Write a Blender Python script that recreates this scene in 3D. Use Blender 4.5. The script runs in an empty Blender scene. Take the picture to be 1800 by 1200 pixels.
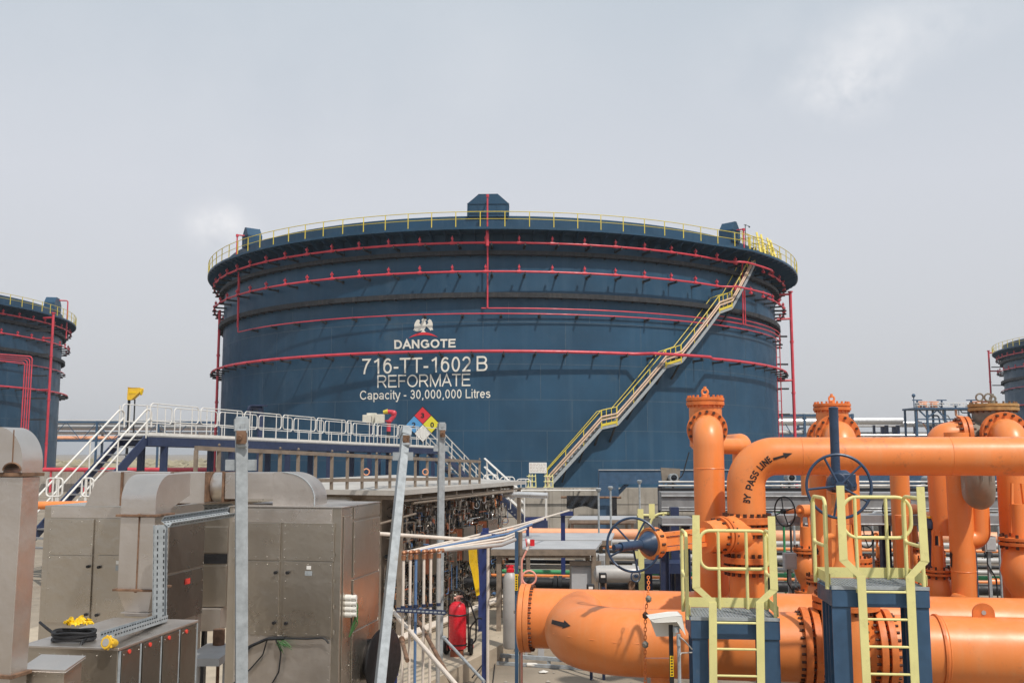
import bpy, math, random
from mathutils import Vector, Matrix
from mathutils.bvhtree import BVHTree
from mathutils.geometry import tessellate_polygon
random.seed(7)
R_ = math.radians
V3 = Vector
C = bpy.context.scene.collection
# ------------------------------------------------------------------ camera model
F_PX, PITCH, H = 1700.0, 0.115, 3.6
cp, sp = math.cos(PITCH), math.sin(PITCH)
def ray(px, py):
    u = (px - 900) / F_PX; v = (600 - py) / F_PX
    return V3((u, cp - v * sp, sp + v * cp))
CAM = V3((0, 0, H))
def PY(px, py, Y):
    d = ray(px, py); return CAM + d * (Y / d.y)
def PZ(px, py, z):
    d = ray(px, py); return CAM + d * ((z - H) / d.z)
def zpx(py, Y): return PY(900, py, Y).z
def xpx(px, py, Y): return PY(px, py, Y).x

# ------------------------------------------------------------------ mesh builder
def frame(axis):
    a = V3(axis).normalized()
    t = V3((0, 0, 1)) if abs(a.z) < 0.9 else V3((1, 0, 0))
    u = t.cross(a).normalized(); v = a.cross(u).normalized()
    return a, u, v
class MB:
    def __init__(s): s.V = []; s.F = []; s.M = []; s.mi = 0
    def add(s, vs, fs):
        b = len(s.V); s.V += [V3(v) for v in vs]
        for f in fs: s.F.append([i + b for i in f]); s.M.append(s.mi)
        return s
    def mat(s, i): s.mi = i; return s
    def box(s, x0, x1, y0, y1, z0, z1):
        vs = [(x, y, z) for z in (z0, z1) for y in (y0, y1) for x in (x0, x1)]
        return s.add(vs, [(0,2,3,1),(4,5,7,6),(0,1,5,4),(2,6,7,3),(0,4,6,2),(1,3,7,5)])
    def bar(s, p, q, w, h, up=(0,0,1)):
        p = V3(p); q = V3(q); a = (q - p).normalized(); up = V3(up)
        if abs(a.dot(up)) > .98: up = V3((0,1,0))
        sx = a.cross(up).normalized() * (w/2); sz = sx.cross(a).normalized() * (h/2)
        vs = [e + i*sx + j*sz for e in (p, q) for j in (-1, 1) for i in (-1, 1)]
        return s.add(vs, [(0,1,3,2),(4,6,7,5),(0,4,5,1),(2,3,7,6),(0,2,6,4),(1,5,7,3)])
    def ibeam(s, p, q, w, h, t=.012, up=(0,0,1)):
        p = V3(p); q = V3(q); a = (q-p).normalized(); upv = V3(up)
        if abs(a.dot(upv)) > .98: upv = V3((0,1,0))
        sx = a.cross(upv).normalized(); sz = sx.cross(a).normalized()
        for k in (-1, 1):
            o = sz * (k*(h/2 - t/2)); s.bar(p+o, q+o, w, t, upv)
        return s.bar(p, q, t, h - 2*t - .002, upv)
    def tube(s, pts, r, n=10, closed=False, caps=True):
        pts = [V3(p) for p in pts]; m = len(pts)
        rs = r if isinstance(r, (list, tuple)) else [r]*m
        tans = []
        for i in range(m):
            a = pts[(i-1) % m] if (closed or i > 0) else pts[i]
            b = pts[(i+1) % m] if (closed or i < m-1) else pts[i]
            t = b - a; tans.append(t.normalized() if t.length > 1e-9 else V3((0,0,1)))
        _, u, v = frame(tans[0]); b0 = len(s.V)
        for i in range(m):
            t = tans[i]; u = (u - t*u.dot(t)).normalized(); v = t.cross(u)
            for k in range(n):
                an = 2*math.pi*k/n
                s.V.append(pts[i] + rs[i]*(math.cos(an)*u + math.sin(an)*v))
        for i in range(m if closed else m-1):
            j = (i+1) % m
            for k in range(n):
                l = (k+1) % n
                s.F.append([b0+i*n+k, b0+i*n+l, b0+j*n+l, b0+j*n+k]); s.M.append(s.mi)
        if caps and not closed:
            s.F.append([b0+k for k in reversed(range(n))]); s.M.append(s.mi)
            s.F.append([b0+(m-1)*n+k for k in range(n)]); s.M.append(s.mi)
        return s
    def cyl(s, p, q, r, n=20, r2=None): return s.tube([p, q], [r, r if r2 is None else r2], n)
    def lathe(s, o, axis, prof, n=32):
        a, u, v = frame(axis); o = V3(o); b = len(s.V); m = len(prof)
        for (r, h) in prof:
            for k in range(n):
                an = 2*math.pi*k/n; s.V.append(o + a*h + r*(math.cos(an)*u + math.sin(an)*v))
        for i in range(m-1):
            for k in range(n):
                l = (k+1) % n
                s.F.append([b+i*n+k, b+i*n+l, b+(i+1)*n+l, b+(i+1)*n+k]); s.M.append(s.mi)
        s.F.append([b+k for k in reversed(range(n))]); s.M.append(s.mi)
        s.F.append([b+(m-1)*n+k for k in range(n)]); s.M.append(s.mi)
        return s
    def torus(s, c, axis, R, r, n=48, m=10):
        a, u, v = frame(axis); c = V3(c)
        return s.tube([c + R*(math.cos(2*math.pi*k/n)*u + math.sin(2*math.pi*k/n)*v) for k in range(n)], r, m, closed=True)
    def sphere(s, c, r, n=12, sc=(1,1,1)):
        c = V3(c); m = n//2; vs = []; fs = []
        for i in range(m+1):
            th = math.pi*i/m
            for k in range(n):
                ph = 2*math.pi*k/n
                vs.append(c + V3((r*sc[0]*math.sin(th)*math.cos(ph), r*sc[1]*math.sin(th)*math.sin(ph), r*sc[2]*math.cos(th))))
        for i in range(m):
            for k in range(n):
                l = (k+1) % n; fs.append((i*n+k, (i+1)*n+k, (i+1)*n+l, i*n+l))
        return s.add(vs, fs)
    def prism(s, poly, d):          # poly: list of 3-D points (planar), d: extrusion vector
        poly = [V3(p) for p in poly]; d = V3(d); n = len(poly)
        tris = tessellate_polygon([poly])
        fs = [tuple(t) for t in tris] + [tuple(i+n for i in reversed(t)) for t in tris]
        fs += [(i, (i+1) % n, (i+1) % n + n, i + n) for i in range(n)]
        return s.add(poly + [p + d for p in poly], fs)
    def bolts(s, c, axis, R, n, r=.018, l=.05, a0=0., arc=2*math.pi):
        a, u, v = frame(axis); c = V3(c)
        for k in range(n):
            an = a0 + arc*k/n; p = c + R*(math.cos(an)*u + math.sin(an)*v)
            s.cyl(p - a*l/2, p + a*l/2, r, 6)
        return s
    def bvh(s): return BVHTree.FromPolygons(s.V, s.F)
def fillet(pts, r, n=7):
    pts = [V3(p) for p in pts]; out = [pts[0]]
    rr = r if isinstance(r, (list, tuple)) else [r]*len(pts)
    for i in range(1, len(pts)-1):
        a = (pts[i-1]-pts[i]); b = (pts[i+1]-pts[i]); la, lb = a.length, b.length
        a.normalize(); b.normalize(); ang = a.angle(b)
        if ang < .05 or ang > 3.12: out.append(pts[i]); continue
        d = min(rr[i]/math.tan(ang/2), la*.49, lb*.49); rad = d*math.tan(ang/2)
        bis = (a+b).normalized(); c = pts[i] + bis*(rad/math.sin(ang/2))
        p0 = pts[i]+a*d; p1 = pts[i]+b*d; e0 = (p0-c); e1 = (p1-c); tot = e0.angle(e1)
        for k in range(n+1):
            t = k/n; w0 = math.sin((1-t)*tot)/math.sin(tot); w1 = math.sin(t*tot)/math.sin(tot)
            out.append(c + e0*w0 + e1*w1)
    return out + [pts[-1]]
def rloop(o, u, v, w, h, r, n=5):    # closed rounded rectangle path from corner o
    o = V3(o); u = V3(u); v = V3(v); out = []
    for (cx, cy, a0) in ((w-r, h-r, 0), (r, h-r, 90), (r, r, 180), (w-r, r, 270)):
        for k in range(n+1):
            a = R_(a0 + 90*k/n); out.append(o + u*(cx + r*math.cos(a)) + v*(cy + r*math.sin(a)))
    return out
def link(name, mb, mats, M=None, smooth=True, bevel=0, sharp=35):
    me = bpy.data.meshes.new(name)
    vs = mb.V if M is None else [M @ v for v in mb.V]
    me.from_pydata([tuple(v) for v in vs], [], mb.F)
    for m in (mats if isinstance(mats, (list, tuple)) else [mats]): me.materials.append(m)
    me.polygons.foreach_set('material_index', mb.M)
    if smooth:
        me.polygons.foreach_set('use_smooth', [True]*len(me.polygons)); me.set_sharp_from_angle(angle=R_(sharp))
    me.update()
    o = bpy.data.objects.new(name, me); C.objects.link(o)
    if bevel:
        b = o.modifiers.new('bevel', 'BEVEL'); b.width = bevel; b.segments = 2; b.limit_method = 'ANGLE'; b.angle_limit = R_(40); b.harden_normals = True
    return o
class T:
    def __init__(s, name, label, cat, loc=(0,0,0), yaw=0, group=None):
        s.o = bpy.data.objects.new(name, None); C.objects.link(s.o); s.o.empty_display_size = .3
        s.o.location = loc; s.o.rotation_euler = (0, 0, -R_(yaw))
        s.M = Matrix.Translation(V3(loc)) @ Matrix.Rotation(-R_(yaw), 4, 'Z'); s.I = s.M.inverted()
        s.o['label'] = label; s.o['category'] = cat
        if group: s.o['group'] = group
    def part(s, name, mb, mats, parent=None, world=False, label=None, smooth=True, bevel=0, sharp=35):
        o = link(name, mb, mats, s.I if world else None, smooth, bevel, sharp)
        o.parent = parent or s.o
        if label: o['label'] = label
        return o
    def hit(s, px, py, n, c):      # pixel ray with the local plane  n.p = c
        n = V3(n); o = s.I @ CAM; d = s.I.to_3x3() @ ray(px, py)
        return o + d * ((c - n.dot(o)) / n.dot(d))
    def fy(s, px, py, c=0): return s.hit(px, py, (0,1,0), c)
    def fx(s, px, py, c=0): return s.hit(px, py, (1,0,0), c)
    def fz(s, px, py, c=0): return s.hit(px, py, (0,0,1), c)
    def w(s, p): return s.M @ V3(p)
    def l(s, p): return s.I @ V3(p)
def solo(name, label, cat, mb, mats, loc, world=True, group=None, kind=None, bevel=0, smooth=True, sharp=35):
    o = link(name, mb, mats, Matrix.Translation(-V3(loc)) if world else None, smooth, bevel, sharp)
    o.location = loc; o['label'] = label; o['category'] = cat
    if group: o['group'] = group
    if kind: o['kind'] = kind
    return o
def struct(name, mb, mats, smooth=False):
    o = link(name, mb, mats, None, smooth); o['kind'] = 'structure'; return o
def copy_part(o, parent, rotz=0):
    c = o.copy(); C.objects.link(c); c.parent = parent; c.rotation_euler = (0,0,rotz); return c

# ------------------------------------------------------------------ materials
def mat(name, col, rough=.5, metal=0., var=.15, scale=2., streak=0., dirt=(.08,.06,.045), spots=0., spot_scale=6., bump=0., bscale=40., coat=0., rvar=.12, brushed=0., spec=.5, streak_sc=(5.,5.,.25), scuff=0., scuff_col=(.16,.09,.05), scuff_sc=9.):
    m = bpy.data.materials.new(name); m.use_nodes = True; nt = m.node_tree; N = nt.nodes; L = nt.links
    b = N['Principled BSDF']; b.inputs['Roughness'].default_value = rough; b.inputs['Metallic'].default_value = metal
    b.inputs['Specular IOR Level'].default_value = spec
    if coat: b.inputs['Coat Weight'].default_value = coat; b.inputs['Coat Roughness'].default_value = .3
    tc = N.new('ShaderNodeTexCoord')
    def noise(sc, det=5., ro=.6, mp=None):
        n = N.new('ShaderNodeTexNoise'); n.inputs['Scale'].default_value = sc; n.inputs['Detail'].default_value = det; n.inputs['Roughness'].default_value = ro
        if mp:
            k = N.new('ShaderNodeMapping'); k.inputs['Scale'].default_value = mp; L.new(tc.outputs['Object'], k.inputs['Vector']); L.new(k.outputs['Vector'], n.inputs['Vector'])
        else: L.new(tc.outputs['Object'], n.inputs['Vector'])
        return n
    def ramp(src, a, bb, ca=(0,0,0,1), cb=(1,1,1,1)):
        r = N.new('ShaderNodeValToRGB'); r.color_ramp.elements[0].position = a; r.color_ramp.elements[1].position = bb
        r.color_ramp.elements[0].color = ca; r.color_ramp.elements[1].color = cb; L.new(src, r.inputs['Fac']); return r
    def mix(f, a, bb):
        x = N.new('ShaderNodeMix'); x.data_type = 'RGBA'
        if isinstance(f, float): x.inputs['Factor'].default_value = f
        else: L.new(f, x.inputs['Factor'])
        for k, q in ((6, a), (7, bb)):
            if isinstance(q, tuple): x.inputs[k].default_value = (*q, 1) if len(q) == 3 else q
            else: L.new(q, x.inputs[k])
        return x.outputs[2]
    n1 = noise(scale)
    lo = tuple(max(0, c*(1-var)) for c in col); hi = tuple(min(1, c*(1+var)) for c in col)
    c = ramp(n1.outputs['Fac'], .3, .7, (*lo,1), (*hi,1)).outputs['Color']
    if streak:
        n2 = noise(1., 6., .65, streak_sc); f = ramp(n2.outputs['Fac'], .5, .72, (0,0,0,1), (streak,)*3+(1,))
        c = mix(f.outputs['Color'], c, tuple(dirt))
    if spots:
        n3 = noise(spot_scale, 8., .7); f = ramp(n3.outputs['Fac'], .58, .68, (0,0,0,1), (spots,)*3+(1,))
        c = mix(f.outputs['Color'], c, tuple(dirt))
    if scuff:
        n6 = noise(scuff_sc, 9., .75); n7 = noise(scale*.7, 3., .5); mm = N.new('ShaderNodeMath'); mm.operation = 'MULTIPLY'; L.new(n6.outputs['Fac'], mm.inputs[0]); L.new(n7.outputs['Fac'], mm.inputs[1])
        f = ramp(mm.outputs[0], .33, .42, (0,0,0,1), (scuff,)*3+(1,)); c = mix(f.outputs['Color'], c, tuple(scuff_col))
    L.new(c, b.inputs['Base Color'])
    if rvar:
        n4 = noise(scale*2.3, 4., .6, (40., 40., .8) if brushed else None)
        mr = N.new('ShaderNodeMapRange'); mr.inputs['To Min'].default_value = max(.02, rough-rvar); mr.inputs['To Max'].default_value = min(1, rough+rvar)
        mr.inputs['From Min'].default_value = .3; mr.inputs['From Max'].default_value = .7
        L.new(n4.outputs['Fac'], mr.inputs['Value']); L.new(mr.outputs['Result'], b.inputs['Roughness'])
    if bump:
        n5 = noise(bscale, 4., .6, (bscale, bscale, bscale*.02) if brushed else None) if not brushed else noise(1., 3., .6, (bscale, bscale, bscale*.02))
        bp = N.new('ShaderNodeBump'); bp.inputs['Strength'].default_value = bump; bp.inputs['Distance'].default_value = .02
        L.new(n5.outputs['Fac'], bp.inputs['Height']); L.new(bp.outputs['Normal'], b.inputs['Normal'])
    return m
ORANGE = (.80, .238, .054)
M = dict(
 tank=mat('tank_blue_paint', (.018,.064,.12), .5, var=.2, scale=.3, streak=.42, dirt=(.055,.11,.17), bump=.05, bscale=1.1, spec=.32, streak_sc=(1.3,1.3,.05), spots=.18, spot_scale=.5, scuff=.3, scuff_col=(.07,.1,.12), scuff_sc=1.5),
 tankdark=mat('tank_girder', (.02,.022,.026), .75, var=.4, scale=3, streak=.4, dirt=(.1,.085,.07)),
 seam=mat('weld_seam', (.06,.1,.14), .5, var=.3, scale=3),
 steelblue=mat('blue_steel_paint', (.034,.082,.152), .5, var=.2, scale=4, spots=.3, dirt=(.1,.13,.17), scuff=.4, scuff_col=(.16,.16,.16)),
 navy=mat('navy_steel_paint', (.022,.035,.085), .45, var=.2, scale=4, spots=.2, dirt=(.13,.12,.12)),
 royal=mat('royal_blue_paint', (.02,.035,.135), .45, var=.15, scale=4, spots=.2, dirt=(.1,.11,.14), scuff=.3),
 wheel=mat('handwheel_blue', (.025,.05,.1), .35, var=.2, scale=8),
 red=mat('red_pipe_paint', (.60,.05,.075), .45, var=.2, scale=1, spots=.2, dirt=(.4,.09,.09)),
 redext=mat('extinguisher_red', (.62,.012,.025), .25, var=.08, scale=3, coat=.3),
 black=mat('black_rubber', (.012,.012,.014), .55, var=.3, scale=8),
 blackpaint=mat('black_marking', (.018,.014,.014), .6, var=.2, scale=10),
 yellow=mat('yellow_rail_paint', (.66,.52,.05), .45, var=.12, scale=3),
 paley=mat('pale_yellow_paint', (.73,.675,.29), .5, var=.1, scale=3, spots=.35, spot_scale=9, dirt=(.55,.47,.2), scuff=.45, scuff_col=(.33,.27,.15), scuff_sc=14.),
 white=mat('white_rail_paint', (.69,.67,.63), .5, var=.1, scale=4, spots=.2, dirt=(.4,.3,.2)),
 letter=mat('white_letter_paint', (.78,.75,.67), .7, var=.1, scale=.8, streak=.3, streak_sc=(1.5,1.5,.1), dirt=(.55,.54,.5)),
 galv=mat('galvanised_steel', (.325,.35,.365), .68, .0, var=.2, scale=14, spots=.35, spot_scale=25, dirt=(.47,.50,.52), streak=.3, spec=.25, scuff=.3, scuff_col=(.24,.2,.16)),
 rust=mat('rusty_steel', (.2,.115,.07), .8, .2, var=.5, scale=12, spots=.5, dirt=(.10,.05,.03)),
 rustplate=mat('rust_red_plate', (.27,.08,.035), .7, .1, var=.4, scale=5, spots=.5, dirt=(.12,.06,.04), streak=.5),
 steel=mat('stainless_steel', (.5,.455,.395), .3, .9, var=.09, scale=.6, rvar=.06, bump=.9, bscale=1.7, streak=.06, streak_sc=(9.,9.,.3), dirt=(.3,.24,.19), scuff=.12, scuff_col=(.28,.22,.17), scuff_sc=4.),
 ducts=mat('duct_steel', (.60,.55,.505), .36, .86, var=.12, scale=1.2, streak=.2, dirt=(.45,.39,.34), bump=.5, bscale=2.6, rvar=.12, scuff=.2, scuff_col=(.28,.22,.17)),
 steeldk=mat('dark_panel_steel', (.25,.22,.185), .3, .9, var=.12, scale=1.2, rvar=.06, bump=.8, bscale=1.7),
 shiny=mat('bright_fitting_steel', (.62,.6,.56), .22, 1., var=.3, scale=10),
 brass=mat('copper_fitting', (.45,.22,.12), .4, .7, var=.3, scale=10),
 brownsteel=mat('brown_frame_steel', (.25,.2,.155), .6, .3, var=.25, scale=6, spots=.4, dirt=(.12,.07,.04)),
 roof=mat('shelter_roof_sheet', (.47,.445,.41), .55, .15, var=.12, scale=1.5, streak=.2, spots=.15, dirt=(.25,.19,.14)),
 grey=mat('grey_sheet', (.42,.425,.435), .55, .0, var=.1, scale=2, spots=.25, dirt=(.22,.2,.18)),
 greytray=mat('grey_cable_cover', (.27,.27,.275), .55, .2, var=.18, scale=3, streak=.4, dirt=(.17,.15,.14)),
 silver=mat('insulated_pipe_cladding', (.6,.6,.6), .35, .6, var=.1, scale=2),
 greyvalve=mat('grey_valve_casting', (.22,.195,.16), .65, .1, var=.25, scale=5, spots=.45, dirt=(.13,.09,.06)),
 dirtyflange=mat('rusted_bonnet_flange', (.4,.24,.09), .75, .1, var=.4, scale=8, spots=.5, dirt=(.14,.1,.07)),
 orange=mat('orange_pipe_paint', ORANGE, .42, var=.09, scale=1.0, spots=.5, spot_scale=2.6, dirt=(.72,.31,.13), streak=.42, streak_sc=(7.,7.,.5), coat=.22, bump=.06, bscale=9, scuff=.7, scuff_col=(.33,.13,.06), scuff_sc=7.),
 orangefl=mat('orange_flange_paint', (.66,.17,.035), .5, var=.2, scale=7, spots=.5, spot_scale=12, dirt=(.25,.06,.02)),
 peach=mat('faded_orange_paint', (.78,.36,.2), .5, var=.1, scale=2, spots=.2, dirt=(.6,.3,.17)),
 bolt=mat('dark_rusty_bolt', (.09,.038,.022), .65, .3, var=.4, scale=20),
 concrete=mat('stained_concrete', (.36,.33,.285), .9, var=.18, scale=1.4, streak=.75, dirt=(.13,.115,.095), spots=.3, spot_scale=2, bump=.3, bscale=18),
 pad=mat('concrete_pad', (.43,.36,.27), .9, var=.2, scale=1.5, spots=.4, spot_scale=3, dirt=(.27,.22,.16), bump=.2, bscale=25),
 tanpipe=mat('tan_pipe_paint', (.6,.42,.3), .55, var=.15, scale=3, spots=.3, dirt=(.4,.26,.17)),
 bronze=mat('bronze_plate', (.12,.095,.07), .55, .2, var=.15, scale=5),
 bend=mat('weathered_bend_steel', (.27,.24,.2), .45, .35, var=.2, scale=3, spots=.3, dirt=(.2,.16,.12)),
 green=mat('green_pipe', (.05,.3,.12), .45, var=.15, scale=3),
 greypipe=mat('grey_pipe', (.4,.39,.375), .5, .1, var=.15, scale=2, spots=.2, dirt=(.22,.2,.18)),
 cream=mat('cream_box', (.62,.59,.5), .5, var=.08, scale=5),
 plasticw=mat('white_plastic_hood', (.70,.68,.63), .5, var=.06, scale=6, spots=.2, dirt=(.5,.46,.4)),
 ybeacon=mat('beacon_yellow', (.75,.46,.03), .4, var=.1, scale=6),
 hose=mat('yellow_hose', (.8,.52,.01), .45, var=.1, scale=6),
 bluetube=mat('blue_tube', (.1,.19,.36), .45, var=.15, scale=6),
 whitetube=mat('cream_tube', (.68,.6,.52), .5, var=.12, scale=6, spots=.3, dirt=(.4,.28,.18)),
 pink=mat('faded_pink_paint', (.72,.34,.27), .5, var=.1, scale=6),
 nred=mat('hazard_red', (.68,.03,.045), .55, var=.04), nblue=mat('hazard_blue', (.09,.32,.62), .55, var=.04), nyel=mat('hazard_yellow', (.75,.66,.04), .55, var=.04), nwhite=mat('hazard_white', (.78,.76,.72), .55, var=.04),
 tarp=mat('black_tarpaulin', (.012,.013,.016), .3, var=.3, scale=4, bump=.3, bscale=9),
 glass=mat('dark_lens', (.015,.018,.024), .12, var=.1, scale=6),
 redlabel=mat('red_label', (.75,.06,.04), .5, var=.05),
 scrub=mat('dry_scrub', (.3,.26,.17), .95, var=.4, scale=.15, spots=.5, spot_scale=.3, dirt=(.1,.12,.06)),
 greendk=mat('green_wire', (.06,.16,.05), .5, var=.2, scale=9),
 tangle=mat('dull_tubing_steel', (.45,.41,.36), .32, .85, var=.35, scale=9),
 ground=mat('dusty_ground', (.27,.225,.172), .95, var=.25, scale=.5, spots=.75, spot_scale=.9, dirt=(.13,.11,.088), bump=.4, bscale=12, scuff=.5, scuff_col=(.09,.08,.065), scuff_sc=3.),
)
# ------------------------------------------------------------------ marks on surfaces (raycast on to the thing that carries them)
def project(bvh, px, py, off):
    h = bvh.ray_cast(CAM, ray(px, py).normalized())
    if h[0] is None: return None
    n = h[1] if h[1].dot(ray(px, py)) < 0 else -h[1]
    return h[0] + n*off
def decal_poly(mb, bvh, poly, off=.004, step=None):
    tris = tessellate_polygon([[V3((x, y, 0)) for x, y in poly]])
    T3 = [[V3((*poly[i], 0)) for i in t] for t in tris]
    if step:                                   # split long edges so that the mark follows the curve
        out = []
        while T3:
            t = T3.pop(); e = [(t[(i+1) % 3]-t[i]).length for i in range(3)]; k = e.index(max(e))
            if e[k] > step:
                a, b, c = t[k], t[(k+1) % 3], t[(k+2) % 3]; m = (a+b)/2; T3 += [[a, m, c], [m, b, c]]
            else: out.append(t)
        T3 = out
    for t in T3:
        p = [project(bvh, v.x, v.y, off) for v in t]
        if None not in p: mb.add(p, [(0,1,2)])
def glyph(ch, w):
    t = 1-w/2; b = w/2; l = .08+w/2; m = .5; xh = .73
    def arc(cx, cy, rx, ry, a0, a1, n=12): return [(cx+rx*math.cos(R_(a0+(a1-a0)*k/n)), cy+ry*math.sin(R_(a0+(a1-a0)*k/n))) for k in range(n+1)]
    def full(cx, cy, rx, ry): return arc(cx, cy, rx, ry, 90, 450, 22)
    x = .776
    r = x-.08-w/2; c = x/2
    if ch in '0123678':
        return x, {'0': [full(c, .5, c-l, .5-b)], '1': [[(.5, 0), (.5, 1)], [(.5, t-.02), (.2, .76)]],
          '2': [arc(c, t-.26, c-l, .26, 170, -30, 12) + [(l+.02, b)], [(l-.06, b), (r+.05, b)]],
          '3': [arc(c, t-.225, c-l-.03, .225, 160, -85, 12), arc(c, b+.255, c-l, .255, 85, -165, 12), [(c-.08, .525), (c+.06, .525)]],
          '6': [full(c, b+.3, c-l, .3), arc(c+.03, .5, c-l+.03, .5-b, 180, 50, 8)],
          '7': [[(l-.04, t), (r+.02, t), (c+.03, .6), (c-.1, .25), (c-.14, 0)]], '8': [full(c, .74, c-l-.04, .2), full(c, .29, c-l, .27)]}[ch]
    caps = {'T': (.853, [[(.03, t), (.823, t)], [(.4265, t), (.4265, 0)]]), '-': (.465, [[(.06, .37), (.405, .37)]]),
      'B': (.93, [[(l, 0), (l, 1)], [(l, t)] + arc(.53, .765, .24, .765-.53+0*b, 90, -90, 8)[:0] + [(.52, t)] + arc(.54, (t+.53)/2, .23, (t-.53)/2, 90, -90, 8) + [(l, .53)], [(l, .53), (.54, .53)] + arc(.56, (b+.53)/2, .25, (.53-b)/2, 90, -90, 8) + [(l, b)]]),
      'R': (1., [[(l, 0), (l, 1)], [(l, t), (.58, t)] + arc(.6, (t+.47)/2, .26, (t-.47)/2, 90, -90, 8) + [(l, .47)], [(.55, .47), (.9, 0)]]),
      'P': (.93, [[(l, 0), (l, 1)], [(l, t), (.55, t)] + arc(.56, (t+.42)/2, .26, (t-.42)/2, 90, -90, 8) + [(l, .42)]]),
      'E': (.93, [[(l, 0), (l, 1)], [(l, t), (.86, t)], [(l, .53), (.8, .53)], [(l, b), (.88, b)]]), 'F': (.853, [[(l, 0), (l, 1)], [(l, t), (.81, t)], [(l, .5), (.72, .5)]]),
      'O': (1.086, [full(.543, .5, .543-.05-w/2, .5-b)]), 'C': (1., [arc(.52, .5, .52-.05-w/2, .5-b, 35, 325, 18)]), 'G': (1.086, [arc(.54, .5, .54-.05-w/2, .5-b, 38, 345, 18), [(.6, .47), (1.0, .47)], [(1.0-w/2, .5), (1.0-w/2, .12)]]),
      'M': (1.163, [[(l, 0), (l, 1)], [(l, 1-w*.4), (.5815, w*.3), (1.163-l, 1-w*.4)], [(1.163-l, 1), (1.163-l, 0)]]), 'A': (.93, [[(.05, 0), (.465, 1-w*.3), (.88, 0)], [(.2, .34), (.73, .34)]]),
      'D': (1., [[(l, 0), (l, 1)], [(l, t), (.45, t)] + arc(.47, .5, .53-.1-w/2+.03, .5-b, 90, -90, 12) + [(l, b)]]), 'N': (1., [[(l, 0), (l, 1)], [(l, 1-w*.3), (1-l, w*.3)], [(1-l, 0), (1-l, 1)]]),
      'L': (.776, [[(l, 0), (l, 1)], [(l, b), (.74, b)]]), 'I': (.388, [[(.194, 0), (.194, 1)]]), 'Y': (.93, [[(.05, 1), (.465, .43), (.88, 1)], [(.465, .45), (.465, 0)]]),
      'S': (.93, [arc(.465, (t+.52)/2, .3, (t-.52)/2, 20, 270, 12) + arc(.465, (b+.52)/2, .33, (.52-b)/2, 90, -160, 12)[1:]]),
      'a': (.776, [[(.6, 0), (.6, xh-.2)] , arc(.36, xh-b-.17, .24, .17, 0, 165, 8), arc(.34, .215, .23, .215-b, 45, 400, 14)]), 'c': (.698, [arc(.38, xh/2, .3-w/4, xh/2-b, 40, 320, 14)]),
      'p': (.776, [[(l-.01, -.28), (l-.01, xh)], full(.4, xh/2, .29-w/4, xh/2-b)]), 'i': (.31, [[(.155, 0), (.155, xh)], [(.155, .87), (.155, 1)]]), 't': (.388, [[(.2, .95), (.2, .12), (.27, b), (.36, b)], [(.04, xh-b), (.36, xh-b)]]),
      'y': (.698, [[(.04, xh), (.36, .0)], [(.66, xh), (.34, -.12), (.26, -.24), (.1, -.24)]]), ',': (.388, [[(.2, .12), (.2, -.02), (.14, -.15)]]), 'r': (.465, [[(l-.01, 0), (l-.01, xh)], arc(.36, xh-.26, .2, .22, 170, 70, 6)]),
      's': (.698, [arc(.35, (xh-b+.39)/2, .22, (xh-b-.39)/2, 20, 270, 10) + arc(.35, (b+.39)/2, .24, (.39-b)/2, 90, -160, 10)[1:]]), 'e': (.776, [[(.1, .38), (.68, .38)], arc(.39, xh/2, .3-w/4, xh/2-b, 3, 315, 16)]), ' ': (.388, []), '|': (.27, [])}
    return caps[ch]
def text_mesh(s, w):
    V = []; Fc = []; x0 = 0; lay = []
    for ch in s:
        adv, sts = glyph(ch, w)
        for si, st in enumerate(sts):
            P = [V3((x0+a, b, 0)) for a, b in st]; Q_ = [P[0]]
            for i in range(len(P)-1):
                k_ = max(1, int((P[i+1]-P[i]).length/.18)); Q_ += [P[i]+(P[i+1]-P[i])*((j+1)/k_) for j in range(k_)]
            P = Q_; n = len(P); cl = (P[0]-P[-1]).length < 1e-5; b0 = len(V)
            for i in range(n):
                d0 = (P[i]-P[i-1]).normalized() if i > 0 else ((P[0]-P[-2]).normalized() if cl else None)
                d1 = (P[i+1]-P[i]).normalized() if i < n-1 else ((P[1]-P[0]).normalized() if cl else None)
                if d0 is None: d0 = d1
                if d1 is None: d1 = d0
                n0 = V3((-d0.y, d0.x, 0)); n1 = V3((-d1.y, d1.x, 0)); m = (n0+n1).normalized(); k = min(2.2, 1/max(.2, m.dot(n1)))
                V += [P[i]+m*(w/2*k), P[i]-m*(w/2*k)]; lay += [si, si]
            for i in range(n-1): Fc.append([b0+2*i, b0+2*i+1, b0+2*i+3, b0+2*i+2])
        x0 += adv
    return V, Fc, lay
def decal_text(mb, bvh, s, bl, br, tl, tr, off=.004, w=.13, fn=None, step=.0015):
    vs, fs, lay = text_mesh(s, w); xs = [v.x for v in vs]; x0, x1 = min(xs), max(xs); P = []
    for v, l in zip(vs, lay):
        u = (v.x-x0)/(x1-x0); h = v.y
        if fn: px, py = fn(u, h)
        else:
            px = (bl[0]*(1-u)+br[0]*u)*(1-h) + (tl[0]*(1-u)+tr[0]*u)*h
            py = (bl[1]*(1-u)+br[1]*u)*(1-h) + (tl[1]*(1-u)+tr[1]*u)*h
        P.append(project(bvh, px, py, off + l*step))
    mb.add([p or V3((0,0,0)) for p in P], [f for f in fs if all(P[i] is not None for i in f)])
def xf(pts, cx, cy, k): return [(cx + x/k, cy + y/k) for x, y in pts]
# ================================================================== SETTING
g = MB(); g.add([(-3000,-3000,0),(3000,-3000,0),(3000,3000,0),(-3000,3000,0)], [(0,1,2,3)])
struct('ground', g, M['ground'])
YAW_L = 20.0     # analyser area
YAW_R = 8.5      # pipework area
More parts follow.
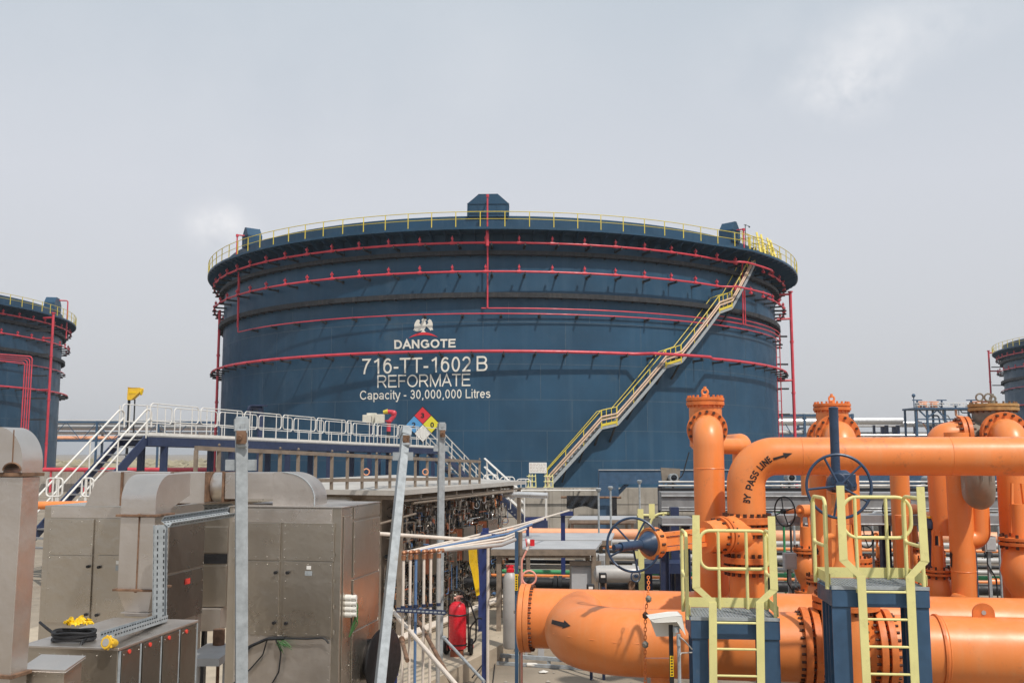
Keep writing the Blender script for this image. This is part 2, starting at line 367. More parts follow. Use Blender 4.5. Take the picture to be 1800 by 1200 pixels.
# concrete pad under the analyser shelter
pr = PZ(847, 1150, .3); dl = V3((math.sin(R_(YAW_L)), math.cos(R_(YAW_L)), 0)); dr = V3((math.cos(R_(YAW_L)), -math.sin(R_(YAW_L)), 0))
a = pr - dl*12; b = pr + dl*11
p = MB(); p.prism([a, b, b - dr*9, a - dr*9], (0,0,-.31)); 
struct('concrete_pad', p, M['pad'])
# ================================================================== TANKS
TZ = {}
def tank(loc, label, R, rng, main=False):
    t = T('storage_tank', label, 'storage tank', loc, 0, 'dark blue storage tanks')
    cy = loc[1]
    def cyl(a, r, z): return V3((r*math.sin(a), -r*math.cos(a), z))
    Y0 = 62.8
    zz = lambda py, r=24.: PY(870, py, 86.8 - r).z
    zf = zz(398, 25.4); ztop = zz(379.5, 24.0)
    n = 240
    sh = MB()
    for (r, z) in ((R, 0), (R, ztop), (R-.06, ztop), (0.05, ztop+.9)):
        for k in range(n): sh.V.append(cyl(2*math.pi*k/n, r, z))
    for i in range(3):
        for k in range(n):
            l = (k+1) % n; sh.F.append([i*n+k, i*n+l, (i+1)*n+l, (i+1)*n+k]); sh.M.append(0)
    def band(mb, r0, r1, z0, z1, a0=0, a1=2*math.pi, m=240, rf=None):
        b = len(mb.V); full = abs(a1-a0-2*math.pi) < 1e-6
        for k in range(m+1):
            a = a0 + (a1-a0)*k/m; ro = r1 if rf is None else rf(a)
            mb.V += [cyl(a, r0, z0), cyl(a, ro, z0), cyl(a, ro, z1), cyl(a, r0, z1)]
        for k in range(m):
            for j in range(4):
                l = (j+1) % 4; mb.F.append([b+k*4+j, b+(k+1)*4+j, b+(k+1)*4+l, b+k*4+l]); mb.M.append(mb.mi)
        return mb
    a0, a1 = R_(rng[0]), R_(rng[1])
    # plate seams belong to the shell's surface
    s = MB(); s.V = list(sh.V); s.F = list(sh.F); s.M = list(sh.M); s.mat(1)
    for py in (566, 640, 702.5, 757, 810): band(s, R-.01, R+.006, zz(py), zz(py)+.035, a0, a1, 160)
    lv = [zz(860), zz(810), zz(757), zz(702.5), zz(640), zz(566), zz(530)]
    for i in range(6):
        a = a0 + R_(3*(i % 3)+i)
        while a < a1: s.bar(cyl(a, R+.001, lv[i]+.03), cyl(a, R+.001, lv[i+1]-.01), .03, .012, (math.sin(a), -math.cos(a), 0)); a += R_(13.)
    t.part('shell', s, [M['tank'], M['seam']])
    # wind girders
    gd = [(zz(447, 24.4), zz(440, 24.4)), (zz(522, 24.4), zz(513.5, 24.4))]
    for (z0, z1) in gd:
        g = MB(); band(g, R-.01, R+.42, z0, z1)
        for k in range(int((a1-a0)/R_(2.4))):
            a = a0 + k*R_(2.4); g.bar(cyl(a, R+.02, z0-.05), cyl(a, R+.44, z0-.01), .03, .09)
        t.part('wind_girder', g, M['tankdark'])
    # walkway with its gusset brackets
    def rf(a): 
        if not main: return R+1.4
        d = math.degrees(a); f = 0 if d < 36 or d > 90 else min(1, (d-36)/9., (90-d)/10.)
        return R+1.4 + .55*f
    w = MB(); band(w, R+.002, 0, zf-.16, zf, a0, a1, 160, rf)
    for k in range(int((a1-a0)/R_(2.25))):
        a = a0 + k*R_(2.25); ro = rf(a)-.06; th = V3((math.cos(a), math.sin(a), 0))*.02
        w.prism([cyl(a, R+.01, zf-.165)-th/2, cyl(a, ro, zf-.165)-th/2, cyl(a, ro, zf-.24)-th/2, cyl(a, R+.01, zf-.95)-th/2], th)
    t.part('walkway', w, M['tank'])
    # yellow railing
    rl = MB()
    am = [a0 + (a1-a0)*k/200 for k in range(201)]
    for h, r in ((1.0, .025), (.52, .02)): rl.tube([cyl(a, rf(a)-.05, zf+h) for a in am], r, 6)
    st = R_(3.62)
    for k in range(int((a1-a0)/st)+1):
        a = a0 + k*st; rl.bar(cyl(a, rf(a)-.05, zf-.02), cyl(a, rf(a)-.05, zf+1.0), .055, .055)
    t.part('railing', rl, M['yellow'])
    # red sprinkler rings
    def ring(z, r, pr, b0, b1, step, noz, nb=True, kink=()):
        ph = .9 if noz else 2.8
        q = MB(); m = max(8, int((b1-b0)/R_(1.2))); pts = []
        for k in range(m+1):
            a = b0+(b1-b0)*k/m; rr = r
            for (ka, kb) in kink:
                if R_(ka) < a < R_(kb): rr = r + .75*min(1, (a-R_(ka))/R_(2), (R_(kb)-a)/R_(2))
            pts.append(cyl(a, rr, z))
        q.tube(pts, pr, 8)
        o = t.part('ring_pipe', q, M['red'])
        first = None; fb = None
        for k in range(int((b1-b0)/step)):
            a = b0 + (k+.5)*step
            if noz:
                if first is None:
                    x = MB(); c = cyl(0, r, z); x.cyl(c, c+V3((0,0,.34)), .055, 8); x.cyl(c+V3((0,0,.34)), c+V3((0,0,.48)), .03, 6); x.cyl(c+V3((0,-.1,.30)), c+V3((0,.1,.30)), .08, 8)
                    x.cyl(c+V3((-.14,0,0)), c+V3((.14,0,0)), pr+.03, 8)
                    first = t.part('nozzle', x, M['red'], o); first.rotation_euler = (0,0,a)
                else: copy_part(first, o, a)
            if nb:
                if fb is None:
                    x = MB(); x.bar((0,-(R+.0),z-pr-.09), (0,-(r+.16),z-pr-.07), .1, .12); x.box(-.09,.09,-(R+.03),-(R-.01),z-pr-.2,z-pr+.02); x.bar((0,-(r),z-pr-.1), (0,-(r),z), .05, pr*2.2)
                    fb = t.part('pipe_bracket', x, M['tankdark'], o); fb.rotation_euler = (0,0,a+R_(ph))
                else: copy_part(fb, o, a+R_(ph))
        return o
    s5 = R_(5.05)
    ring(zz(426, 24.9), R+.85, .075, a0, a1, s5, True, True, ((42,56),) if main else ())
    ring(zz(477, 24.8), R+.78, .07, a0, a1, s5, True, True, ((40,55),) if main else ())
    ring(zz(617, 24.8), R+.80, .1, a0, a1, R_(4.8), False, True, ((22,37),) if main else ())
    if main:
        A = lambda px: math.asin(max(-1, min(1, (px-873)/ (1363-873.)*.96)))
        ring(zz(551, 24.4), R+.4, .042, R_(-53), R_(80), R_(6), False)
        ring(zz(541.5, 24.4), R+.4, .042, R_(-2.2), R_(80), R_(6), False, False)
        for k in range(1):
            ring(zz(533, 24.4), R+.4, .035, R_(40), R_(80), R_(8), False, False)
    else:
        ring(zz(551, 24.4), R+.4, .05, a0, a1, R_(6), False)
    return t, cyl, zz, zf, ztop, rf, sh

mt, cyl, zz, zf, ztop, rf, shell = tank((-1.06, 86.8, 0), 'big dark blue storage tank lettered REFORMATE in the centre', 24.0, (-100, 100), True)
loc = V3((-1.06, 86.8, 0))
def on_cyl(px, py, r):            # pixel -> (angle, z) on a cylinder about the main tank's axis
    d = ray(px, py); o = CAM - loc
    A = d.x**2+d.y**2; B = 2*(o.x*d.x+o.y*d.y); Cc = o.x**2+o.y**2-r*r; q = max(0, B*B-4*A*Cc)
    t = (-B-math.sqrt(q))/(2*A); p = o + d*t
    return math.atan2(p.x, -p.y), p.z
Rr = 24.0
# foam boxes on the rim
for (px, wd) in ((858, 2.75), (425, 1.15), (1300, 1.15)):
    a, _ = on_cyl(px, 400, 24.0)
    if px == 425: a = R_(-53)
    if px == 1300: a = R_(47.2)
    er = V3((math.sin(a), -math.cos(a), 0)); et = V3((math.cos(a), math.sin(a), 0)); zb = ztop-.05
    P = [(-wd/2, 0), (wd/2, 0), (wd/2, .85), (wd/2-.75 if wd > 2 else .1, 1.5), (-wd/2+.75 if wd > 2 else -.1, 1.5), (-wd/2, .85)]
    fb = MB(); o = er*(24.12)
    fb.prism([o + et*x + V3((0,0,zb+z)) for x, z in P], -er*1.1)
    fo = mt.part('foam_box', fb, M['tank'], bevel=.02)
    f2 = MB(); f2.box(0,0,0,0,0,0); f2 = MB()
    for z in (.85, .2): f2.bar(o + et*(-wd/2) + er*.02 + V3((0,0,zb+z)), o + et*(wd/2) + er*.02 + V3((0,0,zb+z)), .05, .06)
    for k in range(5 if wd > 2 else 2): f2.bar(o + et*(-wd/2+.1+k*.63) + er*.02 + V3((0,0,zb)), o + et*(-wd/2+.1+k*.63) + er*.02 + V3((0,0,zb+.82)), .04, .04)
    mt.part('stiffener', f2, M['tank'], fo)
    rp = MB(); r0 = 24.95
    th_ = 1.2 if wd > 2 else .85; ro_ = 25.0 if wd > 2 else 24.75
    top = [er*24.2 + V3((0,0,zb+th_)), er*ro_ + V3((0,0,zb+th_))]
    zl = zz(541.5, 24.4)
    rp.tube(fillet(top + [er*ro_ + V3((0,0,zz(426,24.9)+.6)), er*24.55 + V3((0,0,zz(440,24.4)+.5)), er*24.5+V3((0,0,zl))], .2, 4), .055, 8)
    rp.cyl(er*ro_+V3((0,0,zb+th_-.15)), er*ro_+V3((0,0,zb+th_+.04)), .1, 10)
    if px == 858: rp.cyl(er*24.95+V3((0,0,zz(426,24.9)-.25)), er*24.95+V3((0,0,zz(426,24.9)+.75)), .11, 8)
    mt.part('foam_pipe', rp, M['red'])
# lettering and emblem
bv_ = MB(); bv_.V = [v + loc for v in shell.V]; bv_.F = shell.F; bv_.M = shell.M; tb = bv_.bvh()
L = MB(); decal_text(L, tb, 'DANGOTE', (693.5,613.3), (801,610.5), (693,597.6), (801.3,595.3), .02, .2)
mt.part('lettering', L, M['letter'], world=True, smooth=False)
L = MB(); decal_text(L, tb, '716-TT-1602|B', (637,657.5), (857,652), (637,630.5), (857,625.3), .02, .125)
mt.part('lettering', L, M['letter'], world=True, smooth=False)
L = MB(); decal_text(L, tb, 'REFORMATE', (663.5,681.3), (827,678.2), (663.5,659.3), (827,656.2), .02, .115)
mt.part('lettering', L, M['letter'], world=True, smooth=False)
L = MB(); decal_text(L, tb, 'Capacity - 30,000,000 Litres', (633,702.3), (862,699), (633,686.3), (862,683.3), .02, .13)
mt.part('lettering', L, M['letter'], world=True, smooth=False)
k = 6.6667
EM = MB()
lw = [(786,150),(766,141),(746,155),(731,180),(722,208),(724,238),(713,272),(734,262),(726,282),(750,268),(768,266),(790,246),(808,226),(806,204),(790,196),(780,178),(790,164)]
rw = [(884,152),(902,138),(921,150),(935,180),(940,210),(934,238),(944,270),(926,262),(914,276),(892,250),(872,232),(858,224),(860,204),(878,196),(888,178),(878,164)]
bd = [(808,146),(826,131),(846,129),(860,139),(868,152),(852,154),(853,168),(859,186),(859,224),(852,246),(840,262),(838,270),(858,292),(798,292),(820,270),(800,272),(768,284),(736,282),(770,264),(794,240),(806,222),(805,186),(814,168)]
for q in (lw, rw, bd): decal_poly(EM, tb, xf(q, 620, 540, k), .02)
e_ = mt.part('eagle_emblem', EM, M['letter'], world=True, smooth=False)
AR = MB(); up = []; dn = []
for i in range(17):
    u = i/16; x = 655 + (1002-655)*u; base = 362 + (352-362)*u; s = 1-(2*u-1)**2
    up.append((x, base - 64*s)); dn.append((x, base - 33*s - .5))
decal_poly(AR, tb, xf(up + dn[::-1][1:-1], 620, 540, k), .021, 4)
mt.part('emblem_arc', AR, M['nred'], world=True, smooth=False)
# hazard diamond
c0, t0, l0, r0, b0 = (743.5,745.5), (743.2,714.5), (713.7,746.2), (773.5,745), (743.5,777)
mid = lambda a, b: ((a[0]+b[0])/2, (a[1]+b[1])/2)
bk = MB(); ex = 1.035
decal_poly(bk, tb, [(c0[0]+(q[0]-c0[0])*ex, c0[1]+(q[1]-c0[1])*ex) for q in (t0, r0, b0, l0)], .03, 8)
hd = mt.part('hazard_diamond', bk, M['blackpaint'], world=True, smooth=False)
tl, tr_, bl_, br_ = mid(t0,l0), mid(t0,r0), mid(b0,l0), mid(b0,r0)
for q, m_ in (((t0,tr_,c0,tl),'nred'), ((tl,c0,bl_,l0),'nblue'), ((tr_,r0,br_,c0),'nyel'), ((c0,br_,b0,bl_),'nwhite')):
    cc = (sum(i[0] for i in q)/4, sum(i[1] for i in q)/4)
    x = MB(); decal_poly(x, tb, [(cc[0]+(i[0]-cc[0])*.955, cc[1]+(i[1]-cc[1])*.955) for i in q], .045, 8)
    mt.part('hazard_panel', x, M[m_], hd, world=True, smooth=False)
for s_, x, y in (('3',743,730), ('2',727.5,746.5), ('0',760,746.5)):
    q = MB(); decal_text(q, tb, s_, (x-3.2,y+4.6), (x+3.2,y+4.6), (x-3.2,y-4.6), (x+3.2,y-4.6), .055, .2)
    mt.part('hazard_number', q, M['blackpaint'], hd, world=True, smooth=False)
# spiral stair
way = [(962,858),(1057,752),(1084,746),(1170,645),(1197,636),(1264,549),(1286,541),(1327,462)]
wp = [on_cyl(x, y, 24.95) for x, y in way]
def along(off, r, m=6):
    out = []
    for i in range(len(wp)-1):
        for k in range(m):
            u = k/m; out.append(cyl(wp[i][0]*(1-u)+wp[i+1][0]*u, r, wp[i][1]*(1-u)+wp[i+1][1]*u + off))
    return out + [cyl(wp[-1][0], r, wp[-1][1]+off)]
st = MB()
for r, h in ((24.98, .2), (24.14, .2)):
    P = along(0, r)
    for i in range(len(P)-1): st.bar(P[i], P[i+1], .05, h)
stair = mt.part('stair', st, M['galv'])
tr = MB(); P = along(.02, 24.1, 14); Q = along(.02, 24.97, 14)
for i in range(len(P)): tr.bar(P[i], Q[i], .24, .035)
mt.part('tread', tr, M['greytray'], stair)
hr = MB()
for off, rr in ((1.15,.03), (.62,.02)): hr.tube(along(off, 24.95), rr, 6)
P0 = along(0, 24.95, 3); P1 = along(1.15, 24.95, 3)
for i in range(len(P0)): hr.bar(P0[i], P1[i], .05, .05)
hr.tube(along(1.1, 24.2), .026, 6)
for i in (1, 3, 5): 
    for j in (i, i+1): hr.bar(cyl(wp[j][0], 24.99, wp[j][1]-.05), cyl(wp[j][0], 24.99, wp[j][1]+1.15), .08, .08)
    hr.bar(cyl(wp[i][0], 25.02, wp[i][1]+.18), cyl(wp[i+1][0], 25.02, wp[i+1][1]+.18), .03, .16)
mt.part('handrail', hr, M['yellow'], stair)
for off in (.5, .72):
    q = MB(); pp = along(off, 25.04); pp = [cyl(wp[0][0]+.012, 25.04, .2)] + pp; q.tube(pp, .055, 8); mt.part('riser_pipe', q, M['tanpipe'], stair)
for i in range(1, 7): bs = MB(); bs.bar(cyl(wp[i][0]-.004, 24.95, wp[i][1]-.1), cyl(wp[i][0]-.004, 24.02, wp[i][1]-1.1), .1, .1); mt.part('stair_bracket', bs, M['tankdark'], stair)
for i in range(0, 7, 2):
    for u in (.33, .66):
        bs = MB(); a_ = wp[i][0]*(1-u)+wp[i+1][0]*u; z_ = wp[i][1]*(1-u)+wp[i+1][1]*u; bs.bar(cyl(a_, 24.95, z_-.12), cyl(a_, 24.02, z_-.9), .08, .08); mt.part('stair_bracket', bs, M['tankdark'], stair)
# access platform at the stair head
ap = MB(); aa = R_(63)
def Q(a_, r_, z_): return cyl(R_(a_-9.5), r_, z_)
aps = (57.5, 60, 62.5, 65, 68, 71, 74)
for a_ in aps: ap.bar(Q(a_, 23.9, zf), Q(a_, 23.9, zf+2.0), .06, .06); ap.bar(Q(a_, 25.0, zf), Q(a_, 25.0, zf+1.25), .06, .06)
for h, r_ in ((2.0, 23.9), (1.5, 23.9), (1.25, 25.0), (.7, 25.0)): ap.tube([Q(a_, r_, zf+h) for a_ in aps], .03, 6)
for a_ in (57.5, 62.5, 68, 74): ap.bar(Q(a_, 23.9, zf+1.2), Q(a_, 25.0, zf+1.2), .05, .05)
for (s0, s1) in ((60.5, 63), (66, 68.5)):
    ap.bar(Q(s0, 25.3, zf), Q(s1, 24.5, zf+2.1), .14, .08); ap.bar(Q(s0+2, 25.3, zf), Q(s1+2, 24.5, zf+2.1), .14, .08)
    for k in range(6):
        u = k/6; ap.bar(Q(s0+(s1-s0)*u, 25.3-.8*u, zf+2.1*u), Q(s0+2+(s1-s0)*u, 25.3-.8*u, zf+2.1*u), .05, .05)
ap.bar(Q(68.5, 24.5, zf+2.1), Q(74, 24.5, zf+1.1), .05, .05); ap.bar(Q(68.5, 24.5, zf+1.2), Q(74, 24.5, zf+.5), .05, .05)
ap.bar(Q(74,24.5,zf), Q(74,24.5,zf+1.1), .07,.07)
mt.part('access_ladder', ap, M['yellow'])
eq = MB(); eq.box(0,0,0,0,0,0); eq = MB()
for a_, s_ in ((61, .5), (66.5, .6), (71, .45)):
    eq = MB(); c = Q(a_, 24.6, zf+.02); eq.cyl(c, c+V3((0,0,s_)), .22, 10); eq.sphere(c+V3((0,0,s_)), .28, 10); eq.cyl(c+V3((-.3,0,s_*.8)), c+V3((.3,0,s_*.8)), .12, 8); mt.part('gauge_hatch', eq, M['tankdark'])
mast = MB(); c = Q(60.3, 24.1, zf); mast.cyl(c, c+V3((0,0,2.55)), .03, 6); mast.bar(c+V3((0,0,2.5)), c+V3((.28,0,2.45)), .03, .03); mast.sphere(c+V3((.3,0,2.38)), .07, 8); mast.cyl(c+V3((-.1,0,2.55)), c+V3((.1,0,2.55)), .02, 6)
mt.part('mast', mast, M['tankdark'])
# risers beside the tank
def riser(t, px0, py0, px1, Y, bx, bys, r=.13, top=True):
    p0 = PY(px0, py0, Y); p1 = V3((xpx(px1, 765, Y), Y, 0)); p1.x = p0.x
    q = MB(); q.cyl(V3((p0.x, Y, 0)), p0, r, 12)
    if top: q.cyl(p0, p0+V3((0,0,.1)), r+.09, 12)
    for z in [p0.z*u for u in (.25,.5,.75)]: q.cyl(V3((p0.x,Y,z)), V3((p0.x,Y,z+.16)), r+.04, 12)
    o = t.part('riser', q, M['red'], world=True)
    for by in bys:
        z = zpx(by, Y); b = MB(); b.bar(V3((p0.x - (.35 if bx < 0 else -.35), Y+.1, z)), V3((p0.x+bx, Y+.1, z)), .14, .14); t.part('riser_bracket', b, M['tankdark'], o, world=True)
    return o, p0
o, p0 = riser(mt, 1389, 514, 1394, 80., -2.0, (546, 591, 640, 683, 728))
for by in (517, 560, 668): z = zpx(by, 80); cn = MB(); cn.cyl((p0.x,80,z), (p0.x-1.2,80,z-.06), .09, 8); mt.part('riser_connection', cn, M['red'], o, world=True)
riser(mt, 1370, 592, 1372, 80., -.5, (620, 660), .045, False)
tl_ = MB(); pz = PY(1369, 590, 80)
for z in range(12): zz_ = pz.z-.9*z; tl_.bar((pz.x-.55,80.05,zz_), (pz.x+.05,80.05,zz_), .05, .05)
mt.part('pipe_ladder', tl_, M['red'], world=True)
riser(mt, 1364, 597, 1364, 80., .3, (), .04, False)
riser(mt, 386.5, 545, 381, 79., 1.0, (), .11, False)
vb = MB(); 
for a_ in (R_(48),):
    v2 = MB(); v2.tube([cyl(a_, 24.5, zz(470,24.4)), cyl(a_, 24.5, zz(541,24.4))], .045, 6); mt.part('drop_pipe', v2, M['red'])
vb.tube([cyl(R_(-53), 24.45, zz(440,24.4)), cyl(R_(-53), 24.45, zz(551,24.4))], .045, 6)
mt.part('drop_pipe', vb, M['red'])

lt, cl, _, zfl, ztl, _, _ = tank((-74., 101.5, 0), 'dark blue storage tank cut by the left edge, partly behind the curved duct', 24.0, (-20, 130))
o, p0 = riser(lt, 94, 551, 80, 99., -3.2, (581, 622, 660, 700, 737))
for by in (558, 594, 685): z = zpx(by, 99); cn = MB(); cn.cyl((p0.x,99,z), (p0.x-1.2,99.4,z), .09, 8); lt.part('riser_connection', cn, M['red'], o, world=True)
for k in range(4):
    Yb = 93.; x = xpx(40+4.2*k, 700, Yb); q = MB(); zt = zpx(636-3.2*k, Yb)
    q.tube(fillet([(x,Yb,0),(x,Yb,zt),(x-9,Yb-4.5,zt+.35)], .3, 3), .055, 6); lt.part('foam_pipe', q, M['red'], world=True)
for ang in (101,):
    a = R_(ang); er = V3((math.sin(a), -math.cos(a), 0)); et = V3((math.cos(a), math.sin(a), 0)); zb = ztl-.05; wd = 2.75
    P = [(-wd/2, 0), (wd/2, 0), (wd/2, .85), (wd/2-.75, 1.5), (-wd/2+.75, 1.5), (-wd/2, .85)]
    fb = MB(); fb.prism([er*24.1 + et*x + V3((0,0,zb+z)) for x, z in P], -er*1.1); lt.part('foam_box', fb, M['tank'])
    rp = MB(); rp.tube(fillet([er*24.2+V3((0,0,zb+1.25)), er*25.1+V3((0,0,zb+1.25)), er*25.1+V3((0,0,zb-3))], .2, 4), .07, 8); lt.part('foam_pipe', rp, M['red'])
rt, cl, _, _, _, _, _ = tank((94.2, 132., 0), 'distant dark blue storage tank cut by the right edge above the orange pipes', 24.0, (-130, 0))
o, p0 = riser(rt, 1737.5, 617, 1743, 143., 2.6, (645, 677, 715))
for by in (620, 652): z = zpx(by, 143); cn = MB(); cn.cyl((p0.x,143,z), (p0.x+1.6,143,z), .1, 8); rt.part('riser_connection', cn, M['red'], o, world=True)

# ================================================================== FAR BACKGROUND
def rack(label, p, q, zs, zt, post_step, pipes, bracing=True):
    p = V3(p); q = V3(q); d = q-p; n = max(2, int(d.length/post_step)); t = T('pipe_rack', label, 'pipe rack', p, 0, 'distant pipe racks')
    sd = V3((-d.y, d.x, 0)).normalized()
    for k in range(n+1):
        b = p + d*k/n; x = MB()
        for s in (0, 3.2): x.bar(b+sd*s, b+sd*s+V3((0,0,zt)), .32, .32)
        x.bar(b, b+sd*3.2+V3((0,0,0)), .01, .01)
        for z in zs: x.bar(b+V3((0,0,z)), b+sd*3.2+V3((0,0,z)), .25, .3)
        t.part('post', x, M['steelblue'], world=True)
    x = MB()
    for z in (zs[0], zt-.2): x.bar(p+V3((0,0,z)), q+V3((0,0,z)), .2, .36)
    if bracing:
        m = n*4
        for k in range(m):
            a = p+d*k/m; b = p+d*(k+1)/m; x.bar(a+V3((0,0,zs[0])), b+V3((0,0,zt-.2)) if k % 2 else b+V3((0,0,zs[0])), .1, .1)
            x.bar((a if k % 2 else a)+V3((0,0,zt-.2)), b+V3((0,0,zs[0])), .1, .1) if k % 2 == 0 else None
    t.part('truss', x, M['steelblue'], world=True)
    for (z, r, s, m_) in pipes:
        x = MB(); x.cyl(p+sd*s+V3((0,0,z)), q+sd*s+V3((0,0,z)), r, 12); t.part('pipe', x, M[m_], world=True)
    return t
Yk = 165.
rack('long dark pipe rack far behind the white walkway, left of the big tank', (xpx(60,770,Yk),Yk,0), (xpx(480,770,Yk),Yk+4,0), (zpx(774,Yk), zpx(757,Yk)), zpx(739,Yk), 9.,
     [(zpx(751,Yk), .42, 1., 'greypipe'), (zpx(760,Yk), .3, 2., 'silver'), (zpx(769.5,Yk), .35, .6, 'peach'), (zpx(741,Yk), .45, 1.6, 'greypipe'), (zpx(772,Yk), .25, 2.4, 'greypipe')])
Yk = 140.
rack('pipe rack behind the red riser, right of the big tank', (xpx(1330,770,Yk),Yk,0), (xpx(1500,770,Yk),Yk,0), (zpx(766,Yk), zpx(752,Yk)), zpx(727,Yk), 6.,
     [(zpx(729,Yk), .35, 1., 'greypipe'), (zpx(741,Yk), .55, .4, 'silver'), (zpx(760,Yk), .35, .4, 'greypipe'), (zpx(768,Yk), .25, 1.4, 'peach')])
Yk = 150.
t = T('pipe_rack', 'low run of silver pipes on dark posts behind the orange bypass pipe', 'pipe rack', (xpx(1560,780,Yk),Yk,0), 0, 'distant pipe racks')
for (py, r, x0, x1, m_, dy) in ((739.5, .62, 1475, 1585, 'silver', 0), (744, .42, 1585, 1900, 'silver', .5), (761, .22, 1480, 1900, 'greypipe', 1), (765, .22, 1480, 1900, 'silver', 0), (748, .15, 1480, 1900, 'greypipe', 2), (790, .4, 1480, 1900, 'peach', 2)):
    z = zpx(py, Yk); x = MB(); x.cyl((xpx(x0,py,Yk),Yk+dy,z), (xpx(x1,py,Yk),Yk+dy,z), r, 14); t.part('pipe', x, M[m_], world=True)
for k, px in enumerate((1500, 1540, 1555, 1562, 1575, 1582, 1612, 1640, 1652, 1690, 1740)):
    x = MB(); x.bar((xpx(px,760,Yk),Yk+.8,0), (xpx(px,760,Yk),Yk+.8,zpx(750-(3 if k % 2 else 0),Yk)), .5 if 1540 < px < 1590 else .3, .4); t.part('post', x, M['navy'], world=True)
# loading platform structure
Yk = 120.
t = T('process_platform', 'distant steel process platform with small vessels on deck, left of the right hand tank', 'platform', (xpx(1670,760,Yk),Yk,0))
X = lambda px: xpx(px, 720, Yk)
x = MB(); x.box(X(1600), X(1745), Yk-1.5, Yk+2.5, zpx(720,Yk), zpx(717,Yk)); t.part('deck', x, M['steelblue'], world=True)
for px in (1603, 1622, 1653, 1717, 1735):
    x = MB()
    for dy in (-1.2, 2.2): x.bar((X(px),Yk+dy,0), (X(px),Yk+dy,zpx(720,Yk)), .22, .22)
    t.part('post', x, M['steelblue'], world=True)
x = MB()
for (a_, b_) in ((1622,1608), (1622,1640), (1653,1640), (1717,1698), (1717,1735)): x.bar((X(a_),Yk-1.2,zpx(735,Yk)), (X(b_),Yk-1.2,zpx(721,Yk)), .16, .16)
for py in (737, 743): x.bar((X(1600),Yk-1.2,zpx(py,Yk)), (X(1720),Yk-1.2,zpx(py,Yk)), .12, .14)
t.part('brace', x, M['steelblue'], world=True)
x = MB()
for px in range(1604, 1745, 9): x.bar((X(px),Yk-1.4,zpx(717,Yk)), (X(px),Yk-1.4,zpx(709,Yk)), .05, .05)
for py in (709, 713): x.tube([(X(1603),Yk-1.4,zpx(py,Yk)), (X(1744),Yk-1.4,zpx(py,Yk))], .035, 6)
t.part('railing', x, M['white'], world=True)
for px, hh, m_ in ((1623,11,'peach'), (1642,11,'peach'), (1656,14,'steelblue'), (1613,14,'steelblue'), (1680,6,'steelblue'), (1708,14,'steelblue'), (1716,11,'peach'), (1732,12,'rustplate')):
    x = MB(); r = .42 if m_ != 'steelblue' else .12; x.cyl((X(px),Yk,zpx(717,Yk)), (X(px),Yk,zpx(717-hh,Yk)), r, 10); x.cyl((X(px),Yk,zpx(717-hh*.6,Yk)), (X(px),Yk,zpx(717-hh*.5,Yk)), r+.18, 10); x.bar((X(px)-.6,Yk,zpx(717-hh,Yk)), (X(px)+.6,Yk,zpx(717-hh,Yk)), .12, .12)
    t.part('vessel', x, M[m_], world=True)
x = MB(); x.cyl((X(1607),Yk,zpx(717,Yk)), (X(1607),Yk,zpx(696,Yk)), .06, 6); x.sphere((X(1607),Yk,zpx(695,Yk)), .25, 8); t.part('mast', x, M['steelblue'], world=True)
rn = random.Random(21)
for k in range(16):
    a_ = rn.uniform(1604, 1742); x = MB(); z0 = zpx(rn.uniform(724, 760), Yk); yy = Yk+rn.uniform(-1,2)
    if k % 2: x.tube(fillet([(X(a_),yy,zpx(718,Yk)), (X(a_),yy,z0), (X(a_+rn.uniform(5,22)),yy,z0), (X(a_+24),yy,z0-2)], .3, 3), rn.choice((.07,.1,.16)), 8)
    else: x.tube(fillet([(X(a_),yy,zpx(717,Yk)), (X(a_),yy,zpx(717-rn.uniform(5,12),Yk)), (X(a_+rn.uniform(4,14)),yy,zpx(711,Yk)), (X(a_+16),yy,zpx(717,Yk))], .25, 3), rn.choice((.06,.09,.12)), 8)
    t.part('process_pipe', x, M[rn.choice(('silver','greypipe','steelblue','peach'))], world=True)
# scrub and rubble beyond the site
xo = MB(); xo.cyl(PY(40,888,27), PY(170,887,27), .11, 16)
for px in (85, 140): xo.bar(V3((xpx(px,886,27),27,0)), V3((xpx(px,886,27),27,zpx(895,27))), .1, .1)
solo('low_pipe', 'orange pipe on low supports glimpsed between the far left duct and the cabinet', 'pipe', xo, M['orange'], (xpx(100,886,27),27,0))
sc = MB(); rnd = random.Random(3)
for i in range(700):
    Y = rnd.uniform(190, 320); x = rnd.uniform(-190, -60); s = rnd.uniform(.6, 1.8)
    sc.sphere((x, Y, .1), s, 6, (rnd.uniform(1,2.2), rnd.uniform(1,2), rnd.uniform(.6,1.3)))
solo('scrub', 'tan scrub and rubble on open ground far behind the white stairs', 'scrub', sc, M['scrub'], (-120, 230, 0), kind='stuff', smooth=False)
# far dike wall on the left
Yw = 92.; zt = zpx(827.5, Yw); x = MB(); x.box(-62, -14, Yw, Yw+.5, 0, zt)
solo('dike_wall', 'far low concrete wall behind the white stairs on the left', 'wall', x, M['concrete'], (-38, Yw, 0), smooth=False)
x = MB(); zr = zpx(825, Yw-1); x.cyl((xpx(76,825,Yw-1),Yw-1,zr), (xpx(560,825,Yw-1),Yw-1,zr), .2, 10)
for px in range(90, 560, 60): x.bar((xpx(px,825,Yw-1),Yw-1,0), (xpx(px,825,Yw-1),Yw-1,zr), .15, .15)
solo('fire_water_main', 'red fire water pipe running along the far low wall', 'pipe', x, M['red'], (-40, Yw-1, 0))
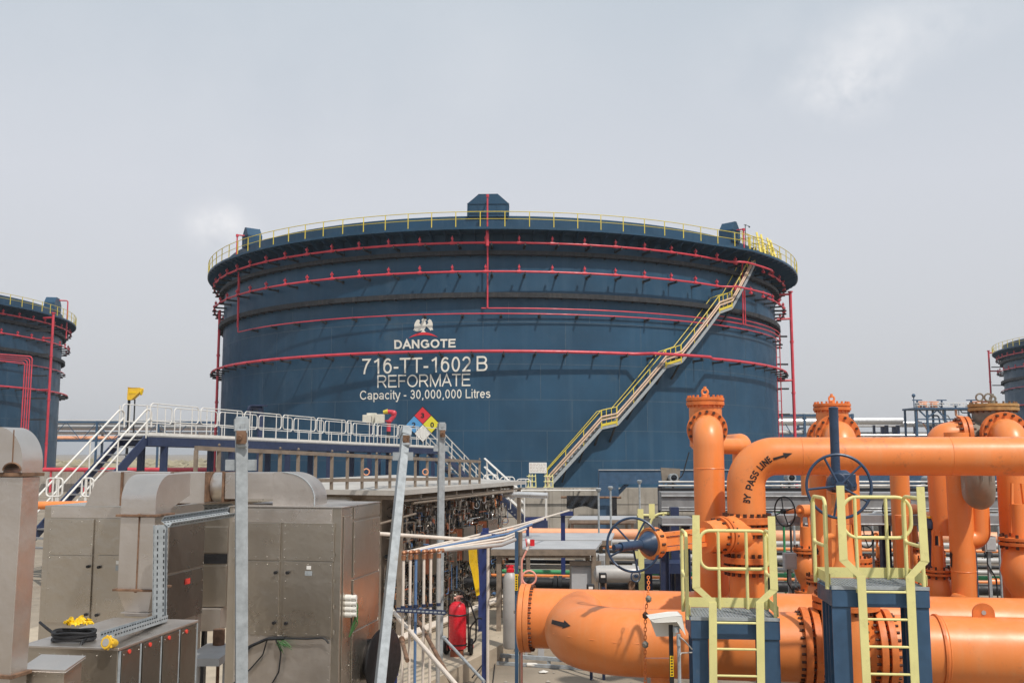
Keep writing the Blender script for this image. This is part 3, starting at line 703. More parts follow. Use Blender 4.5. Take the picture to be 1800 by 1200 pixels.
# ================================================================== WALKWAY OVER THE DIKE
WA = PY(258, 766, 32); WB = PY(772, 787.5, 54); wd_ = (WB-WA); wl = wd_.length; wdir = wd_.normalized()
side = V3((-wdir.y, wdir.x, 0)).normalized()            # away to the left / back
t = T('access_walkway', 'raised walkway on navy legs with white tube railings crossing in front of the big tank', 'walkway', (WA.x, WA.y, 0))
x = MB()
for s in (0, 1.05): x.bar(WA+side*s-V3((0,0,.17)), WB+side*s-V3((0,0,.17)), .14, .3)
for k in range(12): x.bar(WA+wdir*wl*k/11-V3((0,0,.18)), WA+wdir*wl*k/11+side*1.05-V3((0,0,.18)), .1, .2)
t.part('beam', x, M['navy'], world=True)
x = MB(); x.bar(WA+side*.525, WB+side*.525, 1.2, .05); t.part('deck', x, M['greytray'], world=True)
x = MB()
for s in (-.06, 1.11): x.bar(WA+side*s+V3((0,0,.05)), WB+side*s+V3((0,0,.05)), .012, .15)
t.part('toe_board', x, M['white'], world=True)
for u in (.04, .2, .36, .5, .66, .82, .97):
    x = MB()
    for s in (.05, 1.): b = WA+wdir*wl*u+side*s; x.bar((b.x,b.y,0), b-V3((0,0,.32)), .2, .2)
    b = WA+wdir*wl*u; z = b.z*.45; x.bar((b.x,b.y,z), V3((b.x,b.y,z))+side*1.05, .12, .12)
    t.part('leg', x, M['navy'], world=True)
def rail_panels(t, A, B, n, up=V3((0,0,1)), h=1.08, lo=.12, r=.021):
    d = (B-A)/n; L_ = d.length; u = d.normalized()
    for k in range(n):
        o = A + d*k + u*.06; x = MB(); x.tube(rloop(o+up*.5, u, up, L_-.12, h-.5, .14), r, 6, closed=True)
        for q in (.14, .5, .86):
            b = o+u*((L_-.12)*q); x.tube([b+up*(-.1), b+up*(.5 if q == .5 else h)], r*.9, 6)
        t.part('railing_panel', x, M['white'], world=True)
rail_panels(t, WA-side*.05, WB-side*.05, 9); rail_panels(t, WA+side*1.1, WB+side*1.1, 9)
# left stair, coming towards the viewer
SB = V3((WA.x, WA.y, 0)) - V3((wdir.x, wdir.y, 0)).normalized()*3.9; SB.z = .75
st_ = T('metal_stair', 'navy stair with white handrails climbing to the near end of the raised walkway', 'stair', (SB.x, SB.y, 0))
x = MB()
for s in (0, 1.05): x.bar(SB+side*s, WA+side*s-V3((0,0,.1)), .05, .3)
st_.part('stringer', x, M['navy'], world=True)
for k in range(14):
    u = (k+.5)/14; p_ = SB*(1-u)+WA*u; x = MB(); x.bar(p_, p_+side*1.05, .26, .04, (0,0,1)); st_.part('tread', x, M['greytray'], world=True)
for s in (-.03, 1.08):
    A = SB+side*s; B = WA+side*s; u = V3((0,0,1)); x = MB()
    pts = [A+u*.0, A+u*1.08, B+u*1.08+V3((wdir.x,wdir.y,0))*.15, B+u*.3+V3((wdir.x,wdir.y,0))*.15]; x.tube(fillet(pts, .18, 4), .03, 8)
    x.tube([A+u*.6, B+u*.6+V3((wdir.x,wdir.y,0))*.1], .028, 6)
    for q in (.02, .33, .66, .98): p_ = A*(1-q)+B*q; x.tube([p_, p_+u*1.08], .026, 6)
    st_.part('handrail', x, M['white'], world=True)
# lower platform railing, left
Yp = 29.
for nm, (x0, x1) in (('low white tube railing behind the far left duct', (81, 109)), ('low white tube railing right of the stair foot', (143, 163))):
    x = MB(); o = PY(x0, 872, Yp); b = PY(x1, 872, Yp); top = PY(x0, 840, Yp)
    x.tube(rloop(o, V3((1,0,0)), V3((0,0,1)), b.x-o.x, top.z-o.z, .1), .028, 6, closed=True)
    for q in (.4, .75): p_ = o*(1-q)+b*q; x.tube([V3((p_.x,Yp,0)), V3((p_.x,Yp,top.z))], .024, 6)
    solo('guard_railing', nm, 'railing', x, M['white'], (o.x, Yp, 0), group='low white railings by the stair foot')
# far stair down into the dike
FA = WB.copy(); fd = V3((.62, .78, 0)).normalized(); FB = FA + fd*4.2; FB.z = 1.0; fs = V3((-fd.y, fd.x, 0))
st_ = T('metal_stair', 'white railed stair running down from the far end of the walkway beside the leaning post', 'stair', (FB.x, FB.y, 0))
x = MB()
for s in (0, 1.): x.bar(FB+fs*s, FA+fs*s-V3((0,0,.1)), .05, .28)
st_.part('stringer', x, M['navy'], world=True)
x = MB()
for k in range(13): u = (k+.5)/13; p_ = FB*(1-u)+FA*u; x.bar(p_, p_+fs*1., .25, .04)
st_.part('tread', x, M['greytray'], world=True)
for s in (0, 1.):
    A = FB+fs*s; B = FA+fs*s; x = MB()
    for h in (.35, .72, 1.08): x.tube([A+V3((0,0,h)), B+V3((0,0,h))], .03, 6)
    for q in (0, .25, .5, .75, 1): p_ = A*(1-q)+B*q; x.tube([p_, p_+V3((0,0,1.08))], .028, 6)
    st_.part('handrail', x, M['white'], world=True)
# near crossover stair at the concrete wall
NA = PY(874, 872, 41); NB = PY(922, 917, 40.); NA2 = NA+V3((0,1.,0))
st_ = T('metal_stair', 'navy stair with white railings descending along the stained concrete wall', 'stair', (NB.x, NB.y, 0))
x = MB()
for s in (0, 1.1): x.bar(NA+V3((0,s,0)), NB+V3((0,s,0)), .06, .32)
x.bar(NB+V3((0,0,-.1)), NB+V3((.95,0,-.1)), .08, .3); st_.part('stringer', x, M['navy'], world=True)
x = MB()
for k in range(9): u = (k+.5)/9; p_ = NB*(1-u)+NA*u; x.bar(p_, p_+V3((0,1.1,0)), .22, .04)
st_.part('tread', x, M['greytray'], world=True)
for s in (-.03, 1.13):
    x = MB(); o = V3((0,s,0)); up = V3((0,0,1))
    for h in (.35, .72, 1.08): x.tube(fillet([NA+o+up*h+(NA-NB)*.5, NB+o+up*h, NB+o+up*h+V3((.9,0,0)) if h < 1 else NB+o+V3((.9,0,h)), NB+o+V3((.9,0,.1))], .12, 3) if h > 1 else [NA+o+up*h+(NA-NB)*.5, NB+o+up*h], .028, 6)
    for q in (-.4, 0, .5, 1): p_ = NA*(1-q)+NB*q+o; x.tube([p_, p_+up*1.08], .026, 6)
    st_.part('handrail', x, M['white'], world=True)
x = MB(); b = NB+V3((.05,.1,-.2)); x.bar((b.x,b.y,0), b, .2, .2); st_.part('leg', x, M['royal'], world=True)
# white upper railing behind the shelter roof
o = PY(850, 838, 44); t = T('guard_railing', 'short white railing showing over the far end of the shelter roof', 'railing', o)
for k in range(3):
    x = MB(); q = o + V3((k*.75, k*.9, -k*.12)); x.tube(rloop(q-V3((0,0,.9)), V3((1,0,0)), V3((0,0,1)), .65, 1., .15), .03, 6, closed=True)
    for e_ in (.2, .43): x.tube([q+V3((e_,0,-.9)), q+V3((e_,0,.1))], .025, 6)
    t.part('railing_panel', x, M['white'], world=True)
# beacon lamp on its post
Yb = 34.; x0 = PY(224, 770, Yb)
t = T('warning_beacon', 'yellow warning beacon on a thin green post behind the walkway rail', 'beacon', (x0.x, Yb, 0))
x = MB(); x.cyl((x0.x,Yb,0), (x0.x,Yb,zpx(700,Yb)), .05, 8); x.cyl((x0.x+.2,Yb,zpx(770,Yb)), (x0.x+.2,Yb,zpx(702,Yb)), .025, 6); t.part('post', x, M['green'] if False else M['tankdark'], world=True)
x = MB(); z0, z1 = zpx(702,Yb), zpx(681.5,Yb); x.prism([(x0.x,Yb-.15,z0), (x0.x+.12,Yb-.15,z0), (x0.x+.42,Yb-.15,z1-.12), (x0.x+.42,Yb-.15,z1-.02), (x0.x,Yb-.15,z1)], (0,.3,0)); t.part('lamp_housing', x, M['ybeacon'], world=True, bevel=.02)
x = MB(); x.cyl((x0.x+.4,Yb-.02,z1-.16), (x0.x+.44,Yb-.02,z1-.16), .1, 12); x.box(x0.x+.06,x0.x+.28,Yb-.165,Yb-.15,z1-.2,z1-.14); t.part('lens', x, M['hose'], world=True)
# control boxes on stands
Yc = 51.
t = T('control_station', 'cluster of cream control boxes on pipe stands in front of the tank', 'control box', (xpx(657,760,Yc), Yc, 0))
for (x0, x1, y0, y1, dy) in ((638,653,729,742,0), (644,661,725.5,744,.25), (660,676,728,743,0)):
    x = MB(); x.box(xpx(x0,735,Yc), xpx(x1,735,Yc), Yc+dy-.2, Yc+dy+.1, zpx(y1,Yc), zpx(y0,Yc)); t.part('box', x, M['cream'], world=True, bevel=.02)
for px in (651, 668):
    x = MB(); x.cyl((xpx(px,760,Yc),Yc+.02,0), (xpx(px,760,Yc),Yc+.02,zpx(732,Yc)), .06, 8); t.part('post', x, M['navy'], world=True)
# red fire monitor
Ym = 52.; q = PY(683, 765, Ym)
t = T('fire_monitor', 'red water cannon on a standpipe left of the hazard diamond', 'fire monitor', (q.x, Ym, 0))
x = MB(); x.cyl((q.x,Ym,0), (q.x,Ym,zpx(757,Ym)), .1, 8); t.part('standpipe', x, M['tankdark'], world=True)
x = MB(); x.tube(fillet([(q.x,Ym,zpx(758,Ym)), (q.x,Ym,zpx(742,Ym)), (q.x+.3,Ym,zpx(730,Ym)), (q.x+.28,Ym,zpx(724,Ym)), (q.x-.1,Ym,zpx(723,Ym))], .15, 4), .11, 10); x.sphere((q.x+.26,Ym,zpx(726,Ym)), .17, 10)
x.cyl((q.x,Ym,zpx(741,Ym)), (q.x,Ym,zpx(738,Ym)), .19, 12); t.part('barrel', x, M['red'], world=True)
x = MB(); x.cyl((q.x-.05,Ym,zpx(723,Ym)), (q.x-.3,Ym,zpx(724.5,Ym)), .14, 10, .1); t.part('nozzle', x, M['yellow'], world=True)
# navy vent pipe behind walkway
Yv = 50.; q = PY(445, 760, Yv); x = MB(); x.tube(fillet([(q.x+.35,Yv,0), (q.x+.35,Yv,zpx(716,Yv)), (q.x-.2,Yv,zpx(716,Yv)), (q.x-.2,Yv,zpx(730,Yv))], .15, 4), .16, 10); x.box(q.x-.15,q.x+.65,Yv-.3,Yv+.3,zpx(714,Yv),zpx(711.5,Yv))
solo('vent_pipe', 'navy vent pipe rising behind the walkway rail near the left tank edge', 'pipe', x, M['navy'], (q.x, Yv, 0))

# ================================================================== CONCRETE WALL AND WHAT STANDS ON IT
Yd = 45.; zt = zpx(857, Yd); x = MB(); x.box(-9, 34, Yd, Yd+.45, 0, zt)
x2 = MB()
w_ = T('dike_wall', 'tall stained concrete wall in front of the big tank', 'wall', (0, Yd, 0))
w_.part('wall_body', x, M['concrete'], world=True, smooth=False)
for k in range(9): xx = -6+k*4.4; x2.box(xx, xx+.03, Yd-.006, Yd-.002, 0, zt-.02)
for z in (zt*.62, zt*.34): x2.box(-9, 34, Yd-.006, Yd-.002, z, z+.025)
w_.part('joint', x2, M['tankdark'], world=True, smooth=False)
x = MB(); A_, B_ = PY(880,861.5,44.6), PY(1062,861.5,44.6); x.cyl(A_, B_, .035, 8)
for px in (905, 960, 1020): q = PY(px, 861.5, 44.6); x.box(q.x-.04,q.x+.04,44.6,45.,q.z-.03,q.z+.03)
solo('wall_conduit', 'pale conduit along the top of the stained concrete wall', 'conduit', x, M['white'], A_)
x = MB(); q = PY(870.5, 872, 43); x.cyl((q.x,43,.3), q, .045, 8); solo('stand_pipe', 'thin orange stand pipe before the concrete wall by the descending stair', 'pipe', x, M['orange'], (q.x,43,.3))
Yn = 58.
t = T('notice_board', 'white notice board at the foot of the tank stair', 'sign', (xpx(946,830,Yn), Yn, 0))
x = MB(); x.box(xpx(930,820,Yn), xpx(961,820,Yn), Yn-.03, Yn, zpx(831,Yn), zpx(812.5,Yn)); t.part('board', x, M['nwhite'], world=True)
x = MB(); rn = random.Random(5)
for r in range(6):
    z = zpx(814.5+r*2.6, Yn); u = 931.5
    while u < 958.5:
        l_ = rn.uniform(2, 5); x.box(xpx(u,820,Yn), xpx(min(u+l_, 959.5),820,Yn), Yn-.036, Yn-.031, z-.013, z) ; u += l_ + rn.uniform(.8, 2.5)
t.part('lettering', x, M['rustplate'], world=True)
for px in (933, 958): x = MB(); x.cyl((xpx(px,840,Yn),Yn+.03,0), (xpx(px,840,Yn),Yn+.03,zpx(814,Yn)), .03, 8); t.part('leg', x, M['galv'], world=True)
for px, lab in ((933, 'small pale yellow ladder frame below the notice board'), (963, 'small pale yellow ladder frame at the foot of the tank stair')):
    Y_ = 57.; x = MB(); b = xpx(px,845,Y_); zt_ = zpx(833,Y_)
    for s in (-.18, .12):
        x.tube([(b+s*1.2-.1,Y_,0), (b+s*.6+.02,Y_+.1,zt_)], .035, 6); x.tube([(b+s*1.2+.22,Y_,0), (b+s*.6+.2,Y_+.1,zt_)], .035, 6)
    for k in range(6): x.tube([(b-.28+k*.01,Y_,zt_*(.3+.13*k)), (b+.3,Y_,zt_*(.3+.13*k))], .03, 6)
    solo('step_ladder', lab, 'ladder', x, M['paley'], (b, Y_, 0), group='small yellow ladders by the tank stair')
# blue-grey pipe support portal in front of the wall
Yp = 43.5
t = T('portal_frame', 'slate blue steel portal frame standing before the concrete wall', 'steel frame', (xpx(1062,900,Yp), Yp, 0))
x = MB(); x.box(xpx(1052.5,840,Yp), 33, Yp-.25, Yp+.25, zpx(850,Yp), zpx(826,Yp)); t.part('beam', x, M['steelblue'], world=True, label='long riveted blue beam')
x = MB(); x.box(xpx(1052,840,Yp), xpx(1086,840,Yp), Yp-.28, Yp+.28, zpx(872,Yp), zpx(850,Yp)-.003); x.box(xpx(1053,900,Yp), xpx(1072.5,900,Yp), Yp-.24, Yp+.24, 0, zpx(872,Yp)-.003); t.part('leg', x, M['steelblue'], world=True)
x = MB(); x.prism([PY(1086,872,Yp), PY(1078,872,Yp), PY(1098,851,Yp), PY(1106,851,Yp)], (0,.3,0)); t.part('brace', x, M['steelblue'], world=True)
x = MB(); x.box(xpx(1052,840,Yp), 33, Yp-.3, Yp+.3, zpx(826,Yp)+.003, zpx(825,Yp)); t.part('top_flange', x, M['grey'], world=True)
for px in (1340, 1600, 1795): x = MB(); x.box(xpx(px,840,Yp), xpx(px+14,840,Yp), Yp-.2, Yp+.2, 0, zpx(850,Yp)-.003); t.part('leg', x, M['steelblue'], world=True)
# tarpaulin over a pole
Yt = 43.; 
t = T('tarpaulin', 'black plastic sheet hung over a wooden pole before the concrete wall', 'tarpaulin', (xpx(1030,880,Yt), Yt, 0))
x = MB(); x.cyl(PY(986,873.5,Yt), PY(1092,874,Yt), .05, 8); t.part('pole', x, M['rust'], world=True)
x = MB(); n_, m_ = 24, 8; rn = random.Random(2)
for i in range(n_+1):
    for j in range(m_+1):
        u = i/n_; v = j/m_; hgt = 20+2*math.sin(u*9)*v
        p_ = PY(996+(1053-996)*u, 873+hgt*v*(1.0-.12*math.sin(math.pi*u)), Yt); x.V.append(p_+V3((0,-.07-.1*math.sin(u*21+v*5)*v,.06 if j == 0 else 0)))
for i in range(n_):
    for j in range(m_): a_ = i*(m_+1)+j; x.F.append([a_, a_+m_+1, a_+m_+2, a_+1]); x.M.append(0)
t.part('sheet', x, M['tarp'], world=True)
x = MB(); x.box(xpx(1076,890,Yt), xpx(1084,890,Yt), Yt-.1, Yt, zpx(906,Yt), zpx(873,Yt)); t.part('hanging_end', x, M['tarp'], world=True)
# flood lamps / cameras on posts
def floodlight(px, py, Y, label, plate, base):
    q = PY(px, py, Y); t = T('floodlight', label, 'floodlight', (q.x, Y, 0), 0, 'round floodlights on short posts')
    s = Y/1700.
    x = MB(); x.cyl((q.x+2*s,Y+.15,base), (q.x+2*s,Y+.15,q.z-5*s), 2.*s, 8); x.box(q.x-6*s,q.x+6*s,Y-.05,Y+.3,q.z-14*s,q.z-11*s); t.part('post', x, M['tankdark'], world=True)
    x = MB(); x.lathe((q.x,Y+.3,q.z), (0,-1,0), [(3.4*s,0),(6.5*s,.1),(6.5*s,.45),(7.6*s,.46),(7.6*s,.5),(5.2*s,.5),(5.2*s,.44)], 24); t.part('lamp_head', x, M['galv'], world=True)
    x = MB(); x.lathe((q.x,Y-.15,q.z), (0,-1,0), [(5.1*s,0),(4.2*s,.03),(1.*s,.045)], 20); t.part('lens', x, M['glass'], world=True)
    if plate:
        x = MB(); x.prism([(q.x-16*s,Y+.2,q.z-9*s),(q.x+14*s,Y+.2,q.z-9*s),(q.x+17.5*s,Y+.32,q.z+15*s),(q.x-17*s,Y+.32,q.z+17*s)], (0,.06,0)); t.part('reflector_plate', x, M['bronze'], world=True)
    x = MB(); x.tube(fillet([(q.x-10*s,Y+.1,q.z-6*s),(q.x-18*s,Y,q.z-12*s),(q.x-12*s,Y,q.z-24*s),(q.x,Y,q.z-18*s)], .2, 4), .018, 6)
    x.tube(fillet([(q.x+6*s,Y+.1,q.z-5*s),(q.x+18*s,Y+.1,q.z+2*s),(q.x+32*s,Y+.2,q.z+44*s)], .3, 3), .016, 6) if plate else None
    t.part('cable', x, M['black'], world=True)
floodlight(1182.5, 839, 24, 'floodlight with a brown back plate beside the tall orange column', True, 0)
floodlight(1388, 839, 24, 'floodlight under the bypass pipe left of the handwheel', False, 0)
floodlight(1631, 843, 24, 'floodlight above the right yellow ladder platform', False, 0)
# little mushroom vents on thin posts
for px, py, Y, lab in ((1073,857,30,'mushroom topped thin post by the blue portal leg'), (1052,860,29,'mushroom topped thin post left of the blue portal leg'), (1124,846,31,'mushroom topped thin post in front of the blue beam')):
    q = PY(px, py, Y); x = MB(); x.cyl((q.x,Y,0), q, .03, 8); x.lathe(q, (0,0,1), [(.03,-.08),(.075,-.02),(.085,.03),(.05,.05)], 14)
    solo('vent_post', lab, 'vent', x, M['galv'], (q.x, Y, 0), group='mushroom vents on posts')

# ================================================================== PIPE TRACK
def axis_line(px, Y, z, yaw, x0, x1):
    c = V3((xpx(px, 900, Y), Y, z)); d = V3((math.cos(R_(yaw)), -math.sin(R_(yaw)), 0)); return c + d*x0, c + d*x1, d
track = [(941,19,'peach','widest peach pipeline at the back of the pipe track along the wall',0), (955,10,'greypipe','grey pipeline just in front of the widest peach one',0), (964,5.5,'orange','slim orange pipeline between two dull pipelines',0), (971,6,'black','black pipeline third row from the back',0), (980.5,11,'greypipe','broad grey pipeline carrying black stencil marks',1), (991,7,'black','black pipeline in the middle of the track',0), (1000,8,'greypipe','slim grey pipeline beside the green one',0), (1009,7.5,'green','green pipeline of the track',0), (1016,5,'orange','slim orange pipeline in front of the green one',0), (1029,19,'black','thick black pipeline at the front of the track',0)]
for (py, dpx, m_, lab, mk) in track:
    Y = 2.75*1700/(py-796.5); a_, b_, d_ = axis_line(1700, Y, .85, 6.5, -19, 12)
    t = T('pipeline', lab, 'pipe', (a_.x, a_.y, 0), 0, 'parallel pipelines on the sleepers'); r = dpx*Y/3400
    x = MB(); x.cyl(a_, b_, r, 20); t.part('pipe', x, M[m_], world=True)
    x = MB()
    for k in range(4): c_ = a_ + d_*(3+k*7.5+.7*(py % 3)); x.cyl(c_, c_+d_*.08, r+.05, 20); x.cyl(c_+d_*.1, c_+d_*.18, r+.05, 20)
    t.part('flange', x, M['tankdark' if m_ == 'black' else m_], world=True)
    if mk:
        x = MB(); bv = MB().cyl(a_, b_, r, 20).bvh()
        for s_, px in (('CS 12', 1732),): decal_text(x, bv, s_, (px-7,py+.5), (px+9,py+1), (px-7,py-4), (px+9,py-3.5), .006, .18)
        t.part('lettering', x, M['blackpaint'], world=True, smooth=False)
for px, lab in ((1738, 'concrete sleeper under the pipelines at the far right'), (1400, 'concrete sleeper under the pipelines behind the left ladder platform'), (1120, 'concrete sleeper under the pipelines behind the blue handwheel'), (960, 'concrete sleeper under the pipelines behind the grey canopy')):
    Y0 = 18.6; x = MB(); xx = xpx(px, 1050, 19); x.box(xx-.3, xx+.3, Y0, 33, 0, .48); solo('pipe_sleeper', lab, 'sleeper', x, M['concrete'], (xx, 25, 0), group='concrete sleepers under the pipelines', bevel=.02, smooth=False)
# long cable covers
def cover(lab, px0, px1, py0, py1, Y, yaw, posts, group, lips):
    a_ = PY(px0, (py0+py1)/2, Y); d = V3((math.cos(R_(yaw)), -math.sin(R_(yaw)), 0)); L_ = (PY(px1,(py0+py1)/2,Y).x-a_.x)*1.0
    h = (py1-py0)*Y/1700; t = T('cable_cover', lab, 'cable tray', (a_.x, a_.y, 0), yaw, group)
    x = MB(); x.box(0, L_, -.3, .3, a_.z-h/2, a_.z+h/2); o = t.part('cover_body', x, M['greytray'], bevel=.006)
    x = MB()
    for q in lips: x.cyl((0,-.33,a_.z+h*q), (L_,-.33,a_.z+h*q), .022, 6)
    for k in range(int(L_/1.25)): x.box(k*1.25+.3, k*1.25+.33, -.306, -.301, a_.z-h/2+.01, a_.z+h/2-.01)
    t.part('conduit', x, M['greytray'])
    for pp in posts: q = t.l(PY(pp, 950, Y)); x = MB(); x.ibeam((q.x, .05, 0), (q.x, .05, a_.z-h/2-.002), .16, .16, .015, (1,0,0)); t.part('post', x, M['navy'])
    return t
cover('upper long grey cable cover running behind the orange columns', 1160, 1900, 864, 897, 21.5, 3., (1180, 1322, 1640, 1765, 1778), 'long grey cable covers', (-.3, -.42, .3))
cover('lower slim grey cable cover running behind the ladder platforms', 1338, 1798, 903, 920, 17.5, 2., (1345, 1555, 1700), 'long grey cable covers', (-.4,))
cover('short grey cable cover behind the yellow upright of the left platform', 1160, 1214, 908, 921, 18, 2., (1168, 1205), 'long grey cable covers', (-.4,))
Yb_ = 22.3; x = MB(); x.box(xpx(1160,860,Yb_), xpx(1900,860,Yb_), Yb_-.05, Yb_+.3, zpx(864,Yb_), zpx(857.5,Yb_)); t = T('shade_beam', 'black beam put in as dark shade along the upper cable cover', 'cable tray', (xpx(1160,860,Yb_), Yb_, 0))
t.part('shade_strip', x, M['black'], world=True)  # black box puts the dark shade above the cable cover into colour
x = MB(); 
for dz in (0, .09): x.cyl((xpx(1160,853,Yb_),Yb_+.2,zpx(854,Yb_)+dz), (xpx(1900,853,Yb_),Yb_+.2,zpx(854,Yb_)+dz), .028, 6)
t.part('cable', x, M['greypipe'], world=True)
for px in (1165, 1500, 1850): x = MB(); q = xpx(px,900,Yb_); x.bar((q,Yb_+.35,0), (q,Yb_+.35,zpx(855,Yb_)), .1, .1); t.part('post', x, M['navy'], world=True)
# ---- canopies
def canopy(lab, pl, pr_, pf, eave, Y, dep, posts):
    a_ = PY(pl, eave, Y); b_ = PY(pr_, eave, Y); z = a_.z; zb = zpx(pf, Y+dep)
    t = T('canopy', lab, 'canopy', (a_.x, Y, 0), 0, 'grey sheet canopies'); w = b_.x-a_.x
    x = MB(); sh_ = .28; x.prism([(0,0,z), (w,0,z), (w+sh_,dep,zb), (sh_,dep,zb)], (0,0,.04)); t.part('roof_sheet', x, M['grey'], bevel=.004); x = MB(); x.box(0,w,-.02,-.003,z-.08,z+.03); t.part('fascia', x, M['brownsteel'])
    for u in posts:
        for dy in (.12, dep-.1): x = MB(); x.bar((w*u,dy,0), (w*u,dy,z-.05+(zb-z)*dy/dep), .09, .09); t.part('post', x, M['brownsteel'])
    x = MB()
    for zz2 in (z-.1,): x.bar((.1,.1,zz2), (w-.1,.1,zz2), .06, .06)
    x.bar((.1,.1,z*.5), (w-.1,.1,z*.5), .04, .04) 
    t.part('rail', x, M['brownsteel'])
    return t
canopy('front grey sheet canopy behind the orange header pipe', 863, 1047, 953.5, 968, 18.5, 1.7, (.075, .985))
canopy('middle grey sheet canopy behind the front one', 880, 1074, 939, 952, 23, 1.9, (.25, .97))
canopy('rear grey sheet canopy against the wall by the blue frame', 1000, 1118, 908, 915, 34, 2., (.05, .95))
t = T('control_cabinet', 'pale grey field cabinet under the front canopy', 'cabinet', (xpx(1023,1020,18.7), 18.7, 0))
x = MB(); x.box(xpx(1004,1020,18.7), xpx(1044,1020,18.7), 18.7, 19.2, .25, zpx(994,18.7)); t.part('body', x, M['grey'], world=True, bevel=.01)
x = MB(); x.box(xpx(1003,990,18.7)-.02, xpx(1056,990,18.7), 18.6, 18.68, zpx(994,18.6)+.004, zpx(986,18.6)); x.box(xpx(1044.5,990,18.7), xpx(1050,990,18.7), 18.6, 18.7, .2, zpx(994,18.6)); t.part('frame', x, M['brownsteel'], world=True)
x = MB(); x.box(xpx(1005,1020,18.7), xpx(1043,1020,18.7), 18.688, 18.697, .3, zpx(996,18.7)); t.part('door', x, M['grey'], world=True)
t = T('control_cabinet', 'tall narrow grey panel right of the front canopy post', 'cabinet', (xpx(1063,1000,20), 20, 0))
x = MB(); x.box(xpx(1053,1000,20), xpx(1064,1000,20), 20, 20.3, .2, zpx(975,20)); t.part('body', x, M['grey'], world=True, bevel=.01); x = MB(); x.box(xpx(1055,1000,20), xpx(1062,1000,20), 19.985, 19.998, .5, zpx(985,20)); t.part('door', x, M['greytray'], world=True)
for px, py, lab in ((1059.5, 1015, 'black transmitter on a post right of the canopy'), (1038, 1035, 'black transmitter low beside the grey cabinet')):
    Y = 16.; q = PY(px, py, Y); t = T('transmitter', lab, 'transmitter', (q.x, Y, 0), 0, 'black field transmitters')
    x = MB(); x.box(q.x-.06,q.x+.06,Y-.06,Y+.06,q.z-.08,q.z+.08); x.cyl((q.x,Y,q.z-.14), (q.x,Y,q.z-.07), .035, 8); t.part('housing', x, M['black'], world=True, bevel=.012)
    x = MB(); x.box(q.x-.035,q.x+.035,Y-.064,Y-.0605,q.z+.01,q.z+.05); t.part('display', x, M['nwhite'], world=True)
    x = MB(); x.cyl((q.x,Y,0), (q.x,Y,q.z-.14), .025, 8); x.tube(fillet([(q.x+.02,Y,q.z-.12),(q.x+.06,Y-.03,q.z-.3),(q.x+.03,Y,q.z-.5)],.1,3), .01, 6); t.part('post', x, M['navy'], world=True)
# gas cylinder
Yg = 17.; q = PY(897, 1055, Yg)
t = T('gas_cylinder', 'grey gas cylinder with a red cap standing behind the slate post', 'gas cylinder', (q.x, Yg, 0))
x = MB(); zt = zpx(1003, Yg); x.lathe((q.x,Yg,.3), (0,0,1), [(.11,0),(.125,.03),(.125,zt-.45),(.1,zt-.36),(.05,zt-.31)], 20); t.part('body', x, M['greypipe'], world=True)
x = MB(); x.lathe((q.x,Yg,zt-.015), (0,0,1), [(.07,0),(.07,.05),(.04,.07),(.04,.12)], 14); x.cyl((q.x-.07,Yg,zt+.08), (q.x+.07,Yg,zt+.08), .02, 8); t.part('cap', x, M['redext'], world=True)
# insulated vessel below handwheel
Yv = 17.5; q = PY(1085, 1008, Yv)
t = T('horizontal_vessel', 'small pale horizontal vessel seen through the lower half of the blue handwheel', 'vessel', (q.x, Yv, 0))
x = MB(); L_ = .42; x.lathe((q.x-L_,Yv,q.z), (1,0,0), [(.02,0),(.14,.04),(.15,.1),(.15,L_*2-.1),(.14,L_*2-.04),(.02,L_*2)], 20); t.part('shell', x, M['greypipe'], world=True)
x = MB()
for s in (-.25, .25): x.box(q.x+s-.05,q.x+s+.05,Yv-.1,Yv+.1,0,q.z-.1)
t.part('saddle', x, M['rust'], world=True)
x = MB(); x.torus((q.x+.3,Yv-.2,q.z-.02), (0.4,-1,0), .09, .012, 20, 6); x.cyl((q.x+.3,Yv-.2,q.z-.02), (q.x+.38,Yv,q.z-.02), .03, 8); t.part('handwheel', x, M['wheel'], world=True)
# ================================================================== ANALYSER SHELTER
S0 = V3((-2.42, 18.22, 0))
t = T('analyser_shelter', 'open sided analyser shelter with a low metal roof and a wall crammed with tubing', 'shelter', (S0.x, S0.y, 0), YAW_L)
LW = 5.7; zE = 2.93; zR = 3.09
x = MB(); x.box(-.14, 0, 0, LW, .3, zE-.1); x.box(-4.6, -.142, 0, .14, .3, zE-.1); t.part('wall', x, M['brownsteel'], smooth=False)
x = MB(); ov = .62; fo = .55; xl = -5.2; rd = -2.1
A = (ov, -fo, zE); B = (ov, LW+.6, zE); Cc = (xl, LW+.6, zE); D = (xl, -fo, zE); E1 = (rd, 1.6, zR); E2 = (rd, LW-1.0, zR)
x.add([A,B,Cc,D,E1,E2], [(0,1,5,4),(1,2,5),(2,3,4,5),(3,0,4),(0,3,2,1)])
x.box(xl, ov, -fo-.02, -fo-.003, zE-.08, zE+.01); x.box(ov+.003, ov+.02, -fo, LW+.6, zE-.08, zE+.01)
t.part('roof', x, M['roof'], sharp=5)
x = MB()
for k in range(8): yy = -fo+.1+k*.85; x.box(-.1, ov-.02, yy, yy+.06, zE-.16, zE-.09)
x.box(ov-.12, ov-.04, -fo+.02, LW+.5, zE-.2, zE-.165); t.part('eave_bracket', x, M['brownsteel'])
for yy in (-.35, LW+.35): x = MB(); x.box(.5, .58, yy, yy+.08, 0.3 if yy < 0 else 0, zE-.17); t.part('post', x, M['brownsteel'])
rn = random.Random(11)
tb_ = MB(); mats = [M['tangle'], M['steeldk'], M['tankdark'], M['brass'], M['black'], M['shiny'], M['rustplate'], M['bluetube']]
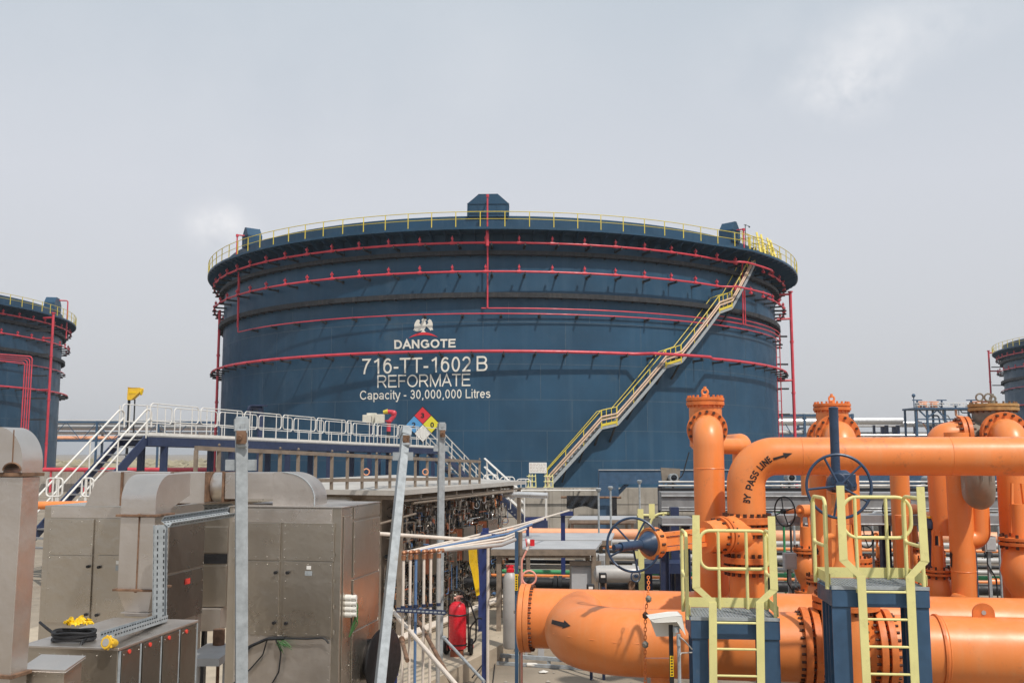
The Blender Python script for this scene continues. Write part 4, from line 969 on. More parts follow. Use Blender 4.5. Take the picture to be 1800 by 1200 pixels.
for i in range(1700):      # tubing, fittings and small regulators
    tb_.mat(rn.choices(range(8), (36,6,10,9,8,24,2,2))[0]); y0 = rn.uniform(.05, LW-.05); z0 = .36+2.25*rn.random()**1.15; d = rn.uniform(.03, .42); typ = rn.random()
    if typ < .5:
        pts = [V3((d, y0, z0))]
        for k in range(rn.randint(2, 5)):
            p_ = pts[-1].copy(); ax_ = rn.choice('yzzxy'); s_ = rn.uniform(.05, .34)*rn.choice((-1, 1))
            if ax_ == 'y': p_.y = min(LW-.05, max(.05, p_.y+s_))
            elif ax_ == 'z': p_.z = min(2.65, max(.36, p_.z+s_))
            else: p_.x = min(.45, max(.03, p_.x+s_*.5))
            if (p_-pts[-1]).length > .05: pts.append(p_)
        if len(pts) > 2: pts = fillet(pts, .03, 2)
        if len(pts) > 1: tb_.tube(pts, rn.choice((.006,.008,.01,.014)), 5)
    elif typ < .58: rr = rn.uniform(.05,.11); tb_.torus((d,y0,z0), (rn.uniform(.3,1),rn.uniform(-.6,.2),rn.uniform(-.3,.3)), rr, .007, 14, 4)
    elif typ < .76: q1 = rn.uniform(.02,.05); tb_.cyl((d, y0, z0), (d+rn.uniform(.02,.06), y0, z0), q1, 10); tb_.cyl((d*.3,y0,z0), (d,y0,z0), .01, 5)
    elif typ < .9: h_ = rn.uniform(.05,.2); tb_.cyl((d, y0, z0-h_/2), (d, y0, z0+h_/2), rn.uniform(.014,.04), 8); tb_.sphere((d,y0,z0+h_/2), .022, 6); tb_.sphere((d,y0,z0-h_/2), .022, 6)
    else: s1, s2 = rn.uniform(.02,.07), rn.uniform(.02,.08); tb_.box(d*.7, d*.7+rn.uniform(.03,.08), y0-s1, y0+s1, z0-s2, z0+s2)
for k in range(60): tb_.mat(rn.choice((0,0,5,2,4))); y0 = rn.uniform(.1,LW-.1); tb_.cyl((rn.uniform(.03,.3),y0,rn.uniform(.4,1.2)), (rn.uniform(.03,.3),y0+rn.uniform(-.05,.05),rn.uniform(1.5,2.7)), rn.choice((.01,.014,.018)), 6)
o = t.part('instrument_tubing', tb_, mats); o['kind'] = 'stuff'
for k, (y0, y1, z0, z1) in enumerate(((1.1,1.75,1.25,2.02),(2.75,3.35,1.35,2.05),(4.15,4.75,1.3,2.12))):
    x = MB(); x.box(.02, .5, y0, y1, z0, z1); o = t.part('analyser_box', x, M['steeldk'], bevel=.01)
    x = MB(); x.box(.08, .46, y0-.016, y0-.003, z0+.03, z1-.03); t.part('door', x, M['rustplate'], o)
    x = MB(); x.cyl((.36,y0-.3,z0-.05),(.36,y0-.3,z1-.1),.11,16); t.part('cylinder', x, M['steeldk'], o)
for z in (1.72,): x = MB(); x.cyl((.5,.1,z), (.5,LW+1.2,z), .02, 8)
# conduits along the foot of the wall
for k in range(4):
    x = MB(); x.tube(fillet([(.55+.1*k, -1.5, .36+.02*k), (.55+.1*k, LW+.3, .36+.02*k), (.9+.1*k, LW+1.3, .36)], .2, 3), .03, 8)
    t.part('floor_conduit', x, M['whitetube'])
x = MB(); z_ = zE-.28; x.tube(fillet([(-3,-.2,z_+.08), (-.5,-.25,z_+.08), (-.45,-.25,z_-.3)], .12, 5), .07, 12); t.part('exhaust_pipe', x, M['silver'])
x = MB(); x.cyl((.55,.2,zE-.25), (.6,LW,zE-.22), .025, 8); x.cyl((.3,-1.3,zE-.62), (.55,.3,zE-.45), .022, 8); t.part('hanging_conduit', x, M['brownsteel'])
x = MB(); x.tube(fillet([(.35,LW-.2,zE-.3), (.8,LW-.1,zE-.3), (1.4,LW,zE-.32)], .2, 4), .07, 12); x.cyl((.5,LW-.15,zE-.3),(.62,LW-.12,zE-.3),.11,12); t.part('vent_pipe', x, M['silver'])
# roof rail frame
Q0 = t.l(PY(345, 787, 13.6)); Q1 = t.l(PY(843, 811, 21.5)); t2 = T('roof_rail', 'brown steel rail with many short posts along the shelter roof', 'railing', t.w((rd,1.6,zR)), 0)
p0, p1 = t.w(Q0), t.w(Q1); x = MB(); x.bar(p0, p1, .07, .06); t2.part('top_bar', x, M['brownsteel'], world=True)
n_ = 19
for k in range(n_+1):
    q = p0+(p1-p0)*k/n_; x = MB(); zb_ = zpx(834, q.y); x.bar((q.x,q.y,zb_-.25), q-V3((0,0,.031)), .05, .05)
    if k % 3: x.sphere(q+V3((0,0,.06)), .022, 6)
    t2.part('post', x, M['brownsteel'], world=True)
x = MB(); d_ = (p1-p0); x.bar(V3((p0.x,p0.y,zpx(834,p0.y)-.1)), V3((p1.x,p1.y,zpx(834,p1.y)-.08)), .06, .06); t2.part('bottom_bar', x, M['brownsteel'], world=True)
for k, u in enumerate((.49, .73)): q = p0+d_*u; x = MB(); x.torus(V3((q.x,q.y-.06,zpx(829,q.y))), (0.3,-1,0), .055, .012, 18, 6); t2.part('coiled_cable', x, M['peach'], world=True)

# ================================================================== CABINETS
def knobs(t, pts, y, m='black', r=.016, l=.03):
    for (px, py) in pts: q = t.fy(px, py, y); x = MB(); x.cyl((q.x,y,q.z), (q.x,y-l,q.z), r, 12); t.part('door_knob', x, M[m])
def rivets(x, t, pts, r=.006):
    for p_ in pts: x.sphere(p_, r, 6)
def panel(t, name, px0, py0, px1, py1, y0, th, m, parent=None, bev=.004, riv=True, left_clip=None):
    a = t.fy(px0, py1, y0); b = t.fy(px1, py0, y0); x = MB(); x.box(a.x, b.x, y0-th, y0-.002, a.z, b.z); x.mat(1)
    if riv:
        for k in range(5):
            z = a.z+.03+(b.z-a.z-.06)*k/4
            for xx in (a.x+.02, b.x-.02): x.sphere((xx, y0-th, z), .006, 6)
        for k in range(1, 4):
            xx = a.x+.02+(b.x-a.x-.04)*k/4
            for z in (a.z+.03, b.z-.03): x.sphere((xx, y0-th, z), .006, 6)
    o = t.part(name, x, [M[m], M['shiny']], parent, bevel=bev)
    return o
def spanel(t, name, px0, px1, z0, z1, x0, th, m, pyref=1000, riv=True):    # panel on the right-hand side (local +x face)
    a = t.fx(px0, pyref, x0).y; b = t.fx(px1, pyref, x0).y; x = MB(); x.box(x0+.002, x0+th, a, b, z0, z1); x.mat(1)
    if riv:
        for k in range(5):
            z = z0+.03+(z1-z0-.06)*k/4
            for yy in (a+.02, b-.02): x.sphere((x0+th, yy, z), .006, 6)
    o = t.part(name, x, [M[m], M['shiny']], bevel=.004)
    return o
# ---- cabinet B
YAW_B = 11
c0 = PY(601, 893, 9.5); tB = T('analyser_cabinet', 'tall stainless cabinet with four front doors standing right of the thick galvanised post', 'cabinet', (c0.x, c0.y, 0), YAW_B)
zT = tB.fy(601, 893).z; xL = tB.fy(404, 893).x; dB_ = tB.fx(665, 1000, 0).y
x = MB(); x.box(xL, 0, 0, dB_, 0, zT); body = tB.part('body', x, M['steel'], bevel=.006)
x = MB(); x.box(xL-.01, .012, -.012, dB_+.01, zT+.003, zT+.012); tB.part('top_sheet', x, M['ducts'])
panel(tB, 'fascia_panel', 409, 895, 585, 917, 0, .008, 'ducts')
for (a,b,c,d) in ((410,919,495,982),(498,919,589,984)): panel(tB, 'upper_door', a, b, c, d, 0, .02, 'steel')
for (a,b,c,d) in ((410,986,493,1113),(497,987,586,1117)): panel(tB, 'lower_door', a, b, c, d, 0, .02, 'steel')
knobs(tB, ((485.5,1005.5),(506.5,1005.5),(482.5,1093.5),(503.5,1094.5)), -.02)
panel(tB, 'base_panel', 409, 1119, 582, 1215, 0, .01, 'ducts')
for (a,b,c,d,m_) in ((539,994,547,1000,'nwhite'),(536,1003,549,1011,'galv')): q = panel(tB, 'name_plate', a, b, c, d, -.02, .003, m_, riv=False, bev=0)
for k in range(5): q = tB.fy(588.5, 930+k*45, 0); x = MB(); x.cyl((q.x,-.02,q.z-.02), (q.x,-.02,q.z+.02), .006, 8); tB.part('hinge', x, M['shiny'])
zs = lambda py: tB.fx(618, py, 0).z
spanel(tB, 'side_panel', 619, 664.5, zs(1015), zs(917), 0, .016, 'steel')
spanel(tB, 'side_panel', 619, 664.5, zs(1106), zs(1019), 0, .016, 'steel')
spanel(tB, 'side_panel', 619, 664.5, .1, zs(1111), 0, .016, 'steel')
spanel(tB, 'side_panel', 602, 616, .1, zs(904), 0, .01, 'steel', riv=True)
spanel(tB, 'side_panel', 619, 664.5, zs(913), zT-.01, 0, .012, 'steel', riv=False)
for k in range(4):
    q = tB.fx(606, 1050+k*9.5, 0); x = MB(); x.cyl((.0,q.y,q.z), (.07,q.y,q.z), .032, 14); x.cyl((.07,q.y,q.z), (.12,q.y,q.z), .024, 12); x.cyl((.05,q.y+.02,q.z),(.05,q.y+.16,q.z-.01),.02,10); o = tB.part('plug_connector', x, M['plasticw'])
    x = MB(); x.tube(fillet([(.1,q.y,q.z), (.13,q.y+.02,q.z-.08), (.04,q.y+.03,tB.fx(606,1110,0).z-.05)], .04, 4), .006, 6); tB.part('wire', x, M['greendk'], o)
x = MB(); q = tB.fy(470, 1120, -.03)
for (pts, r) in (((( 415,1160),(440,1135),(470,1122),(500,1121)), .016), (((470,1122),(462,1150),(440,1175),(405,1205)), .007), (((484,1122),(494,1145),(490,1180),(470,1215)), .008), (((500,1121),(540,1122),(570,1120),(578,1130)), .009)):
    x.tube(fillet([tB.fy(a, b, -.05) for a, b in pts], .08, 4), r, 6)
tB.part('cable', x, M['black'])
x = MB(); rn = random.Random(8)
for k in range(16): a = tB.fy(488+rn.uniform(-4,8), 1128+rn.uniform(-5,5), -.05); b = tB.fy(500+rn.uniform(-8,16), 1138+rn.uniform(-6,10), -.05-rn.uniform(0,.05)); x.tube([a, (a+b)/2+V3((0,-.02,.02)), b], .003, 5)
tB.part('loose_wires', x, M['greendk'])
# ---- cabinet A
cA = PY(290, 892, 10.6); tA = T('analyser_cabinet', 'stainless cabinet behind the vertical rectangular duct, dark right side', 'cabinet', (cA.x, cA.y, 0), 9)
zT = tA.fy(290, 890).z; xL = tA.fy(79, 890).x; dA = tA.fx(357, 1000, 0).y
x = MB(); x.box(xL, 0, 0, dA, .55, zT); x.box(xL+.05, -.02, .1, dA-.1, 0, .548); tA.part('body', x, M['steel'], bevel=.006)
panel(tA, 'fascia_panel', 90, 892, 285, 909, 0, .008, 'ducts')
for (a,b,c,d) in ((86,912,167,974),(171,912,286,974)): panel(tA, 'upper_door', a, b, c, d, 0, .02, 'steel')
for (a,b,c,d) in ((80,976,164,1092),(168,977,284,1092)): panel(tA, 'lower_door', a, b, c, d, 0, .02, 'steel')
knobs(tA, ((156,995),(175,996),(152,1079),(171,1080)), -.02)
for (a,b,c,d,m_) in ((204,985,210,991,'nwhite'),(203,993,209,1002,'galv')): panel(tA, 'name_plate', a, b, c, d, -.02, .003, m_, riv=False, bev=0)
zs = lambda py: tA.fx(291, py, 0).z
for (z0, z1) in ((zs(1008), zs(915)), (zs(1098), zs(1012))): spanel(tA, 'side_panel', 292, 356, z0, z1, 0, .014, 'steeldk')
q = tA.fx(327, 1021, 0); x = MB(); x.box(.015, .02, q.y-.06, q.y+.06, q.z-.03, q.z+.03); tA.part('warning_label', x, M['redlabel'])
# ---- box cabinets behind between A and B
Yr = 11.9; t = T('analyser_cabinet', 'dark stainless cabinet set back between two larger cabinets, with a black slot', 'cabinet', (xpx(380,900,Yr), Yr, 0), 0)
x = MB(); x.box(xpx(352,900,Yr), xpx(412,900,Yr), Yr, Yr+.7, zpx(1066,Yr), zpx(906,Yr)); t.part('body', x, M['steel'], world=True, bevel=.005)
x = MB(); x.box(xpx(358,900,Yr), xpx(402,900,Yr), Yr-.012, Yr-.002, zpx(990,Yr), zpx(973,Yr)); t.part('slot', x, M['black'], world=True)
x = MB(); x.box(xpx(357,900,Yr), xpx(403,900,Yr), Yr-.02, Yr-.002, zpx(1064,Yr), zpx(993,Yr)); x.box(xpx(357,900,Yr), xpx(403,900,Yr), Yr-.02, Yr-.002, zpx(971,Yr), zpx(925,Yr)); t.part('panel', x, M['steel'], world=True, bevel=.004)
x = MB(); x.box(xpx(354,900,Yr), xpx(398,900,Yr), Yr-.1, Yr+.5, zpx(1106,Yr), zpx(1067,Yr)); t.part('lower_box', x, M['ducts'], world=True, bevel=.005)
x = MB(); 
for s in (357, 400): x.box(xpx(s,900,Yr), xpx(s+6,900,Yr), Yr+.1, Yr+.2, 0, zpx(1107,Yr)-.003)
t.part('leg', x, M['black'], world=True)
Yd_ = 11.4; q = PY(384, 1142, Yd_); x = MB(); zb_ = q.z; x.lathe((q.x,Yd_,zb_), (0,0,1), [(.065,0),(.068,.02),(.066,.12),(.068,.13),(.066,.23),(.06,.235)], 20); x.cyl((q.x,Yd_,0), (q.x,Yd_,zb_-.002), .02, 8)
solo('rusty_can', 'small rusty can under the set back cabinet', 'can', x, M['rust'], (q.x, Yd_, 0))
Yf_ = 11.; x = MB(); z_ = zpx(1145,Yf_); x.box(xpx(340,1150,Yf_), xpx(402,1150,Yf_), Yf_-.35, Yf_+.5, z_-.08, z_); x.box(xpx(345,1150,Yf_), xpx(350,1150,Yf_), Yf_, Yf_+.06, 0, z_-.082); x.box(xpx(392,1150,Yf_), xpx(397,1150,Yf_), Yf_, Yf_+.06, 0, z_-.082)
solo('grey_shelf', 'grey low shelf between the two big cabinets', 'shelf', x, M['grey'], (xpx(370,1150,Yf_), Yf_, 0))
# ---- low cabinet D
cD = PY(207, 1138, 7.2); tD = T('low_cabinet', 'low stainless cabinet with four narrow doors marked by red dots, cables lying on top', 'cabinet', (cD.x, cD.y, 0), 9)
zD = tD.fy(207, 1138).z; dD = tD.fx(345, 1089, 0).y; xL = tD.fy(40, 1138).x
x = MB(); x.box(xL, 0, 0, dD, 0, zD-.02); x.mat(1)
for k in range(6): q = tD.fy(70+25*k, 1150, 0); x.sphere((q.x, -.001, zD-.06), .006, 6); x.sphere((-.06, -.001, .1+zD*.15*k), .006, 6)
tD.part('body', x, [M['steel'], M['shiny']], bevel=.004)
x = MB(); x.box(xL-.01, .015, -.015, dD+.015, zD-.018, zD); tD.part('top_sheet', x, M['ducts'], bevel=.004)
for (a, b) in ((212,243),(249,279),(284,311),(315,341)):
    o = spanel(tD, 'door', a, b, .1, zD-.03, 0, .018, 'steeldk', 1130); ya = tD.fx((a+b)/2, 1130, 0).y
    k_ = {212:1144, 249:1132, 284:1120, 315:1109}[a]; q = tD.fx((a+b)/2, k_, .02); x = MB(); x.cyl((.018,q.y,q.z), (.026,q.y,q.z), .016, 16); tD.part('red_marker', x, M['redlabel'], o)
for a in (210, 246, 281.5, 313, 344): y_ = tD.fx(a, 1130, 0).y; x = MB(); x.box(.001, .012, y_-.008, y_+.008, .05, zD-.025); tD.part('edge_trim', x, M['galv'])
# ---- box E
cE = PY(113, 1176, 6.75); t = T('junction_box', 'small sloping topped stainless box in the bottom left corner beside the curved duct', 'junction box', (cE.x, cE.y, 0), 9)
zE_ = t.fy(113, 1176).z; xL = t.fy(40, 1178).x; yb_ = .2; zr_ = t.hit(150, 1163, (0,1,0), yb_).z
x = MB(); x.add([(xL,0,0),(0,0,0),(0,yb_,0),(xL,yb_,0),(xL,0,zE_-.02),(0,0,zE_-.02),(0,yb_,zE_+.03),(xL,yb_,zE_+.03)], [(3,2,1,0),(4,5,6,7),(0,1,5,4),(1,2,6,5),(2,3,7,6),(3,0,4,7)]); t.part('body', x, M['steel'], bevel=.003)
x = MB(); x.prism([(xL-.01,-.02,zE_-.016),(.02,-.02,zE_-.016),(.02,yb_+.01,zE_+.035),(xL-.01,yb_+.01,zE_+.035)], (0,0,.014)); t.part('lid', x, M['ducts'], bevel=.003)
x = MB()
for k in range(3): x.sphere((-.03-.09*k, -.02, zE_-.04), .006, 6)
x.box(.0, .012, .05, .1, zE_-.22, zE_-.1); t.part('latch', x, M['shiny'])

# ================================================================== DUCTS
def duct_box(x, x0, x1, y0, y1, z0, z1): x.box(x0, x1, y0, y1, z0, z1)
# far left duct
cC = PY(40, 833, 6.6); t = T('curved_duct', 'large sheet steel duct cut by the left edge, half round top with an arched opening', 'duct', (cC.x, cC.y, 0), 12)
zf_ = t.fy(40, 834).z; xr = 0; xl = t.fy(-40, 834).x; yd = t.fx(70, 850, 0).y
x = MB(); x.add([(xl,0,0),(-.02,0,0),(-.02,yd*.82,0),(xl,yd*.82,0),(xl,0,zf_-.015),(0,0,zf_-.015),(0,yd,zf_-.015),(xl,yd,zf_-.015)], [(3,2,1,0),(4,5,6,7),(0,1,5,4),(1,2,6,5),(2,3,7,6),(3,0,4,7)]); t.part('vertical_duct', x, M['ducts'], bevel=.004)
for z in (zf_, t.fy(40,1190).z):
    x = MB(); x.box(xl, .02, -.02, yd+.02, z-.012, z+.012); t.part('flange', x, M['rust'], bevel=.003)
ztop_ = t.hit(28, 750, (0,1,0), -.03).z; hh = ztop_-zf_-.014; xr1 = .015; wR = xr1-xl; n_ = 16
P = [(xl, zf_+.014)] + [(xr1-.0-.2*(1-math.cos(math.pi/2*k/n_)) , zf_+.014+hh*.2+hh*.8*math.sin(math.pi/2*k/n_)) for k in range(n_+1)] + [(xl, ztop_)]
P.insert(1, (xr1, zf_+.014)); 
hole = [(t.fy(11,830).x, 0), (t.fy(42,830).x, 0)]; hx0, hx1 = hole[0][0], hole[1][0]; hz = .11; hc_ = (hx0+hx1)/2; hr_ = (hx1-hx0)/2
PP = [(xl, zf_+.014), (hx0, zf_+.014)] + [(hc_-hr_*math.cos(math.pi*k/10), zf_+.03+hr_*.72*math.sin(math.pi*k/10)) for k in range(11)] + [(hx1, zf_+.014)] + P[1:]
x = MB(); x.prism([(a, -.03, b) for a, b in PP], (0, yd+.03, 0)); t.part('elbow', x, M['ducts'])
x = MB(); x.tube([((hc_-hr_*math.cos(math.pi*k/10)), -.033, zf_+.03+hr_*.72*math.sin(math.pi*k/10)) for k in range(11)], .006, 6)
x.cyl((t.fy(30,760).x, -.031, ztop_-.02), (hc_, -.031, zf_+.03+hr_*.75), .004, 6); t.part('edge_seam', x, M['rust'])
# duct A : vertical with elbow, standing on the low cabinet
cV = PY(273, 905, 8.5); t = T('curved_duct', 'vertical rectangular duct with a rounded elbow on top, tapering down on to the low cabinet', 'duct', (cV.x, cV.y, zD), 9)
zf_ = t.fy(273, 906).z; xl = t.fy(212, 906).x; yd = t.fx(299, 906, 0).y
zt1 = t.fy(270, 1036).z; zt2 = t.fy(240, 1076).z; zt3 = t.fy(240, 1094).z; xa, xb = t.fy(217,1076).x, t.fy(257,1076).x
x = MB(); x.box(xl, 0, 0, yd, zt1, zf_-.012); t.part('vertical_duct', x, M['ducts'], bevel=.003)
for z in (zf_, zt1-.006): x = MB(); x.box(xl-.03, .03, -.03, yd+.03, z-.009, z+.009); t.part('flange', x, M['rust'], bevel=.002)
x = MB(); x.add([(xl,0,zt1-.016),(0,0,zt1-.016),(0,yd,zt1-.016),(xl,yd,zt1-.016),(xa,.03,zt2),(xb,.03,zt2),(xb,yd-.05,zt2),(xa,yd-.05,zt2)], [(0,1,2,3),(7,6,5,4),(4,5,1,0),(5,6,2,1),(6,7,3,2),(7,4,0,3)]); t.part('taper', x, M['ducts'])
x = MB(); x.box(xa-.03, xb+.03, 0, yd-.03, zt2-.014, zt2-.002); x.box(xa-.005, xb+.005, .02, yd-.05, 0, zt2-.016); t.part('base_spigot', x, M['ducts'], bevel=.003)
ze = t.fy(240, 834).z; x = MB(); n_ = 14; rr_ = (ze-zf_-.01); pr_ = []
for k in range(n_+1): an = math.pi/2*k/n_; pr_.append((yd*.0+ .25*(1-math.cos(an)), zf_+.01+.12+ (rr_-.12)*math.sin(an)))
prof = [(0, zf_+.01)] + pr_ + [(yd+.35, ze), (yd+.35, ze-.2), (yd+.02, zf_+.05), (yd, zf_+.01)]
x.prism([(xl, a, b) for a, b in prof], (-xl, 0, 0)); t.part('elbow', x, M['ducts'])
x = MB(); xm = (xl*.45); x.cyl((xm,-.004,zt1-.02), (xm,-.004,zf_), .006, 6); x.sphere((xm,-.012,zf_), .018, 8); x.sphere((xm,-.012,zt1-.01), .018, 8); t.part('rust_seam', x, M['rust'])
# horizontal duct run into cabinet B
Yh_ = 10.0; c_ = PY(300, 860, Yh_); t = T('ventilation_duct', 'long horizontal duct ending in a rounded hood on top of the four door cabinet', 'duct', (c_.x, Yh_, 0), 6)
u0 = t.fy(150, 890); 
def zz_(py, px=300): return t.fy(px, py).z
def xx_(px, py=860): return t.fy(px, py).x
x = MB(); x.prism([(xx_(151),0,zz_(889,151)), (xx_(213),0,zz_(889,213)), (xx_(213),0,zz_(830,213)), (xx_(190),0,zz_(828,190)), (xx_(168),0,zz_(845,168))], (0,.42,0)); t.part('end_hopper', x, M['ducts'])
segs = ((216,299),(304,360),(365,390),(395,480))
for i, (a, b) in enumerate(segs):
    if i == 2: x = MB(); x.cyl((xx_(a),.2,(zz_(832)+zz_(880))/2), (xx_(b),.2,(zz_(832)+zz_(880))/2), .15, 28); t.part('round_section', x, M['ducts'])
    else: x = MB(); x.box(xx_(a), xx_(b), 0, .42, zz_(884 if i < 2 else 876), zz_(830)); t.part('duct_section', x, M['ducts'], bevel=.003)
for px in (214.5, 301.5, 362.5, 392.5): x = MB(); x.box(xx_(px)-.008, xx_(px)+.008, -.025, .445, zz_(887 if px < 310 else 880)-.01, zz_(829)); t.part('flange', x, M['rust'], bevel=.002)
zt_ = zz_(829.5); zbx = tB.fy(500, 893).z + .013; pr_ = [(xx_(480), zbx), (xx_(480), zt_)]; pr_ = []
n_ = 14; x1 = xx_(553, 880); x0 = xx_(480); 
for k in range(n_+1): an = math.pi/2*(1-k/n_); pr_.append((x0+.1+(x1-x0-.1)*math.cos(an), zbx+.06+(zt_-zbx-.06)*math.sin(an)))
prof = [(x0+.001, zbx), (x0+.001, zt_)] + pr_ + [(x1, zbx)]
x = MB(); x.prism([(a, 0, b) for a, b in prof], (0,.42,0)); t.part('hood', x, M['ducts'])
x = MB(); x.tube([(a, -.003, b) for a, b in pr_ + [(x1, zbx)]], .007, 6); t.part('hood_edge', x, M['galv'])
# ---- perforated galvanised cable trays
def tray(label, p, q, w, up, flange=.045, grp='perforated galvanised cable trays'):
    p = V3(p); q = V3(q); a_ = (q-p); L_ = a_.length; a_.normalize(); up = V3(up); up = (up-a_*up.dot(a_)).normalized(); sd = a_.cross(up)
    x = MB(); x.bar(p, q, w, .003, up)
    for s in (-1, 1): x.bar(p+sd*s*w/2+up*flange/2, q+sd*s*w/2+up*flange/2, .003, flange, up)
    x.mat(1); n_ = int(L_/.05); rows = max(2, int(w/.04))
    for k in range(n_):
        for r in range(rows):
            c_ = p+a_*(.025+k*.05)+sd*((r+.5)/rows-.5)*w*.9; x.bar(c_-a_*.013, c_+a_*.013, .009, .0062, up)
        for s in (-1, 1): c_ = p+a_*(.025+k*.05)+sd*s*w/2+up*flange*.55; x.bar(c_-a_*.013, c_+a_*.013, .0062, .009, up)
    solo('cable_tray', label, 'cable tray', x, [M['galv'], M['tankdark']], p, group=grp, smooth=False)
tray('perforated tray lying on the low cabinet beside the cable coil', PY(188,1122,7.2), PY(284,1091,8.25), .1, (.0,-.15,1), .05)
tray('upright perforated tray between the vertical duct and the dark cabinet side', PY(281,1088,8.3), PY(283,922,8.3), .11, (.25,-1,0), .05)
tray('perforated tray running back at the top of the dark cabinet side', PY(290,921,8.3), PY(405,903,9.45), .09, (0,-1,.25), .05)
tray('perforated tray end above the set back cabinet', PY(358,897,10.4), PY(410,895,10.4), .1, (0,-1,.35), .05)
# ---- cable coil and yellow connectors on the low cabinet
c_ = tD.w((tD.fz(130,1118,zD+.03).x, tD.fz(130,1118,zD+.03).y, zD+.03)); x = MB(); rn = random.Random(6)
for k in range(7): 
    R1 = .135-.006*(k % 3); x.tube([c_+V3((R1*1.15*math.cos(a), R1*.8*math.sin(a), -.012+.008*k+.006*math.sin(3*a+k))) for a in [2*math.pi*i/28 for i in range(28)]], .011, 7, closed=True)
x.tube(fillet([c_+V3((-.15,.0,.02)), c_+V3((-.22,.02,.06)), c_+V3((-.3,.08,.09))], .05, 4), .011, 7)
x.tube(fillet([c_+V3((.12,-.05,0)), c_+V3((.13,-.17,-.01)), c_+V3((.14,-.22,-.15)), c_+V3((.2,-.2,-.6))], .05, 4), .009, 7)
solo('cable_coil', 'coil of black cable lying on the low cabinet', 'cable', x, M['black'], c_)
x = MB(); k_ = c_+V3((.02,.02,.075))
n_ = 30; m2 = 14
for i in range(n_):
    for j in range(m2):
        u = i/(n_-1)*2-1; v = j/(m2-1)*2-1; s_ = max(0, 1-u*u)**.5
        x.V.append(k_+V3((.11*u+.012*rn.uniform(-1,1), .07*v*s_+.012*rn.uniform(-1,1)+.02*math.sin(u*6), .02+.05*max(0,1-abs(v)**1.5)*s_*(.55+.45*math.sin(u*9+v*4))+rn.uniform(-.012,.012))))
for i in range(n_-1):
    for j in range(m2-1): x.F.append([i*m2+j, (i+1)*m2+j, (i+1)*m2+j+1, i*m2+j+1]); x.M.append(0)
solo('yellow_rag', 'crumpled yellow rag lying on the black cable coil', 'rag', x, M['hose'], k_)
c2 = tD.w(tD.fz(191,1130,zD+.04)); t = T('plug_connector', 'yellow industrial plug with a grey face beside the cable coil', 'plug', (c2.x, c2.y, zD))
x = MB(); c2 = V3((c2.x, c2.y, zD+.045)); ax_ = V3((-.35,-1,.25)).normalized(); x.lathe(c2+ax_*.0-ax_*.08, ax_, [(.02,0),(.03,.02),(.036,.08),(.043,.085),(.043,.11)], 20)
for k in range(10): _, u_, v_ = frame(ax_); an = 2*math.pi*k/10; x.sphere(c2+ax_*.01+.043*(math.cos(an)*u_+math.sin(an)*v_), .012, 6)
t.part('body', x, M['ybeacon'], world=True); x = MB(); x.cyl(c2+ax_*.03, c2+ax_*.033, .028, 18); t.part('face', x, M['greypipe'], world=True)

# ================================================================== GALVANISED POSTS
def gpost(label, x0, y0, Y0, x1, y1, Y1, wpx):
    a = PY(x0, y0, Y0); b = PY(x1, y1, Y1); 
    if b.z > 0.02: b = a + (b-a)*((a.z)/(a.z-b.z))
    wv = wpx*Y0/1700; t = T('galvanised_post', label, 'post', (b.x, b.y, b.z), 0, 'galvanised square posts')
    x = MB(); x.bar(b, a, wv*.62, wv*.62, (.35,-1,0)); t.part('tube', x, M['galv'], world=True, bevel=.006, smooth=False)
    d = (a-b).normalized(); sx = V3((1,0,0))
    x = MB(); x.bar(a-d*.02, a+d*.0-d*.12, wv*.75, wv*.75, (.35,-1,0)); x.box(a.x+wv*.1,a.x+wv*.3,a.y-wv*.5,a.y-wv*.3,a.z-.2,a.z-.06)
    for k in (.12, .24): q = a-d*k+V3((wv*.12,-wv*.36,0)); x.cyl(q-V3((.03,0,0)), q+V3((.05,-.02,0)), .02, 8)
    t.part('clamp', x, M['galv'], world=True); x = MB(); q = a-d*.17+V3((wv*.1,-wv*.5,0)); x.box(q.x-wv*.2,q.x+wv*.3,q.y-.02,q.y+.015,q.z-.06,q.z+.05); x.cyl(q-V3((0,.045,.01)), q, .02, 8); t.part('rusty_bolt_plate', x, M['rust'], world=True)
    x = MB(); q = a-d*.4; x.box(q.x-wv*.8,q.x+wv*.75,q.y-wv*.2,q.y+wv*.2,q.z-.05,q.z+.04); t.part('cross_bracket', x, M['galv'], world=True)
    return t
gpost('thick upright galvanised post in front of the four door cabinet', 424.5, 732, 8.2, 424.5, 1200, 8.2, 33)
gpost('leaning galvanised post right of the four door cabinet', 714, 752, 11.2, 664, 1240, 9.2, 22)
gpost('slim upright galvanised post behind the white sample tubes', 776.5, 742, 15.2, 772, 1165, 15.3, 17)
